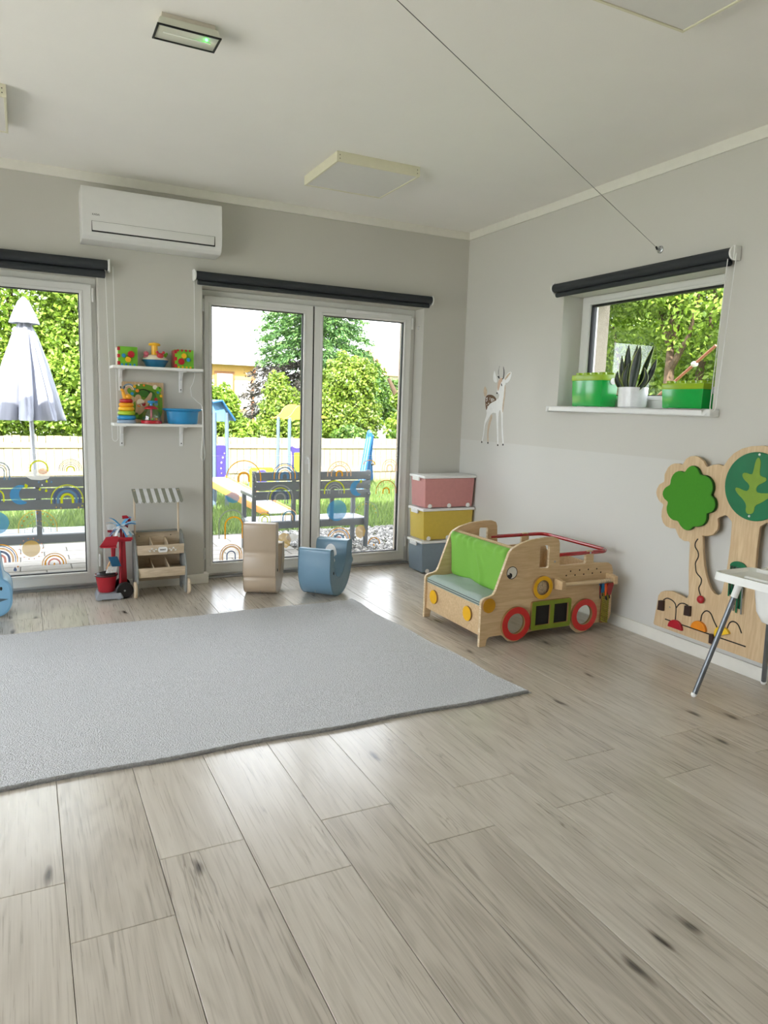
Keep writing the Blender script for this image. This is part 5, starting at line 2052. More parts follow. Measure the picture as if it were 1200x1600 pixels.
# tray
q = MB()
TX0, TX1, TY0, TY1 = -.545, -.275, -3.545, -3.105
TZ = .652
ol = rrect(TX0, TX1, TY0, TY1, .035, 5)
il = rrect(TX0 + .022, TX1 - .022, TY0 + .022, TY1 - .022, .028, 5)
ol2 = rrect(TX0 - .006, TX1 + .006, TY0 - .006, TY1 + .006, .04, 5)
n = len(ol)
vs = [(x, y, TZ - .036) for x, y in ol2] + [(x, y, TZ) for x, y in ol] + [(x, y, TZ) for x, y in rrect(TX0 + .008, TX1 - .008, TY0 + .008, TY1 - .008, .032, 5)] + [(x, y, TZ - .014) for x, y in il] + [(x, y, TZ - .030) for x, y in rrect(TX0 + .004, TX1 - .004, TY0 + .004, TY1 - .004, .03, 5)]
fs = []
for r in range(3):
    for k in range(n):
        fs.append((r * n + k, r * n + (k + 1) % n, (r + 1) * n + (k + 1) % n, (r + 1) * n + k))
fs.append(tuple(3 * n + k for k in range(n)))
for k in range(n):
    fs.append((k, (k + 1) % n, 4 * n + (k + 1) % n, 4 * n + k))
fs.append(tuple(4 * n + k for k in range(n)))
q.add(vs, fs)
tray = q.build('tray', M_HCW, hc, angle=40)
q = MB()
q.tube([(TX0 + .07, -3.50, TZ - .009), (TX0 + .055, -3.45, TZ - .006), (TX0 + .06, -3.32, TZ - .006), (TX0 + .075, -3.22, TZ - .009)], .007, 10)
q.build('tray_ridge', M_HCW, tray)
# seat shell with side wings and back
sb = rrect(-.40, -.12, -3.50, -3.20, .06, 5)
q = MB()
n = len(sb)
rings = []
for (s, z) in ((.62, .415), (.80, .425), (.94, .47), (1.0, .54), (1.05, .60), (1.08, .612), (1.06, .620), (1.0, .612), (.94, .54), (.86, .47), (.6, .435)):
    cx, cy = -.26, -3.35
    rings.append([(cx + (x - cx) * s, cy + (y - cy) * s, z) for x, y in sb])
vs = [p_ for r in rings for p_ in r]
fs = []
for r in range(len(rings) - 1):
    for k in range(n):
        fs.append((r * n + k, r * n + (k + 1) % n, (r + 1) * n + (k + 1) % n, (r + 1) * n + k))
fs += [tuple(range(n)), tuple((len(rings) - 1) * n + k for k in range(n))]
q.add(vs, fs)
q.build('seat_shell', M_HCW, hc, angle=50)
bkp = []
q = MB()
nu, nv = 16, 10
vs, fs = [], []
for side in (0, 1):
    for j in range(nv + 1):
        for i in range(nu + 1):
            u, v = -1 + 2 * i / nu, j / nv
            w = .165 * (1 - .35 * v ** 3)
            x = -.160 + .045 * v - .05 * u * u + (0.014 if side else 0)
            vs.append((x, -3.32 + u * w, .56 + .33 * v - .05 * v * u * u))
n1 = (nu + 1) * (nv + 1)
for side in (0, 1):
    for j in range(nv):
        for i in range(nu):
            a = side * n1 + j * (nu + 1) + i
            fs.append((a, a + 1, a + nu + 2, a + nu + 1))
bd = [i for i in range(nu + 1)] + [j * (nu + 1) + nu for j in range(1, nv + 1)] + [nv * (nu + 1) + i for i in range(nu - 1, -1, -1)] + [j * (nu + 1) for j in range(nv - 1, 0, -1)]
fs += [(bd[k], bd[(k + 1) % len(bd)], n1 + bd[(k + 1) % len(bd)], n1 + bd[k]) for k in range(len(bd))]
q.add(vs, fs)
q.build('backrest', M_HCW, hc, angle=50)
for s in (-1, 1):
    q = MB()
    q.hexa([(-.40, -3.32 + s * .175, .58), (-.14, -3.32 + s * .175, .58), (-.14, -3.32 + s * .190, .58), (-.40, -3.32 + s * .190, .58)],
           [(-.42, -3.32 + s * .180, .618), (-.12, -3.32 + s * .180, .66), (-.12, -3.32 + s * .196, .66), (-.42, -3.32 + s * .196, .618)])
    q.build('armrest', M_HCW, hc, bevel=.004)
q = MB()
q.tube([(-.30, -3.40, .445), (-.36, -3.43, .42), (-.375, -3.44, .33)], .009, 8)
q.build('strap', C_BLACK, hc)

# ------------------------------------------------------------------ on the window sill
SZ = 1.4118
M_GBOX = mat('bright_green_plastic', (12, 172, 66), .18, var=.05, scale=6, coat=.4)
M_GLID = mat('lime_lid_plastic', (150, 184, 20), .3, var=.04, coat=.2)


def brick_box(label, x0, x1, y0, y1, zt, lid, cols, rows):
    t = thing('storage_box', label, 'storage box', ((x0 + x1) / 2, (y0 + y1) / 2, SZ), group='green boxes on the window sill')
    q = MB()
    tp_ = .010
    q.hexa([(x0 + tp_, y0 + tp_, SZ + .003), (x1 - tp_, y0 + tp_, SZ + .003), (x1 - tp_, y1 - tp_, SZ + .003), (x0 + tp_, y1 - tp_, SZ + .003)], [(x0 + .003, y0 + .003, zt), (x1 - .003, y0 + .003, zt), (x1 - .003, y1 - .003, zt), (x0 + .003, y1 - .003, zt)])
    for fx in (x0 + .02, x1 - .02):
        for fy in (y0 + .03, y1 - .03):
            q.box(fx - .006, fx + .006, fy - .015, fy + .015, SZ + .0002, SZ + .004)
    q.build('bin', M_GBOX, t, bevel=.004)
    q = MB()
    q.hexa([(x0 - .001, y0 - .001, zt - .006), (x1 + .001, y0 - .001, zt - .006), (x1 + .001, y1 + .001, zt - .006), (x0 - .001, y1 + .001, zt - .006)], [(x0, y0, zt + lid), (x1, y0, zt + lid), (x1, y1, zt + lid), (x0, y1, zt + lid)])
    ld = q.build('lid', M_GLID, t, bevel=.004)
    for i in range(rows):
        for j in range(cols):
            q = MB()
            cx = x0 + (x1 - x0) * (i + .5) / rows
            cy = y0 + (y1 - y0) * (j + .5) / cols
            q.lathe([(0, .0), (.0245, .0), (.0245, .014), (.023, .016), (0, .016)], (cx, cy, zt + lid - .0005), 20)
            q.build('stud', M_GLID, ld)
    q = MB()
    q.lathe([(0, 0), (.022, 0), (.022, .006), (0, .006)], ((x0 + x1) / 2 + .02, y0 + .003, zt - .010), 20, axis='y')
    q.build('grip_tab', M_WHITE if rows == 2 else M_GBOX, t)
    return t


brick_box('tall bright green storage box with studded lime lid on the window sill', .004, .150, -1.690, -1.388, 1.594, .032, 4, 2)
brick_box('low bright green storage box with studded lime lid on the window sill', .004, .150, -2.492, -2.190, 1.530, .028, 4, 2)

pot = thing('potted_snake_plant', 'snake plant in a white pot on the window sill', 'potted plant', (.062, -1.910, SZ))
q = MB()
q.lathe([(0, .0), (.082, .0), (.088, .006), (.092, .126), (.090, .128), (.086, .126), (.082, .105), (0, .100)], (.062, -1.910, SZ + .0002), 36)
q.build('pot', mat('white_ceramic', (236, 236, 240), .25, coat=.3), pot)
q = MB()
q.lathe([(.083, .101), (.05, .106), (0, .108)], (.062, -1.910, SZ), 24)
q.build('soil', mat('soil', (46, 36, 28), .95, var=.4, scale=200, bump=.8), pot)


def plant_leaf(base, tip, bend, width, tw):
    b, t = Vector(base), Vector(tip)
    ax = (t - b)
    q = MB()
    n = 12
    vs = []
    up = ax.normalized()
    side0 = Vector((math.cos(tw), math.sin(tw), 0))
    side0 = (side0 - up * side0.dot(up)).normalized()
    nrm = up.cross(side0)
    for i in range(n + 1):
        s = i / n
        c = b + ax * s + Vector(bend) * math.sin(PI * s)
        w = 1.3 * width * (0.55 + 1.1 * s - 0.2 * s * s) * (1 - s ** 3) if s < 1 else 0.0008
        w = max(w, .0008)
        for (f, d) in ((-1, .004), (-.88, .001), (0, -.004), (.88, .001), (1, .004)):
            vs.append(c + side0 * w * f + nrm * (d * w / width))
    m0 = len(vs)
    vs = vs + [v + nrm * .0022 for v in vs]
    fs, ms = [], []
    for L_ in (0, m0):
        for i in range(n):
            for k in range(4):
                a = L_ + i * 5 + k
                fs.append((a, a + 1, a + 6, a + 5))
                ms.append(1 if k in (0, 3) else 0)
    for i in range(n):
        for k in (0, 4):
            a = i * 5 + k
            fs.append((a, a + 5, m0 + a + 5, m0 + a))
            ms.append(1)
    fs.append((n * 5, n * 5 + 1, m0 + n * 5 + 1, m0 + n * 5))
    ms.append(1)
    base_i = len(q.v)
    q.add(vs, fs)
    q.m = ms
    return q.build('leaf', [mat('snake_leaf_dark', (20, 38, 22), .35, var=.5, scale=30, stretch=(1, 1, 3)), mat('snake_leaf_edge', (176, 190, 104), .4, var=.1)], pot, angle=60)


for (dy, dx, ty, tx, tz, w, bend, tw) in (
        (.012, .0, .075, .01, 1.812, .021, (0, .02, 0), 1.9), (.02, .02, .010, .02, 1.812, .024, (0, .010, 0), 1.5), (-.005, -.02, -.055, -.02, 1.796, .032, (0, .004, 0), 1.7),
        (-.03, .01, -.130, .02, 1.800, .024, (0, .005, 0), 1.3), (-.045, .0, -.155, .02, 1.715, .018, (0, -.02, 0), 1.8), (.03, -.02, .108, -.01, 1.74, .022, (0, .015, 0), 1.5),
        (.045, -.03, .115, -.03, 1.645, .016, (0, .03, 0), 1.7), (-.05, -.03, -.118, -.04, 1.66, .016, (0, -.05, 0), 1.6), (.0, .03, .110, .03, 1.79, .015, (0, -.012, 0), 1.2), (.01, -.035, .022, -.03, 1.69, .018, (0, .03, 0), 1.7)):
    plant_leaf((.062 + dx, -1.910 + dy, SZ + .098), (.062 + tx, -1.910 + ty, tz), bend, w, tw)

# ------------------------------------------------------------------ printed film on the terrace doors
FY = 0.1535
PAL = dict(gold=(222, 152, 22), lime=(190, 196, 30), blue=(92, 126, 156), navy=(74, 90, 124), peach=(226, 182, 136), pink=(214, 138, 124), grey=(150, 152, 148), white=(226, 224, 218), sky=(64, 140, 186), olive=(200, 164, 84), rust=(186, 116, 40))
FM = {k: film_mat('film_' + k, v, .93) for k, v in PAL.items()}
FMs = {k: film_mat('film_soft_' + k, v, .72) for k, v in PAL.items()}
M_FILM = film_mat('clear_film', (236, 236, 232), .07)


def band(q, cx, z0, rx, h, f0, f1, m):
    """one rainbow stripe: arch of outer half-width rx*f0 and inner rx*f1 standing on z0"""
    n = 22
    ro, ri = rx * f0, rx * f1
    leg = max(h - rx, 0)
    yo_ = h if h < rx else rx
    vs = []
    for i in range(n + 1):
        a = PI * i / n
        ky = min(1.0, h / rx)
        vs.append((cx + ro * math.cos(a), FY, z0 + leg + ro * ky * math.sin(a)))
        vs.append((cx + ri * math.cos(a), FY, z0 + leg + ri * ky * math.sin(a)))
    fs = [(2 * i, 2 * i + 2, 2 * i + 3, 2 * i + 1) for i in range(n)]
    base = len(vs)
    if leg > 1e-4:
        vs += [(cx + ro, FY, z0), (cx + ri, FY, z0), (cx - ro, FY, z0), (cx - ri, FY, z0)]
        fs += [(base, 0, 1, base + 1), (base + 2, base + 3, 2 * n + 1, 2 * n)]
    q.add(vs, fs, m)


def motif(name, parent, build, mats):
    q = MB()
    build(q)
    me = bpy.data.meshes.new(name)
    me.from_pydata(q.v, [], q.f)
    for m in mats:
        me.materials.append(m)
    me.polygons.foreach_set('material_index', q.m)
    return link_mesh(name, me, parent)


def rainbow(parent, cx, z0, rx, h, stripes, soft=False, hearts=None):
    src = FMs if soft else FM
    cols = [c for _, _, c in stripes] + ([hearts] if hearts else [])
    mats = [src[c] for c in cols]

    def b(q):
        for i, (f0, f1, c) in enumerate(stripes):
            band(q, cx, z0, rx, h, f0, f1, i)
        if hearts:
            for k in range(9):
                a = PI * (k + .5) / 9
                r = rx * .80
                leg = max(h - rx, 0)
                x, z = cx + r * math.cos(a), z0 + leg + r * min(1, h / rx) * math.sin(a)
                s = rx * .07
                q.add([(x - s, FY, z + s), (x, FY, z - s), (x + s, FY, z + s), (x, FY, z + s * .4)], [(0, 1, 2, 3)], len(stripes))
    return motif('rainbow', parent, b, mats)


def blob(name, parent, pts, col, soft=True):
    return motif(name, parent, lambda q: q.add([(x, FY, z) for x, z in pts], [tuple(range(len(pts)))], 0), [(FMs if soft else FM)[col]])


def scatter(parent, items):
    for (x, z, s, c) in items:
        blob('drop', parent, [(x, z + s * 1.3), (x - s * .6, z + s * .2), (x - s * .65, z - s * .4), (x, z - s * .8), (x + s * .65, z - s * .4), (x + s * .6, z + s * .2)], c, False)


def film(label, x0, x1, zt):
    t = thing('window_film', label, 'window film', ((x0 + x1) / 2, FY, .122), group='printed films on the terrace doors')
    q = MB()
    q.add([(x0, FY + .002, .126), (x1, FY + .002, .126), (x1, FY + .002, zt), (x0, FY + .002, zt)], [(0, 1, 2, 3)])
    q.build('clear_sheet', M_FILM, t, smooth=False)
    q = MB()
    q.box(x0, x1, FY + .0015, FY + .0024, zt - .0015, zt + .0005)
    q.build('sheet_edge', film_mat('film_edge', (240, 240, 236), .5), t, smooth=False)
    return t


def moon(parent, cx, cz, r):
    pts = [(cx + r * math.cos(a), cz + r * math.sin(a)) for a in np.linspace(math.radians(60), math.radians(300), 20)]
    pts += [(cx + .62 * r + .78 * r * math.cos(a), cz + .05 * r + .80 * r * math.sin(a)) for a in np.linspace(math.radians(262), math.radians(100), 16)]
    blob('moon', parent, pts, 'sky', True)
    blob('moon_cap', parent, [(cx + .30 * r, cz + .80 * r), (cx + .55 * r, cz + .62 * r), (cx + .70 * r, cz + .95 * r), (cx + .45 * r, cz + 1.15 * r)], 'lime', False)


def face_sun(parent, cx, cz, r):
    blob('sun', parent, circle(cx, cz, r, 30), 'olive', True)
    for k in range(14):
        a = 2 * PI * k / 14
        blob('sun_dot', parent, circle(cx + r * 1.28 * math.cos(a), cz + r * 1.28 * math.sin(a), r * .07, 8), 'pink' if k % 2 else 'rust', False)


A5 = [(1, .92, 'gold'), (.80, .72, 'grey'), (.62, .54, 'blue'), (.44, .34, 'peach')]
f1 = film('printed rainbow film with sun and moon on the left terrace door', -3.774, -3.062, .972)
rainbow(f1, -3.588, .795, .063, .124, [(1, .86, 'blue'), (.72, .60, 'grey'), (.48, .36, 'blue')])
blob('cloud', f1, [(-3.35 + x * .078, .815 + z * .05) for x, z in ((-1, 0), (-1.02, .5), (-.7, .9), (-.2, 1.0), (.3, .95), (.9, .7), (1, .2), (.8, -.3), (.2, -.5), (-.6, -.4))], 'white')
rainbow(f1, -3.345, .850, .070, .090, [(1, .92, 'white'), (.86, .70, 'lime')])
blob('blush_cloud', f1, circle(-3.322, .852, .030, 18, .022), 'pink')
rainbow(f1, -3.144, .848, .078, .089, [(1, .93, 'grey'), (.86, .80, 'peach'), (.72, .66, 'grey'), (.55, .48, 'grey'), (.38, .26, 'lime')])
moon(f1, -3.465, .690, .068)
rainbow(f1, -3.172, .622, .106, .134, [(1, .94, 'lime'), (.84, .70, 'navy'), (.64, .50, 'blue'), (.42, .27, 'lime')])
rainbow(f1, -3.367, .421, .125, .160, [(1, .95, 'olive'), (.90, .885, 'grey')], soft=True, hearts='rust')
rainbow(f1, -3.367, .421, .085, .100, [(1, .97, 'grey'), (.45, .36, 'grey')], soft=True, hearts='olive')
face_sun(f1, -3.414, .308, .058)
rainbow(f1, -3.608, .220, .109, .131, [(1, .94, 'gold'), (.89, .84, 'navy'), (.78, .66, 'peach'), (.58, .44, 'navy'), (.34, .20, 'pink')])
rainbow(f1, -3.270, .183, .081, .087, [(1, .90, 'peach'), (.80, .68, 'gold'), (.52, .38, 'pink')])
blob('blue_ball', f1, circle(-3.622, .500, .078, 28), 'sky')
rainbow(f1, -3.618, .644, .052, .090, [(1, .84, 'lime'), (.6, .46, 'navy')])
scatter(f1, [(-3.30, .780, .011, 'lime'), (-3.345, .725, .011, 'lime'), (-3.305, .715, .013, 'lime'), (-3.27, .775, .009, 'blue'), (-3.35, .775, .008, 'blue'), (-3.33, .755, .007, 'white'), (-3.52, .165, .016, 'navy'), (-3.502, .185, .007, 'rust'), (-3.27, .188, .010, 'gold'),
             (-3.245, .595, .006, 'olive'), (-3.215, .59, .006, 'olive'), (-3.10, .588, .008, 'olive'), (-3.075, .60, .006, 'lime')])

f2 = film('printed film with a blue cloud on the left leaf of the double door', -2.143, -1.430, .957)
rainbow(f2, -1.896, .748, .141, .174, [(1, .94, 'gold'), (.36, .24, 'gold')])
rainbow(f2, -1.896, .748, .100, .120, [(1, .97, 'white'), (.80, .77, 'navy')], soft=True, hearts='navy')
rainbow(f2, -1.559, .767, .105, .130, [(1, .93, 'blue'), (.88, .82, 'gold'), (.72, .60, 'blue'), (.50, .42, 'peach'), (.34, .16, 'blue')])
rainbow(f2, -1.596, .566, .112, .157, [(1, .90, 'grey'), (.80, .73, 'lime'), (.62, .50, 'navy'), (.42, .32, 'grey')], soft=True)
rainbow(f2, -1.724, .420, .063, .086, [(1, .94, 'grey'), (.78, .68, 'lime'), (.45, .30, 'lime')])
rainbow(f2, -1.520, .426, .070, .096, [(1, .92, 'peach'), (.80, .66, 'blue'), (.50, .40, 'peach')])
rainbow(f2, -1.991, .306, .106, .229, [(1, .90, 'grey')], soft=True)
rainbow(f2, -1.975, .300, .075, .180, [(1, .84, 'gold')])
rainbow(f2, -1.997, .132, .090, .126, [(1, .93, 'gold'), (.86, .70, 'peach'), (.42, .32, 'navy')])
blob('blue_cloud', f2, [(-1.985 + x * .05, .625 + z * .045) for x, z in ((-1, 0), (-1.1, .5), (-.6, .8), (-.2, 1.1), (.5, 1.0), (1.0, .6), (1.1, -.2), (.7, -.8), (0, -.9), (-.7, -.6))], 'sky')
blob('tan_blob', f2, [(-1.555 + x * .06, .262 + z * .066) for x, z in ((-1, 0), (-.8, .7), (-.2, 1), (.6, .8), (.95, .1), (.7, -.7), (.2, -1), (-.3, -.6), (-.8, -.7))], 'olive')
blob('pale_cloud', f2, circle(-1.490, .285, .050, 20, .030), 'white')

f3 = film('printed film with a big blue ball on the right leaf of the double door', -1.253, -.535, .957)
rainbow(f3, -1.082, .782, .109, .127, [(1, .93, 'peach'), (.70, .62, 'peach'), (.30, .18, 'gold')], hearts='gold')
rainbow(f3, -1.123, .636, .094, .113, [(1, .90, 'lime'), (.70, .62, 'grey'), (.48, .40, 'grey')])
moon(f3, -.915, .678, .066)
blob('blue_ball', f3, circle(-1.098, .494, .090, 34), 'sky')
rainbow(f3, -.807, .876, .059, .043, [(1, .84, 'gold')])
rainbow(f3, -.612, .819, .074, .104, [(1, .93, 'peach'), (.76, .70, 'pink'), (.40, .28, 'peach')])
rainbow(f3, -.640, .624, .100, .121, [(1, .93, 'rust'), (.36, .24, 'gold')], hearts='pink')
rainbow(f3, -.827, .417, .120, .148, [(1, .95, 'grey')], soft=True, hearts='olive')
rainbow(f3, -1.076, .222, .108, .126, [(1, .92, 'gold'), (.86, .81, 'navy'), (.74, .64, 'peach'), (.50, .38, 'blue'), (.28, .14, 'pink')])
blob('tan_blob', f3, [(-.873 + x * .050, .302 + z * .060) for x, z in ((-1, 0), (-.8, .7), (-.2, 1), (.6, .8), (.95, .1), (.7, -.7), (0, -1), (-.7, -.7))], 'olive')
rainbow(f3, -.742, .186, .060, .060, [(1, .86, 'gold')])
scatter(f3, [(-.742, .178, .010, 'gold'), (-.70, .60, .006, 'rust'), (-.68, .59, .005, 'navy')])

# ================================================================== THE GARDEN
def fast_mesh(name, verts, quads, material):
    """verts (n,3), quads (m,4) as numpy arrays"""
    me = bpy.data.meshes.new(name)
    n, m = len(verts), len(quads)
    k = quads.shape[1]
    me.vertices.add(n)
    me.vertices.foreach_set('co', np.ascontiguousarray(verts, dtype=np.float32).ravel())
    me.loops.add(m * k)
    me.loops.foreach_set('vertex_index', np.ascontiguousarray(quads, dtype=np.int32).ravel())
    me.polygons.add(m)
    me.polygons.foreach_set('loop_start', np.arange(0, m * k, k, dtype=np.int32))
    me.polygons.foreach_set('loop_total', np.full(m, k, dtype=np.int32))
    me.materials.append(material)
    me.update(calc_edges=True)
    return me


GROUND = struct(MB().box(-40, 60, -40, 70, GZ - .4, GZ - .02).build('ground', mat('soil_and_turf', (88, 104, 56), .95, var=.25, scale=1.5), smooth=False))

M_BOUNCE = mat('pale_bounce_slab', (206, 202, 194), .9, var=.06, scale=2)  # pale slabs out of view, added to bounce daylight onto the ceiling
struct(MB().box(-16, XL - WT - .01, -16, 2.0, GZ - .019, GZ - .002).build('terrace', M_BOUNCE, smooth=False))  # added bounce slab outside the left glazing
struct(MB().box(XL - WT - .009, 3.0, -16, YR - WT - .01, GZ - .019, GZ - .002).build('terrace', M_BOUNCE, smooth=False))  # second added bounce slab, behind the house

# paving strip along the house, single pavers
mb = MB()
mb.box(-7.2, -.98, WT + .02, 2.55, GZ - .019, GZ - .008)
pav = struct(mb.build('paving', mat('paving_sand', (84, 80, 74), .95), smooth=False))
M_PAVE = mat('pale_concrete_paver', (146, 141, 134), .85, var=.12, scale=9, bump=.2, bscale=60)
pvm = None
pb = base_of(pav)
PLX, PLY = .40, .20
row = 0
y = WT + .04
while y + PLY < 2.56:
    x = -5.1 - (PLX / 2 if row % 2 else 0)
    while x < -1.0:
        xe = min(x + PLX, -.98)
        if xe - x > .08:
            key = round(xe - x, 3)
            if key not in plank_cache:
                q = MB()
                q.box(.004, xe - x - .004, .004, PLY - .004, -.008, 0)
                o = q.build('paver', M_PAVE, None, bevel=.004, seg=1)
                plank_cache[key] = o.data
                plank_cache[(key, 'o')] = Vector(o.location)
                bpy.data.objects.remove(o)
            o = bpy.data.objects.new('paver', plank_cache[key])
            COL.objects.link(o)
            o.parent = pav
            o.location = Vector((x, y, GZ + random.uniform(-.001, .001))) + plank_cache[(key, 'o')] - pb
        x += PLX
    y += PLY
    row += 1

# gravel bed beside the double door
def stones(name, n, x0, x1, y0, y1, z, r0, r1, m):
    c = np.stack([rng.uniform(x0, x1, n), rng.uniform(y0, y1, n), np.full(n, z)], 1)
    r = rng.uniform(r0, r1, n)
    octa = np.array([(1, 0, 0), (-1, 0, 0), (0, 1, 0), (0, -1, 0), (0, 0, .7), (0, 0, -.7)], float)
    tri = np.array([(0, 2, 4), (2, 1, 4), (1, 3, 4), (3, 0, 4), (2, 0, 5), (1, 2, 5), (3, 1, 5), (0, 3, 5)])
    a = rng.uniform(0, 2 * PI, n)
    R = np.zeros((n, 3, 3))
    R[:, 0, 0] = np.cos(a); R[:, 0, 1] = -np.sin(a); R[:, 1, 0] = np.sin(a); R[:, 1, 1] = np.cos(a); R[:, 2, 2] = 1
    s = rng.uniform(.6, 1.2, (n, 1, 3))
    v = (octa[None] * s) @ R.transpose(0, 2, 1) * r[:, None, None] + c[:, None, :]
    f = tri[None] + 6 * np.arange(n)[:, None, None]
    return fast_mesh(name, v.reshape(-1, 3), f.reshape(-1, 3), m)


M_STONE = leaf_mat('grey_gravel', [(34, 32, 30), (84, 81, 77), (124, 120, 114), (170, 166, 160)], 0.0)
gv = link_mesh('gravel', stones('gravel', 8000, -.97, 1.35, WT + .05, 2.53, GZ - .004, .014, .034, M_STONE))
props(gv, 'bed of grey and white gravel beside the double terrace door', 'gravel', kind='stuff')


def blades(name, n, x0, x1, y0, y1, z, h0, h1, w, m):
    c = np.stack([rng.uniform(x0, x1, n), rng.uniform(y0, y1, n), np.full(n, z)], 1)
    a = rng.uniform(0, 2 * PI, n)
    h = rng.uniform(h0, h1, n)
    d = np.stack([np.cos(a), np.sin(a), np.zeros(n)], 1)
    lean = rng.uniform(-.6, .6, (n, 2)) * h[:, None]
    tip = c + np.concatenate([lean, h[:, None]], 1)
    v = np.stack([c - d * w, c + d * w, tip], 1).reshape(-1, 3)
    f = np.arange(3 * n).reshape(-1, 3)
    return fast_mesh(name, v, f, m)


M_GRASS = leaf_mat('lawn_grass', [(70, 96, 42), (92, 118, 52), (116, 140, 66), (142, 162, 84)], .3)
gr = link_mesh('lawn', blades('lawn', 110000, -6.5, 7.0, 2.56, 7.3, GZ - .02, .05, .13, .006, M_GRASS))
props(gr, 'short green lawn between the paving and the fence', 'grass', kind='stuff')


# ------------------------------------------------------------------ benches seen from behind
M_BENCH = mat('anthracite_wood', (74, 80, 86), .4, var=.08, scale=30, stretch=(1, 8, 8))


def bench(label, x0, L_, y, loc_z=GZ - .012):
    t = thing('garden_bench', label, 'bench', (x0 + L_ / 2, y + .15, loc_z), group='anthracite garden benches')
    zg = loc_z + .0
    for k in range(3):
        zb = .432 + k * .095
        q = MB()
        q.box(x0, x0 + L_, y - .022 - .006 * k, y + .002 - .006 * k, zb, zb + .085)
        q.build('back_slat', M_BENCH, t, bevel=.004)
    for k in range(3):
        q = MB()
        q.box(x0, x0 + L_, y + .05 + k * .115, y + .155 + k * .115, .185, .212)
        q.build('seat_slat', mat('seat_sky_glare', (150, 154, 160), .35, var=.1, scale=20, stretch=(1, 8, 8)), t, bevel=.004)  # anthracite slats coloured pale to stand in for the sky's reflection
    q = MB()
    q.box(x0, x0 + L_, y + .035, y + .05, .135, .205)
    q.build('rear_rail', M_BENCH, t, bevel=.003)
    for i, x in enumerate((x0 + .02, x0 + L_ * .34, x0 + L_ * .67, x0 + L_ - .02)):
        q = MB()
        q.hexa([(x - .02, y + .006, zg + .001 if i in (0, 3) else .19), (x + .02, y + .006, zg + .001 if i in (0, 3) else .19), (x + .02, y + .040, zg + .001 if i in (0, 3) else .19), (x - .02, y + .040, zg + .001 if i in (0, 3) else .19)],
               [(x - .02, y - .012, .715), (x + .02, y - .012, .715), (x + .02, y + .016, .715), (x - .02, y + .016, .715)])
        q.build('upright' if i in (0, 3) else 'back_support', M_BENCH, t, bevel=.003)
        if i in (0, 3):
            q = MB()
            q.box(x - .02, x + .02, y + .34, y + .385, zg + .001, .455)
            q.build('front_leg', M_BENCH, t, bevel=.003)
            q = MB()
            q.box(x - .024, x + .024, y - .03, y + .42, .456, .488)
            q.build('armrest', M_BENCH, t, bevel=.004)
            q = MB()
            q.box(x - .016, x + .016, y + .03, y + .38, .14, .184)
            q.build('seat_bearer', M_BENCH, t, bevel=.003)
            for zz in (.475, .57, .665):
                q = MB()
                q.lathe([(0, 0), (.006, 0), (.005, .004), (0, .004)], (x, y - .034, zz), 8, axis='y')
                q.build('bolt', M_ALU, t)


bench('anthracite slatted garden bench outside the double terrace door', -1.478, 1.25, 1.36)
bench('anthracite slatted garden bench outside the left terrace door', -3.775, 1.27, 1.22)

# ------------------------------------------------------------------ closed parasol
pz = thing('closed_parasol', 'closed white parasol standing on the terrace by the hedge', 'parasol', (-3.335, 3.05, GZ - .02))
cx, cy = -3.385, 3.05
fold = lambda a, i: 1 + (.30 if i > 0 else .1) * math.sin(8 * a + .4 * i) * min(1, i / 2) + .10 * math.sin(19 * a + i) * min(1, i / 3)
q = MB()
q.lathe([(.060, 2.10), (.105, 1.98), (.165, 1.70), (.225, 1.40), (.265, 1.20), (.285, 1.12), (.272, 1.13), (.20, 1.45), (.09, 1.95), (.03, 2.05)], (cx, cy, 0), 120, radial=fold)
q.f = q.f[:-2]
q.m = q.m[:-2]
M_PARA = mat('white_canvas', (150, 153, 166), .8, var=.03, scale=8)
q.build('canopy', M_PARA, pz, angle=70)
q = MB()
q.lathe([(0, 2.365), (.015, 2.36), (.05, 2.32), (.10, 2.20), (.135, 2.10), (.128, 2.095), (.08, 2.2), (0, 2.33)], (cx, cy, 0), 48, radial=lambda a, i: 1 + .10 * math.sin(8 * a) * min(1, i / 3))
q.build('vent_cap', M_PARA, pz, angle=60)
q = MB()
q.tube([(cx - .004, cy, 2.3), (cx + .06, cy, GZ)], .022, 14)
q.build('pole', mat('grey_pole', (176, 180, 190), .35, metal=.3), pz)
q = MB()
q.lathe([(0, -.02), (.24, -.02), (.24, .03), (.20, .05), (.04, .06), (0, .06)], (cx + .06, cy, GZ), 32)
q.build('foot', mat('concrete_foot', (150, 148, 144), .8), pz)

# ------------------------------------------------------------------ fence, single boards
M_FENCE = wood('pale_fence_timber', (196, 180, 150), (166, 146, 112), axis=2, scale=1.2, rough=.8)
fn = thing('board_fence', 'low fence of pale upright boards at the end of the lawn', 'fence', (0, 7.4, GZ - .02))
fb2 = base_of(fn)
q = MB()
q.box(0, .112, 0, .018, 0, .86)
tmp = q.build('board', M_FENCE, None, bevel=.004, seg=1)
fmesh, floc = tmp.data, Vector(tmp.location)
bpy.data.objects.remove(tmp)
x = -9.0
while x < 7.6:
    o = bpy.data.objects.new('board', fmesh)
    COL.objects.link(o)
    o.parent = fn
    o.location = Vector((x, 7.40 + random.uniform(-.004, .004), GZ - .02 + random.uniform(-.008, .008))) + floc - fb2
    x += .120
for z in (.10, .55):
    q = MB()
    q.box(-9, 7.6, 7.375, 7.399, z, z + .07)
    q.build('rail', M_FENCE, fn, bevel=.003)
for k in range(9):
    q = MB()
    xx = -9 + 1.9 * k
    q.box(xx - .04, xx + .04, 7.43, 7.51, GZ - .02, .76)
    q.build('post', M_FENCE, fn, bevel=.004)


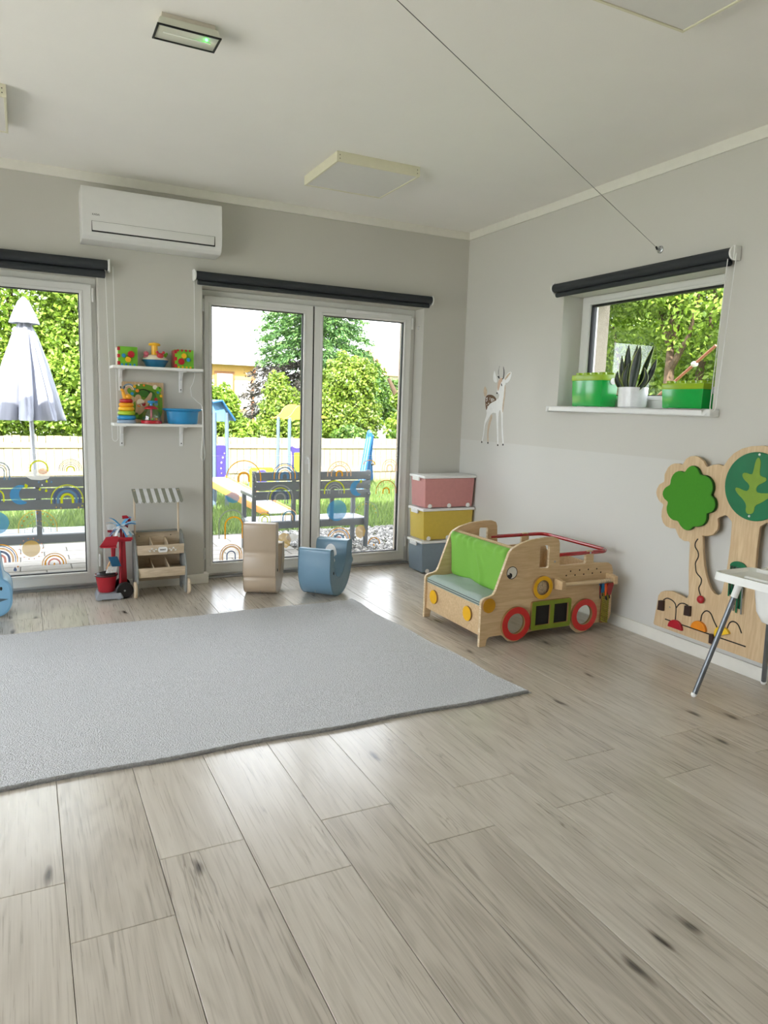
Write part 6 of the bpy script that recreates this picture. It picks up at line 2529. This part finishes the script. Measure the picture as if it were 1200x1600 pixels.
# ------------------------------------------------------------------ trees and shrubs
def leaves(n, blobs, size, up=.35, shell=.45):
    """n leaves spread through ellipsoids (cx, cy, cz, rx, ry, rz, weight)"""
    B_ = np.array(blobs, float)
    w = B_[:, 6] / B_[:, 6].sum()
    pick = rng.choice(len(B_), n, p=w)
    b = B_[pick]
    d = rng.normal(size=(n, 3))
    d /= np.linalg.norm(d, axis=1, keepdims=True)
    rad = 1 - shell * rng.random(n) ** 1.5
    # lumpy outline
    lump = 1 + .16 * np.sin(5 * d[:, 0] + 3 * b[:, 0]) * np.sin(6 * d[:, 1] + b[:, 2]) + .10 * np.sin(11 * d[:, 2] + 2 * d[:, 0] * 5)
    c = b[:, :3] + d * b[:, 3:6] * (rad * lump)[:, None]
    nrm = d * .8 + rng.normal(size=(n, 3)) * .75 + np.array([0, 0, up])
    nrm /= np.linalg.norm(nrm, axis=1, keepdims=True)
    t = np.cross(nrm, rng.normal(size=(n, 3)))
    t /= np.linalg.norm(t, axis=1, keepdims=True)
    s = np.cross(nrm, t)
    L_ = (size * rng.uniform(.6, 1.25, n))[:, None]
    v = np.stack([c - t * L_ * .5, c + s * L_ * .27 + nrm * L_ * .06, c + t * L_ * .5, c - s * L_ * .27 + nrm * L_ * .06], 1).reshape(-1, 3)
    f = np.arange(4 * n).reshape(-1, 4)
    return v, f


M_BARK = mat('bark', (92, 74, 58), .95, var=.35, scale=14, bump=1.0, bscale=30, stretch=(3, 3, .6))
L_BRIGHT = leaf_mat('leaf_bright', [(84, 114, 32), (112, 142, 40), (138, 166, 54), (168, 190, 90)], .4)
L_MID = leaf_mat('leaf_mid', [(50, 82, 28), (70, 104, 34), (94, 128, 46), (122, 150, 66)], .35)
L_DARK = leaf_mat('needle_green', [(44, 74, 38), (66, 102, 50), (92, 130, 66), (122, 156, 88)], .25)
L_DEAD = leaf_mat('needle_grey', [(46, 42, 38), (66, 62, 56), (92, 86, 78)], .1)
L_YEL = leaf_mat('leaf_yellow_green', [(78, 104, 30), (106, 132, 38), (132, 154, 52), (160, 178, 88)], .35)


def tree(name, label, cat, blobs, n, size, m, trunk=None, group=None, limbs=()):
    base = trunk[0] if trunk else (blobs[0][0], blobs[0][1], GZ - .02)
    t = thing(name, label, cat, base, group=group)
    v, f = leaves(n, blobs, size)
    me = fast_mesh('foliage', v, f, m)
    o = link_mesh('foliage', me, t)
    o['kind'] = 'stuff'
    if trunk:
        q = MB()
        q.tube(trunk, [.12 - .085 * i / (len(trunk) - 1) for i in range(len(trunk))] if len(trunk) > 1 else .1, 10)
        q.build('trunk', M_BARK, t)
    for lm in limbs:
        q = MB()
        r = lm[0]
        pts = lm[1]
        q.tube(pts, [r * (1 - .7 * i / (len(pts) - 1)) for i in range(len(pts))], 8)
        q.build('branch', M_BARK, t)
    return t


G0 = GZ - .02
tree('leafy_tree', 'big bright leafy tree hanging over the fence behind the white parasol', 'tree',
     [(-3.6, 8.9, 3.2, 2.0, 1.0, 2.3, 5), (-2.4, 8.7, 2.1, 1.0, .9, 1.6, 2.5), (-4.9, 8.8, 2.2, 1.4, 1.0, 1.7, 2), (-3.2, 8.1, 1.35, 1.8, .7, .75, 2.2), (-2.3, 8.3, 3.9, 1.1, .9, 1.3, 1.6)],
     90000, .095, L_BRIGHT, [(-3.9, 9.1, G0), (-3.85, 9.1, 1.2), (-3.6, 9.0, 2.6), (-3.5, 8.9, 4.0)],
     limbs=[(.06, [(-3.85, 9.1, 1.2), (-4.6, 9.0, 2.0), (-5.2, 8.8, 2.7)]), (.05, [(-3.8, 9.1, 1.4), (-3.0, 8.8, 1.9), (-2.3, 8.6, 2.6)])])
tree('leafy_shrub', 'bright green shrub behind the fence by the blue play tower', 'shrub',
     [(.02, 9.0, 1.08, .44, .42, .58, 3), (.45, 8.9, .62, .36, .38, .42, 2), (-.35, 9.0, .8, .34, .38, .55, 1.3)], 14000, .10, L_BRIGHT, [(.05, 9.0, G0), (.05, 9.0, .7), (.02, 9, 1.3)])
tree('yellow_shrub', 'yellow-green pointed shrub behind the fence in front of the spruce', 'shrub',
     [(1.45, 9.4, 1.10, .48, .42, .62, 3), (1.38, 9.4, 1.62, .24, .26, .40, 1), (1.85, 9.3, .70, .40, .42, .42, 1.4), (.98, 9.2, .62, .36, .38, .36, 1.2)], 15000, .085, L_YEL, [(1.4, 9.4, G0), (1.4, 9.4, 1.4)])
tree('round_tree', 'rounded yellow-green tree behind the fence next to the swing', 'tree',
     [(3.10, 9.6, 1.85, .62, .55, .62, 4), (3.05, 9.5, 1.05, .80, .5, .62, 3), (2.58, 9.6, 1.20, .40, .45, .60, 1.5)], 22000, .095, L_YEL, [(3.0, 9.6, G0), (3.0, 9.6, 1.2), (3.05, 9.6, 2.0)])
tree('loose_tree', 'thin loose tree at the right end of the fence', 'tree',
     [(4.45, 9.2, .85, .50, .45, .50, 3), (4.30, 9.3, 1.55, .28, .26, .24, .6), (4.85, 9.2, 1.25, .32, .32, .28, .8), (5.5, 9.2, 1.1, .5, .45, .7, 1.5)], 9000, .095, L_BRIGHT, [(4.45, 9.3, G0), (4.4, 9.3, 1.0), (4.15, 9.3, 1.65), (3.95, 9.3, 2.0)])
for i, (x, lab) in enumerate(((2.45, 'low dark green hedge bush behind the fence under the rounded tree'), (3.78, 'low dark green hedge bush behind the fence beside the swing'))):
    tree('hedge_bush', lab, 'shrub', [(x, 8.1, .44, .44, .30, .50, 1), (x + .40, 8.15, .40, .32, .28, .45, .7)], 7000, .085, L_MID)

# spruce made of drooping tiers
sp = thing('spruce_tree', 'tall dark spruce with grey dead branches beside the yellow house', 'tree', (3.95, 14.0, G0))
vv, ff = [], []
dead_v, dead_f = [], []
cnt = dcnt = 0
q = MB()
q.tube([(3.95, 14, G0), (3.95, 14, 3), (3.92, 14, 6.4)], [.2, .14, .03], 10)
q.build('trunk', M_BARK, sp)
for tier in range(17):
    z = 1.2 + tier * .31
    reach = 1.95 * (1 - ((z - 1.2) / 6.6) ** 1.3) + .15
    nb_ = 13
    for k in range(nb_):
        a = 2 * PI * k / nb_ + tier * .7 + rng.uniform(-.15, .15)
        Lb = reach * rng.uniform(.75, 1.1)
        isdead = (z < 2.75 and math.cos(a) < -.30)
        nleaf = 330
        s = rng.random(nleaf) ** .7
        px = 3.95 + np.cos(a) * Lb * s
        py = 14.0 + np.sin(a) * Lb * s
        pz_ = z + .22 * s - .55 * s ** 2
        c = np.stack([px, py, pz_], 1) + rng.normal(size=(nleaf, 3)) * np.array([.09, .09, .055])
        dirv2 = np.array([math.cos(a), math.sin(a), -.35]) + rng.normal(size=(nleaf, 3)) * .55
        dirv2 /= np.linalg.norm(dirv2, axis=1, keepdims=True)
        sd = np.cross(dirv2, rng.normal(size=(nleaf, 3)))
        sd /= np.linalg.norm(sd, axis=1, keepdims=True)
        Ls = rng.uniform(.07, .17, nleaf)[:, None]
        v = np.stack([c - dirv2 * Ls * .5, c + sd * Ls * .16, c + dirv2 * Ls * .5, c - sd * Ls * .16], 1).reshape(-1, 3)
        (dead_v if isdead else vv).append(v)
V = np.concatenate(vv)
o = link_mesh('needles', fast_mesh('needles', V, np.arange(len(V)).reshape(-1, 4), L_DARK), sp)
o['kind'] = 'stuff'
V = np.concatenate(dead_v)
o = link_mesh('dead_twigs', fast_mesh('dead_twigs', V, np.arange(len(V)).reshape(-1, 4), L_DEAD), sp)
o['kind'] = 'stuff'
tree('tall_tree', 'tall green tree top standing right of the spruce', 'tree', [(6.65, 15.9, 1.9, .50, .5, .9, 3), (6.45, 15.9, 2.6, .26, .26, .50, .8), (7.5, 16.1, 1.5, .5, .5, .8, 2)], 12000, .12, L_MID, [(6.6, 15.9, G0), (6.6, 15.9, 2.0), (6.45, 15.9, 2.9)])

# trees outside the small window
tree('forked_tree', 'forked tree with brown trunk and bright leaves outside the small window', 'tree',
     [(5.6, 3.2, 3.2, 1.6, 2.6, 1.6, 4), (5.9, 2.0, 1.6, 1.3, 2.0, 1.3, 3), (6.2, 4.4, 1.8, 1.4, 1.8, 1.5, 3), (5.0, 1.2, 2.9, 1.0, 1.2, 1.0, 1.5), (4.2, 2.6, 3.25, .9, 1.4, .55, 1.6)], 80000, .085, L_BRIGHT,
     [(4.5, 1.86, G0), (4.5, 1.84, 1.0), (4.5, 1.86, 2.0), (4.52, 1.90, 2.45)],
     limbs=[(.085, [(4.5, 1.88, 2.35), (4.5, 1.80, 2.8), (4.55, 1.70, 3.3), (4.6, 1.6, 4.0)]), (.06, [(4.5, 1.88, 2.35), (4.55, 2.15, 2.75), (4.6, 2.5, 3.05)]), (.05, [(4.5, 1.84, 2.0), (4.4, 1.5, 2.4), (4.3, 1.3, 2.9)]),
            (.07, [(4.9, 1.75, G0), (4.9, 1.72, 1.8), (4.85, 1.55, 2.6), (4.8, 1.45, 3.4)]), (.05, [(4.6, 2.9, 1.4), (4.7, 3.0, 2.1), (4.8, 3.3, 2.7)])])
tree('side_tree', 'pale green bushy tree seen low through the small window', 'tree', [(9.4, 5.4, 2.1, 1.0, 2.6, 2.4, 3), (9.6, 8.4, 2.2, 1.0, 2.0, 2.4, 2), (9.2, 2.4, 2.6, .9, 1.9, 2.2, 2)], 50000, .10, L_YEL, [(9.5, 5.4, G0), (9.5, 5.4, 2.0)])
pr = thing('garden_pole', 'slanting copper-red pole with a white clamp outside the small window', 'pole', (1.5, -.9, GZ))
q = MB()
q.tube([(1.5, -1.32, 1.93), (1.5, -.62, 1.42), (1.5, 1.35, GZ - .02)], .012, 10)
q.build('rod', mat('copper_rod', (178, 112, 84), .5), pr)
q = MB()
q.ball((1.5, -1.13, 1.792), .030, 12, s=(1, 1, .8))
q.build('clamp', M_WHITE, pr)

# ------------------------------------------------------------------ neighbouring houses
hs = thing('yellow_house', 'pale yellow house with light roof and brown downpipe beyond the shrubs', 'house', (0.5, 22, G0))
M_HY = mat('house_yellow', (206, 166, 100), .85, var=.03)
M_HW = mat('house_white', (206, 204, 196), .85, var=.02)
q = MB()
q.box(-4.2, 4.04, 20.0, 26, G0, 2.15)
q.build('lower_wall', M_HW, hs, smooth=False)
q = MB()
q.box(-4.2, 4.04, 19.98, 26, 2.15, 2.64)
q.build('upper_wall', M_HY, hs, smooth=False)
q = MB()
q.add([(-4.6, 19.6, 2.64), (4.45, 19.6, 2.64), (4.45, 26.4, 2.64), (-4.6, 26.4, 2.64), (-1.2, 23, 4.6), (1.0, 23, 4.6), (-4.6, 19.6, 2.72), (4.45, 19.6, 2.72), (4.45, 26.4, 2.72), (-4.6, 26.4, 2.72)],
      [(0, 3, 2, 1), (0, 1, 7, 6), (1, 2, 8, 7), (2, 3, 9, 8), (3, 0, 6, 9), (6, 7, 5, 4), (7, 8, 5), (8, 9, 4, 5), (9, 6, 4)])
q.build('roof', mat('pale_roof_tiles', (176, 172, 166), .8, var=.06), hs, smooth=False)
q = MB()
q.tube([(3.98, 19.7, 2.6), (3.92, 19.9, 2.35), (3.90, 19.93, 2.2), (3.90, 19.93, G0)], .05, 10)
q.build('downpipe', mat('brown_pipe', (176, 112, 80), .5), hs)
wd = MB()
wd.box(2.55, 3.25, 19.93, 19.99, 1.55, 2.42)
wo_ = wd.build('window', mat('brown_frame', (150, 102, 60), .6), hs, bevel=.01)
q = MB()
q.box(2.63, 3.17, 19.90, 19.94, 1.63, 2.34)
q.build('pane', mat('curtained_glass', (150, 156, 164), .2, var=.2, scale=12, stretch=(4, 1, .2)), wo_)
q = MB()
q.box(2.2, 3.6, 19.5, 19.98, 1.05, 1.14)
q.build('balcony_ledge', mat('terracotta', (210, 140, 100), .7), hs)
hr = thing('red_roof_house', 'white house with a red tiled roof far behind the trees', 'house', (12, 25, G0))
q = MB()
q.box(9.6, 15, 23.2, 27, G0, 2.75)
q.build('wall', M_HW, hr, smooth=False)
q = MB()
q.add([(9.1, 22.8, 2.70), (15.4, 22.8, 2.70), (15.4, 27.4, 2.70), (9.1, 27.4, 2.70), (10.6, 25, 3.9), (14, 25, 3.9)], [(0, 3, 2, 1), (0, 1, 5, 4), (1, 2, 5), (2, 3, 4, 5), (3, 0, 4)])
q.build('roof', mat('red_tiles', (196, 120, 92), .8, var=.1, scale=8), hr, smooth=False)

# ------------------------------------------------------------------ playground
M_PBLUE = mat('play_blue', (28, 84, 130), .5)
M_PPUR = mat('play_purple', (58, 46, 120), .5)
M_PYEL = mat('play_yellow', (226, 168, 50), .5)
M_PLIM = mat('play_lime', (150, 170, 24), .5)
M_PORA = mat('play_orange', (222, 142, 66), .5)
M_POST = mat('play_post', (96, 112, 130), .4)
tw = thing('play_tower', 'play tower with blue roof, purple panel and orange-edged slide', 'play tower', (-1.0, 4.9, GZ - .02))
for (x, y) in ((-1.08, 4.6), (-.905, 4.6), (-1.08, 5.3), (-.905, 5.3)):
    q = MB()
    q.tube([(x - (.0 if x > -1 else .0), y, GZ - .02), (x, y, 1.22)], .027, 14)
    q.build('post', M_POST, tw)
q = MB()
q.hexa([(-1.12, 4.50, 1.345), (-.985, 4.50, 1.372), (-.985, 5.40, 1.372), (-1.12, 5.40, 1.345)], [(-1.12, 4.50, 1.365), (-.98, 4.50, 1.392), (-.98, 5.40, 1.392), (-1.12, 5.40, 1.365)])
q.hexa([(-.99, 4.50, 1.370), (-.815, 4.50, 1.105), (-.815, 5.40, 1.105), (-.99, 5.40, 1.370)], [(-.985, 4.50, 1.395), (-.80, 4.50, 1.125), (-.80, 5.40, 1.125), (-.985, 5.40, 1.395)])
q.build('roof', M_PBLUE, tw, bevel=.004)
sheet('gable', [[(-1.10, 1.10), (-.86, 1.10), (-.985, 1.365), (-1.10, 1.345)]], 'xz', 4.62, .02, mat('gable_blue', (96, 146, 186), .5), tw)
sheet('purple_panel', [rrect(-1.055, -.928, .30, .770, .02), circle(-.945, .66, .012, 12), circle(-.965, .60, .014, 12), circle(-.985, .53, .014, 12), circle(-.99, .45, .012, 12), circle(-.985, .38, .012, 12)], 'xz', 4.585, .02, M_PPUR, tw)
q = MB()
q.box(-1.12, -.86, 4.55, 5.3, .235, .275)
q.build('platform', mat('play_deck', (150, 110, 80), .7), tw)
for dx in (-.0, .36):
    q = MB()
    q.hexa([(-1.30 + dx * .9, 4.42, .28), (-1.27 + dx * .9, 4.42, .28), (-.62 + dx, 3.55, GZ), (-.65 + dx, 3.55, GZ)], [(-1.30 + dx * .9, 4.42, .365), (-1.27 + dx * .9, 4.42, .365), (-.62 + dx, 3.55, GZ + .085), (-.65 + dx, 3.55, GZ + .085)])
    q.build('slide_side', M_PORA, tw, bevel=.004)
q = MB()
q.hexa([(-1.28, 4.42, .32), (-.975, 4.42, .32), (-.29, 3.55, GZ + .045), (-.64, 3.55, GZ + .045)], [(-1.28, 4.42, .34), (-.975, 4.42, .34), (-.29, 3.55, GZ + .065), (-.64, 3.55, GZ + .065)])
q.build('slide_chute', mat('slide_white', (236, 236, 236), .3), tw)

ph = thing('play_house', 'small play house with wavy yellow roof, purple and lime panels', 'play house', (.3, 5.2, GZ - .02))
sheet('roof_front', [smooth_poly([(.06, 1.135), (.16, 1.15), (.24, 1.20), (.31, 1.32), (.42, 1.365), (.52, 1.36), (.60, 1.31), (.66, 1.22), (.80, 1.19), (.84, 1.165), (.62, 1.15), (.52, 1.16), (.40, 1.13), (.22, 1.14)], 1),
                    circle(.43, 1.31, .016, 8), circle(.50, 1.29, .014, 8), circle(.50, 1.22, .014, 8)], 'xz', 5.2, .03, M_PYEL, ph)
sheet('roof_back', [smooth_poly([(.06, 1.135), (.16, 1.15), (.24, 1.20), (.31, 1.32), (.42, 1.365), (.52, 1.36), (.60, 1.31), (.66, 1.22), (.80, 1.19), (.84, 1.165), (.62, 1.15), (.52, 1.16), (.40, 1.13), (.22, 1.14)], 1)], 'xz', 5.75, .03, M_PORA, ph)
for (x, y) in ((.215, 5.2), (.72, 5.2), (.215, 5.75), (.72, 5.75)):
    q = MB()
    q.tube([(x, y, GZ - .02), (x, y, 1.16)], .026, 14)
    q.build('post', M_POST, ph)
sheet('purple_panel', [smooth_poly([(.24, .735), (.27, .71), (.33, .69), (.40, .71), (.43, .735), (.44, .66), (.43, .60), (.42, .30), (.25, .30), (.26, .60), (.23, .66)], 1)], 'xz', 5.17, .02, M_PPUR, ph)
sheet('lime_panel', [rrect(.275, .385, .32, .63, .02)], 'xz', 5.14, .02, M_PLIM, ph)
sheet('purple_door', [rrect(-.30, -.16, .05, .36, .05)], 'xz', 5.15, .02, M_PPUR, ph)
sheet('lime_panel', [rrect(-.42, -.04, .0, .40, .04), rrect(-.305, -.155, .05, .37, .04)], 'xz', 5.18, .02, M_PLIM, ph)
q = MB()
q.tube([(-.40, 5.2, GZ - .02), (-.40, 5.2, .42)], .03, 10)
q.build('post', M_POST, ph)

pt = thing('garden_planter', 'small yellow planter with a round wooden top on the lawn by the gravel', 'planter', (2.25, 4.6, GZ - .02))
q = MB()
q.hexa([(2.13, 4.48, GZ - .02), (2.37, 4.48, GZ - .02), (2.37, 4.72, GZ - .02), (2.13, 4.72, GZ - .02)], [(2.10, 4.45, .06), (2.40, 4.45, .06), (2.40, 4.75, .06), (2.10, 4.75, .06)])
q.build('tub', M_PYEL, pt, bevel=.01)
q = MB()
q.lathe([(0, .06), (.27, .06), (.28, .075), (.27, .095), (0, .10)], (2.25, 4.6, 0), 24)
q.build('top', mat('weathered_top', (170, 150, 130), .8), pt)

sw = thing('swing_frame', 'blue metal A-shaped swing frame in front of the fence', 'swing', (2.0, 6.0, GZ - .02))
M_SB = mat('swing_blue', (30, 92, 150), .4)
q = MB()
q.tube([(1.98, 6.0, .87), (1.62, 5.6, G0)], .040, 12)
q.build('leg', M_SB, sw)
q = MB()
q.tube([(2.00, 6.0, .87), (2.06, 6.3, G0)], .040, 12)
q.build('leg', M_SB, sw)
q = MB()
q.tube([(1.95, 5.95, .88), (2.46, 7.08, .89)], .035, 12)
q.build('top_bar', M_SB, sw)
for (x, y) in ((2.15, 6.80), (2.62, 7.25)):
    q = MB()
    q.tube([(2.44, 7.05, .88), (x, y, G0)], .040, 12)
    q.build('leg', M_SB, sw)
for k in (.35, .65):
    q = MB()
    a = Vector((1.95, 5.95, .88)).lerp(Vector((2.46, 7.08, .89)), k)
    q.tube([a, a + Vector((0, 0, -.55))], .006, 6)
    q.build('rope', M_ALU, sw)
q = MB()
a = Vector((1.95, 5.95, .32)).lerp(Vector((2.46, 7.08, .33)), .5)
q.obox(a, (.10, 0, 0), (.08, .178, 0), (0, 0, .012))
q.build('seat', C_BLACK, sw, bevel=.004)
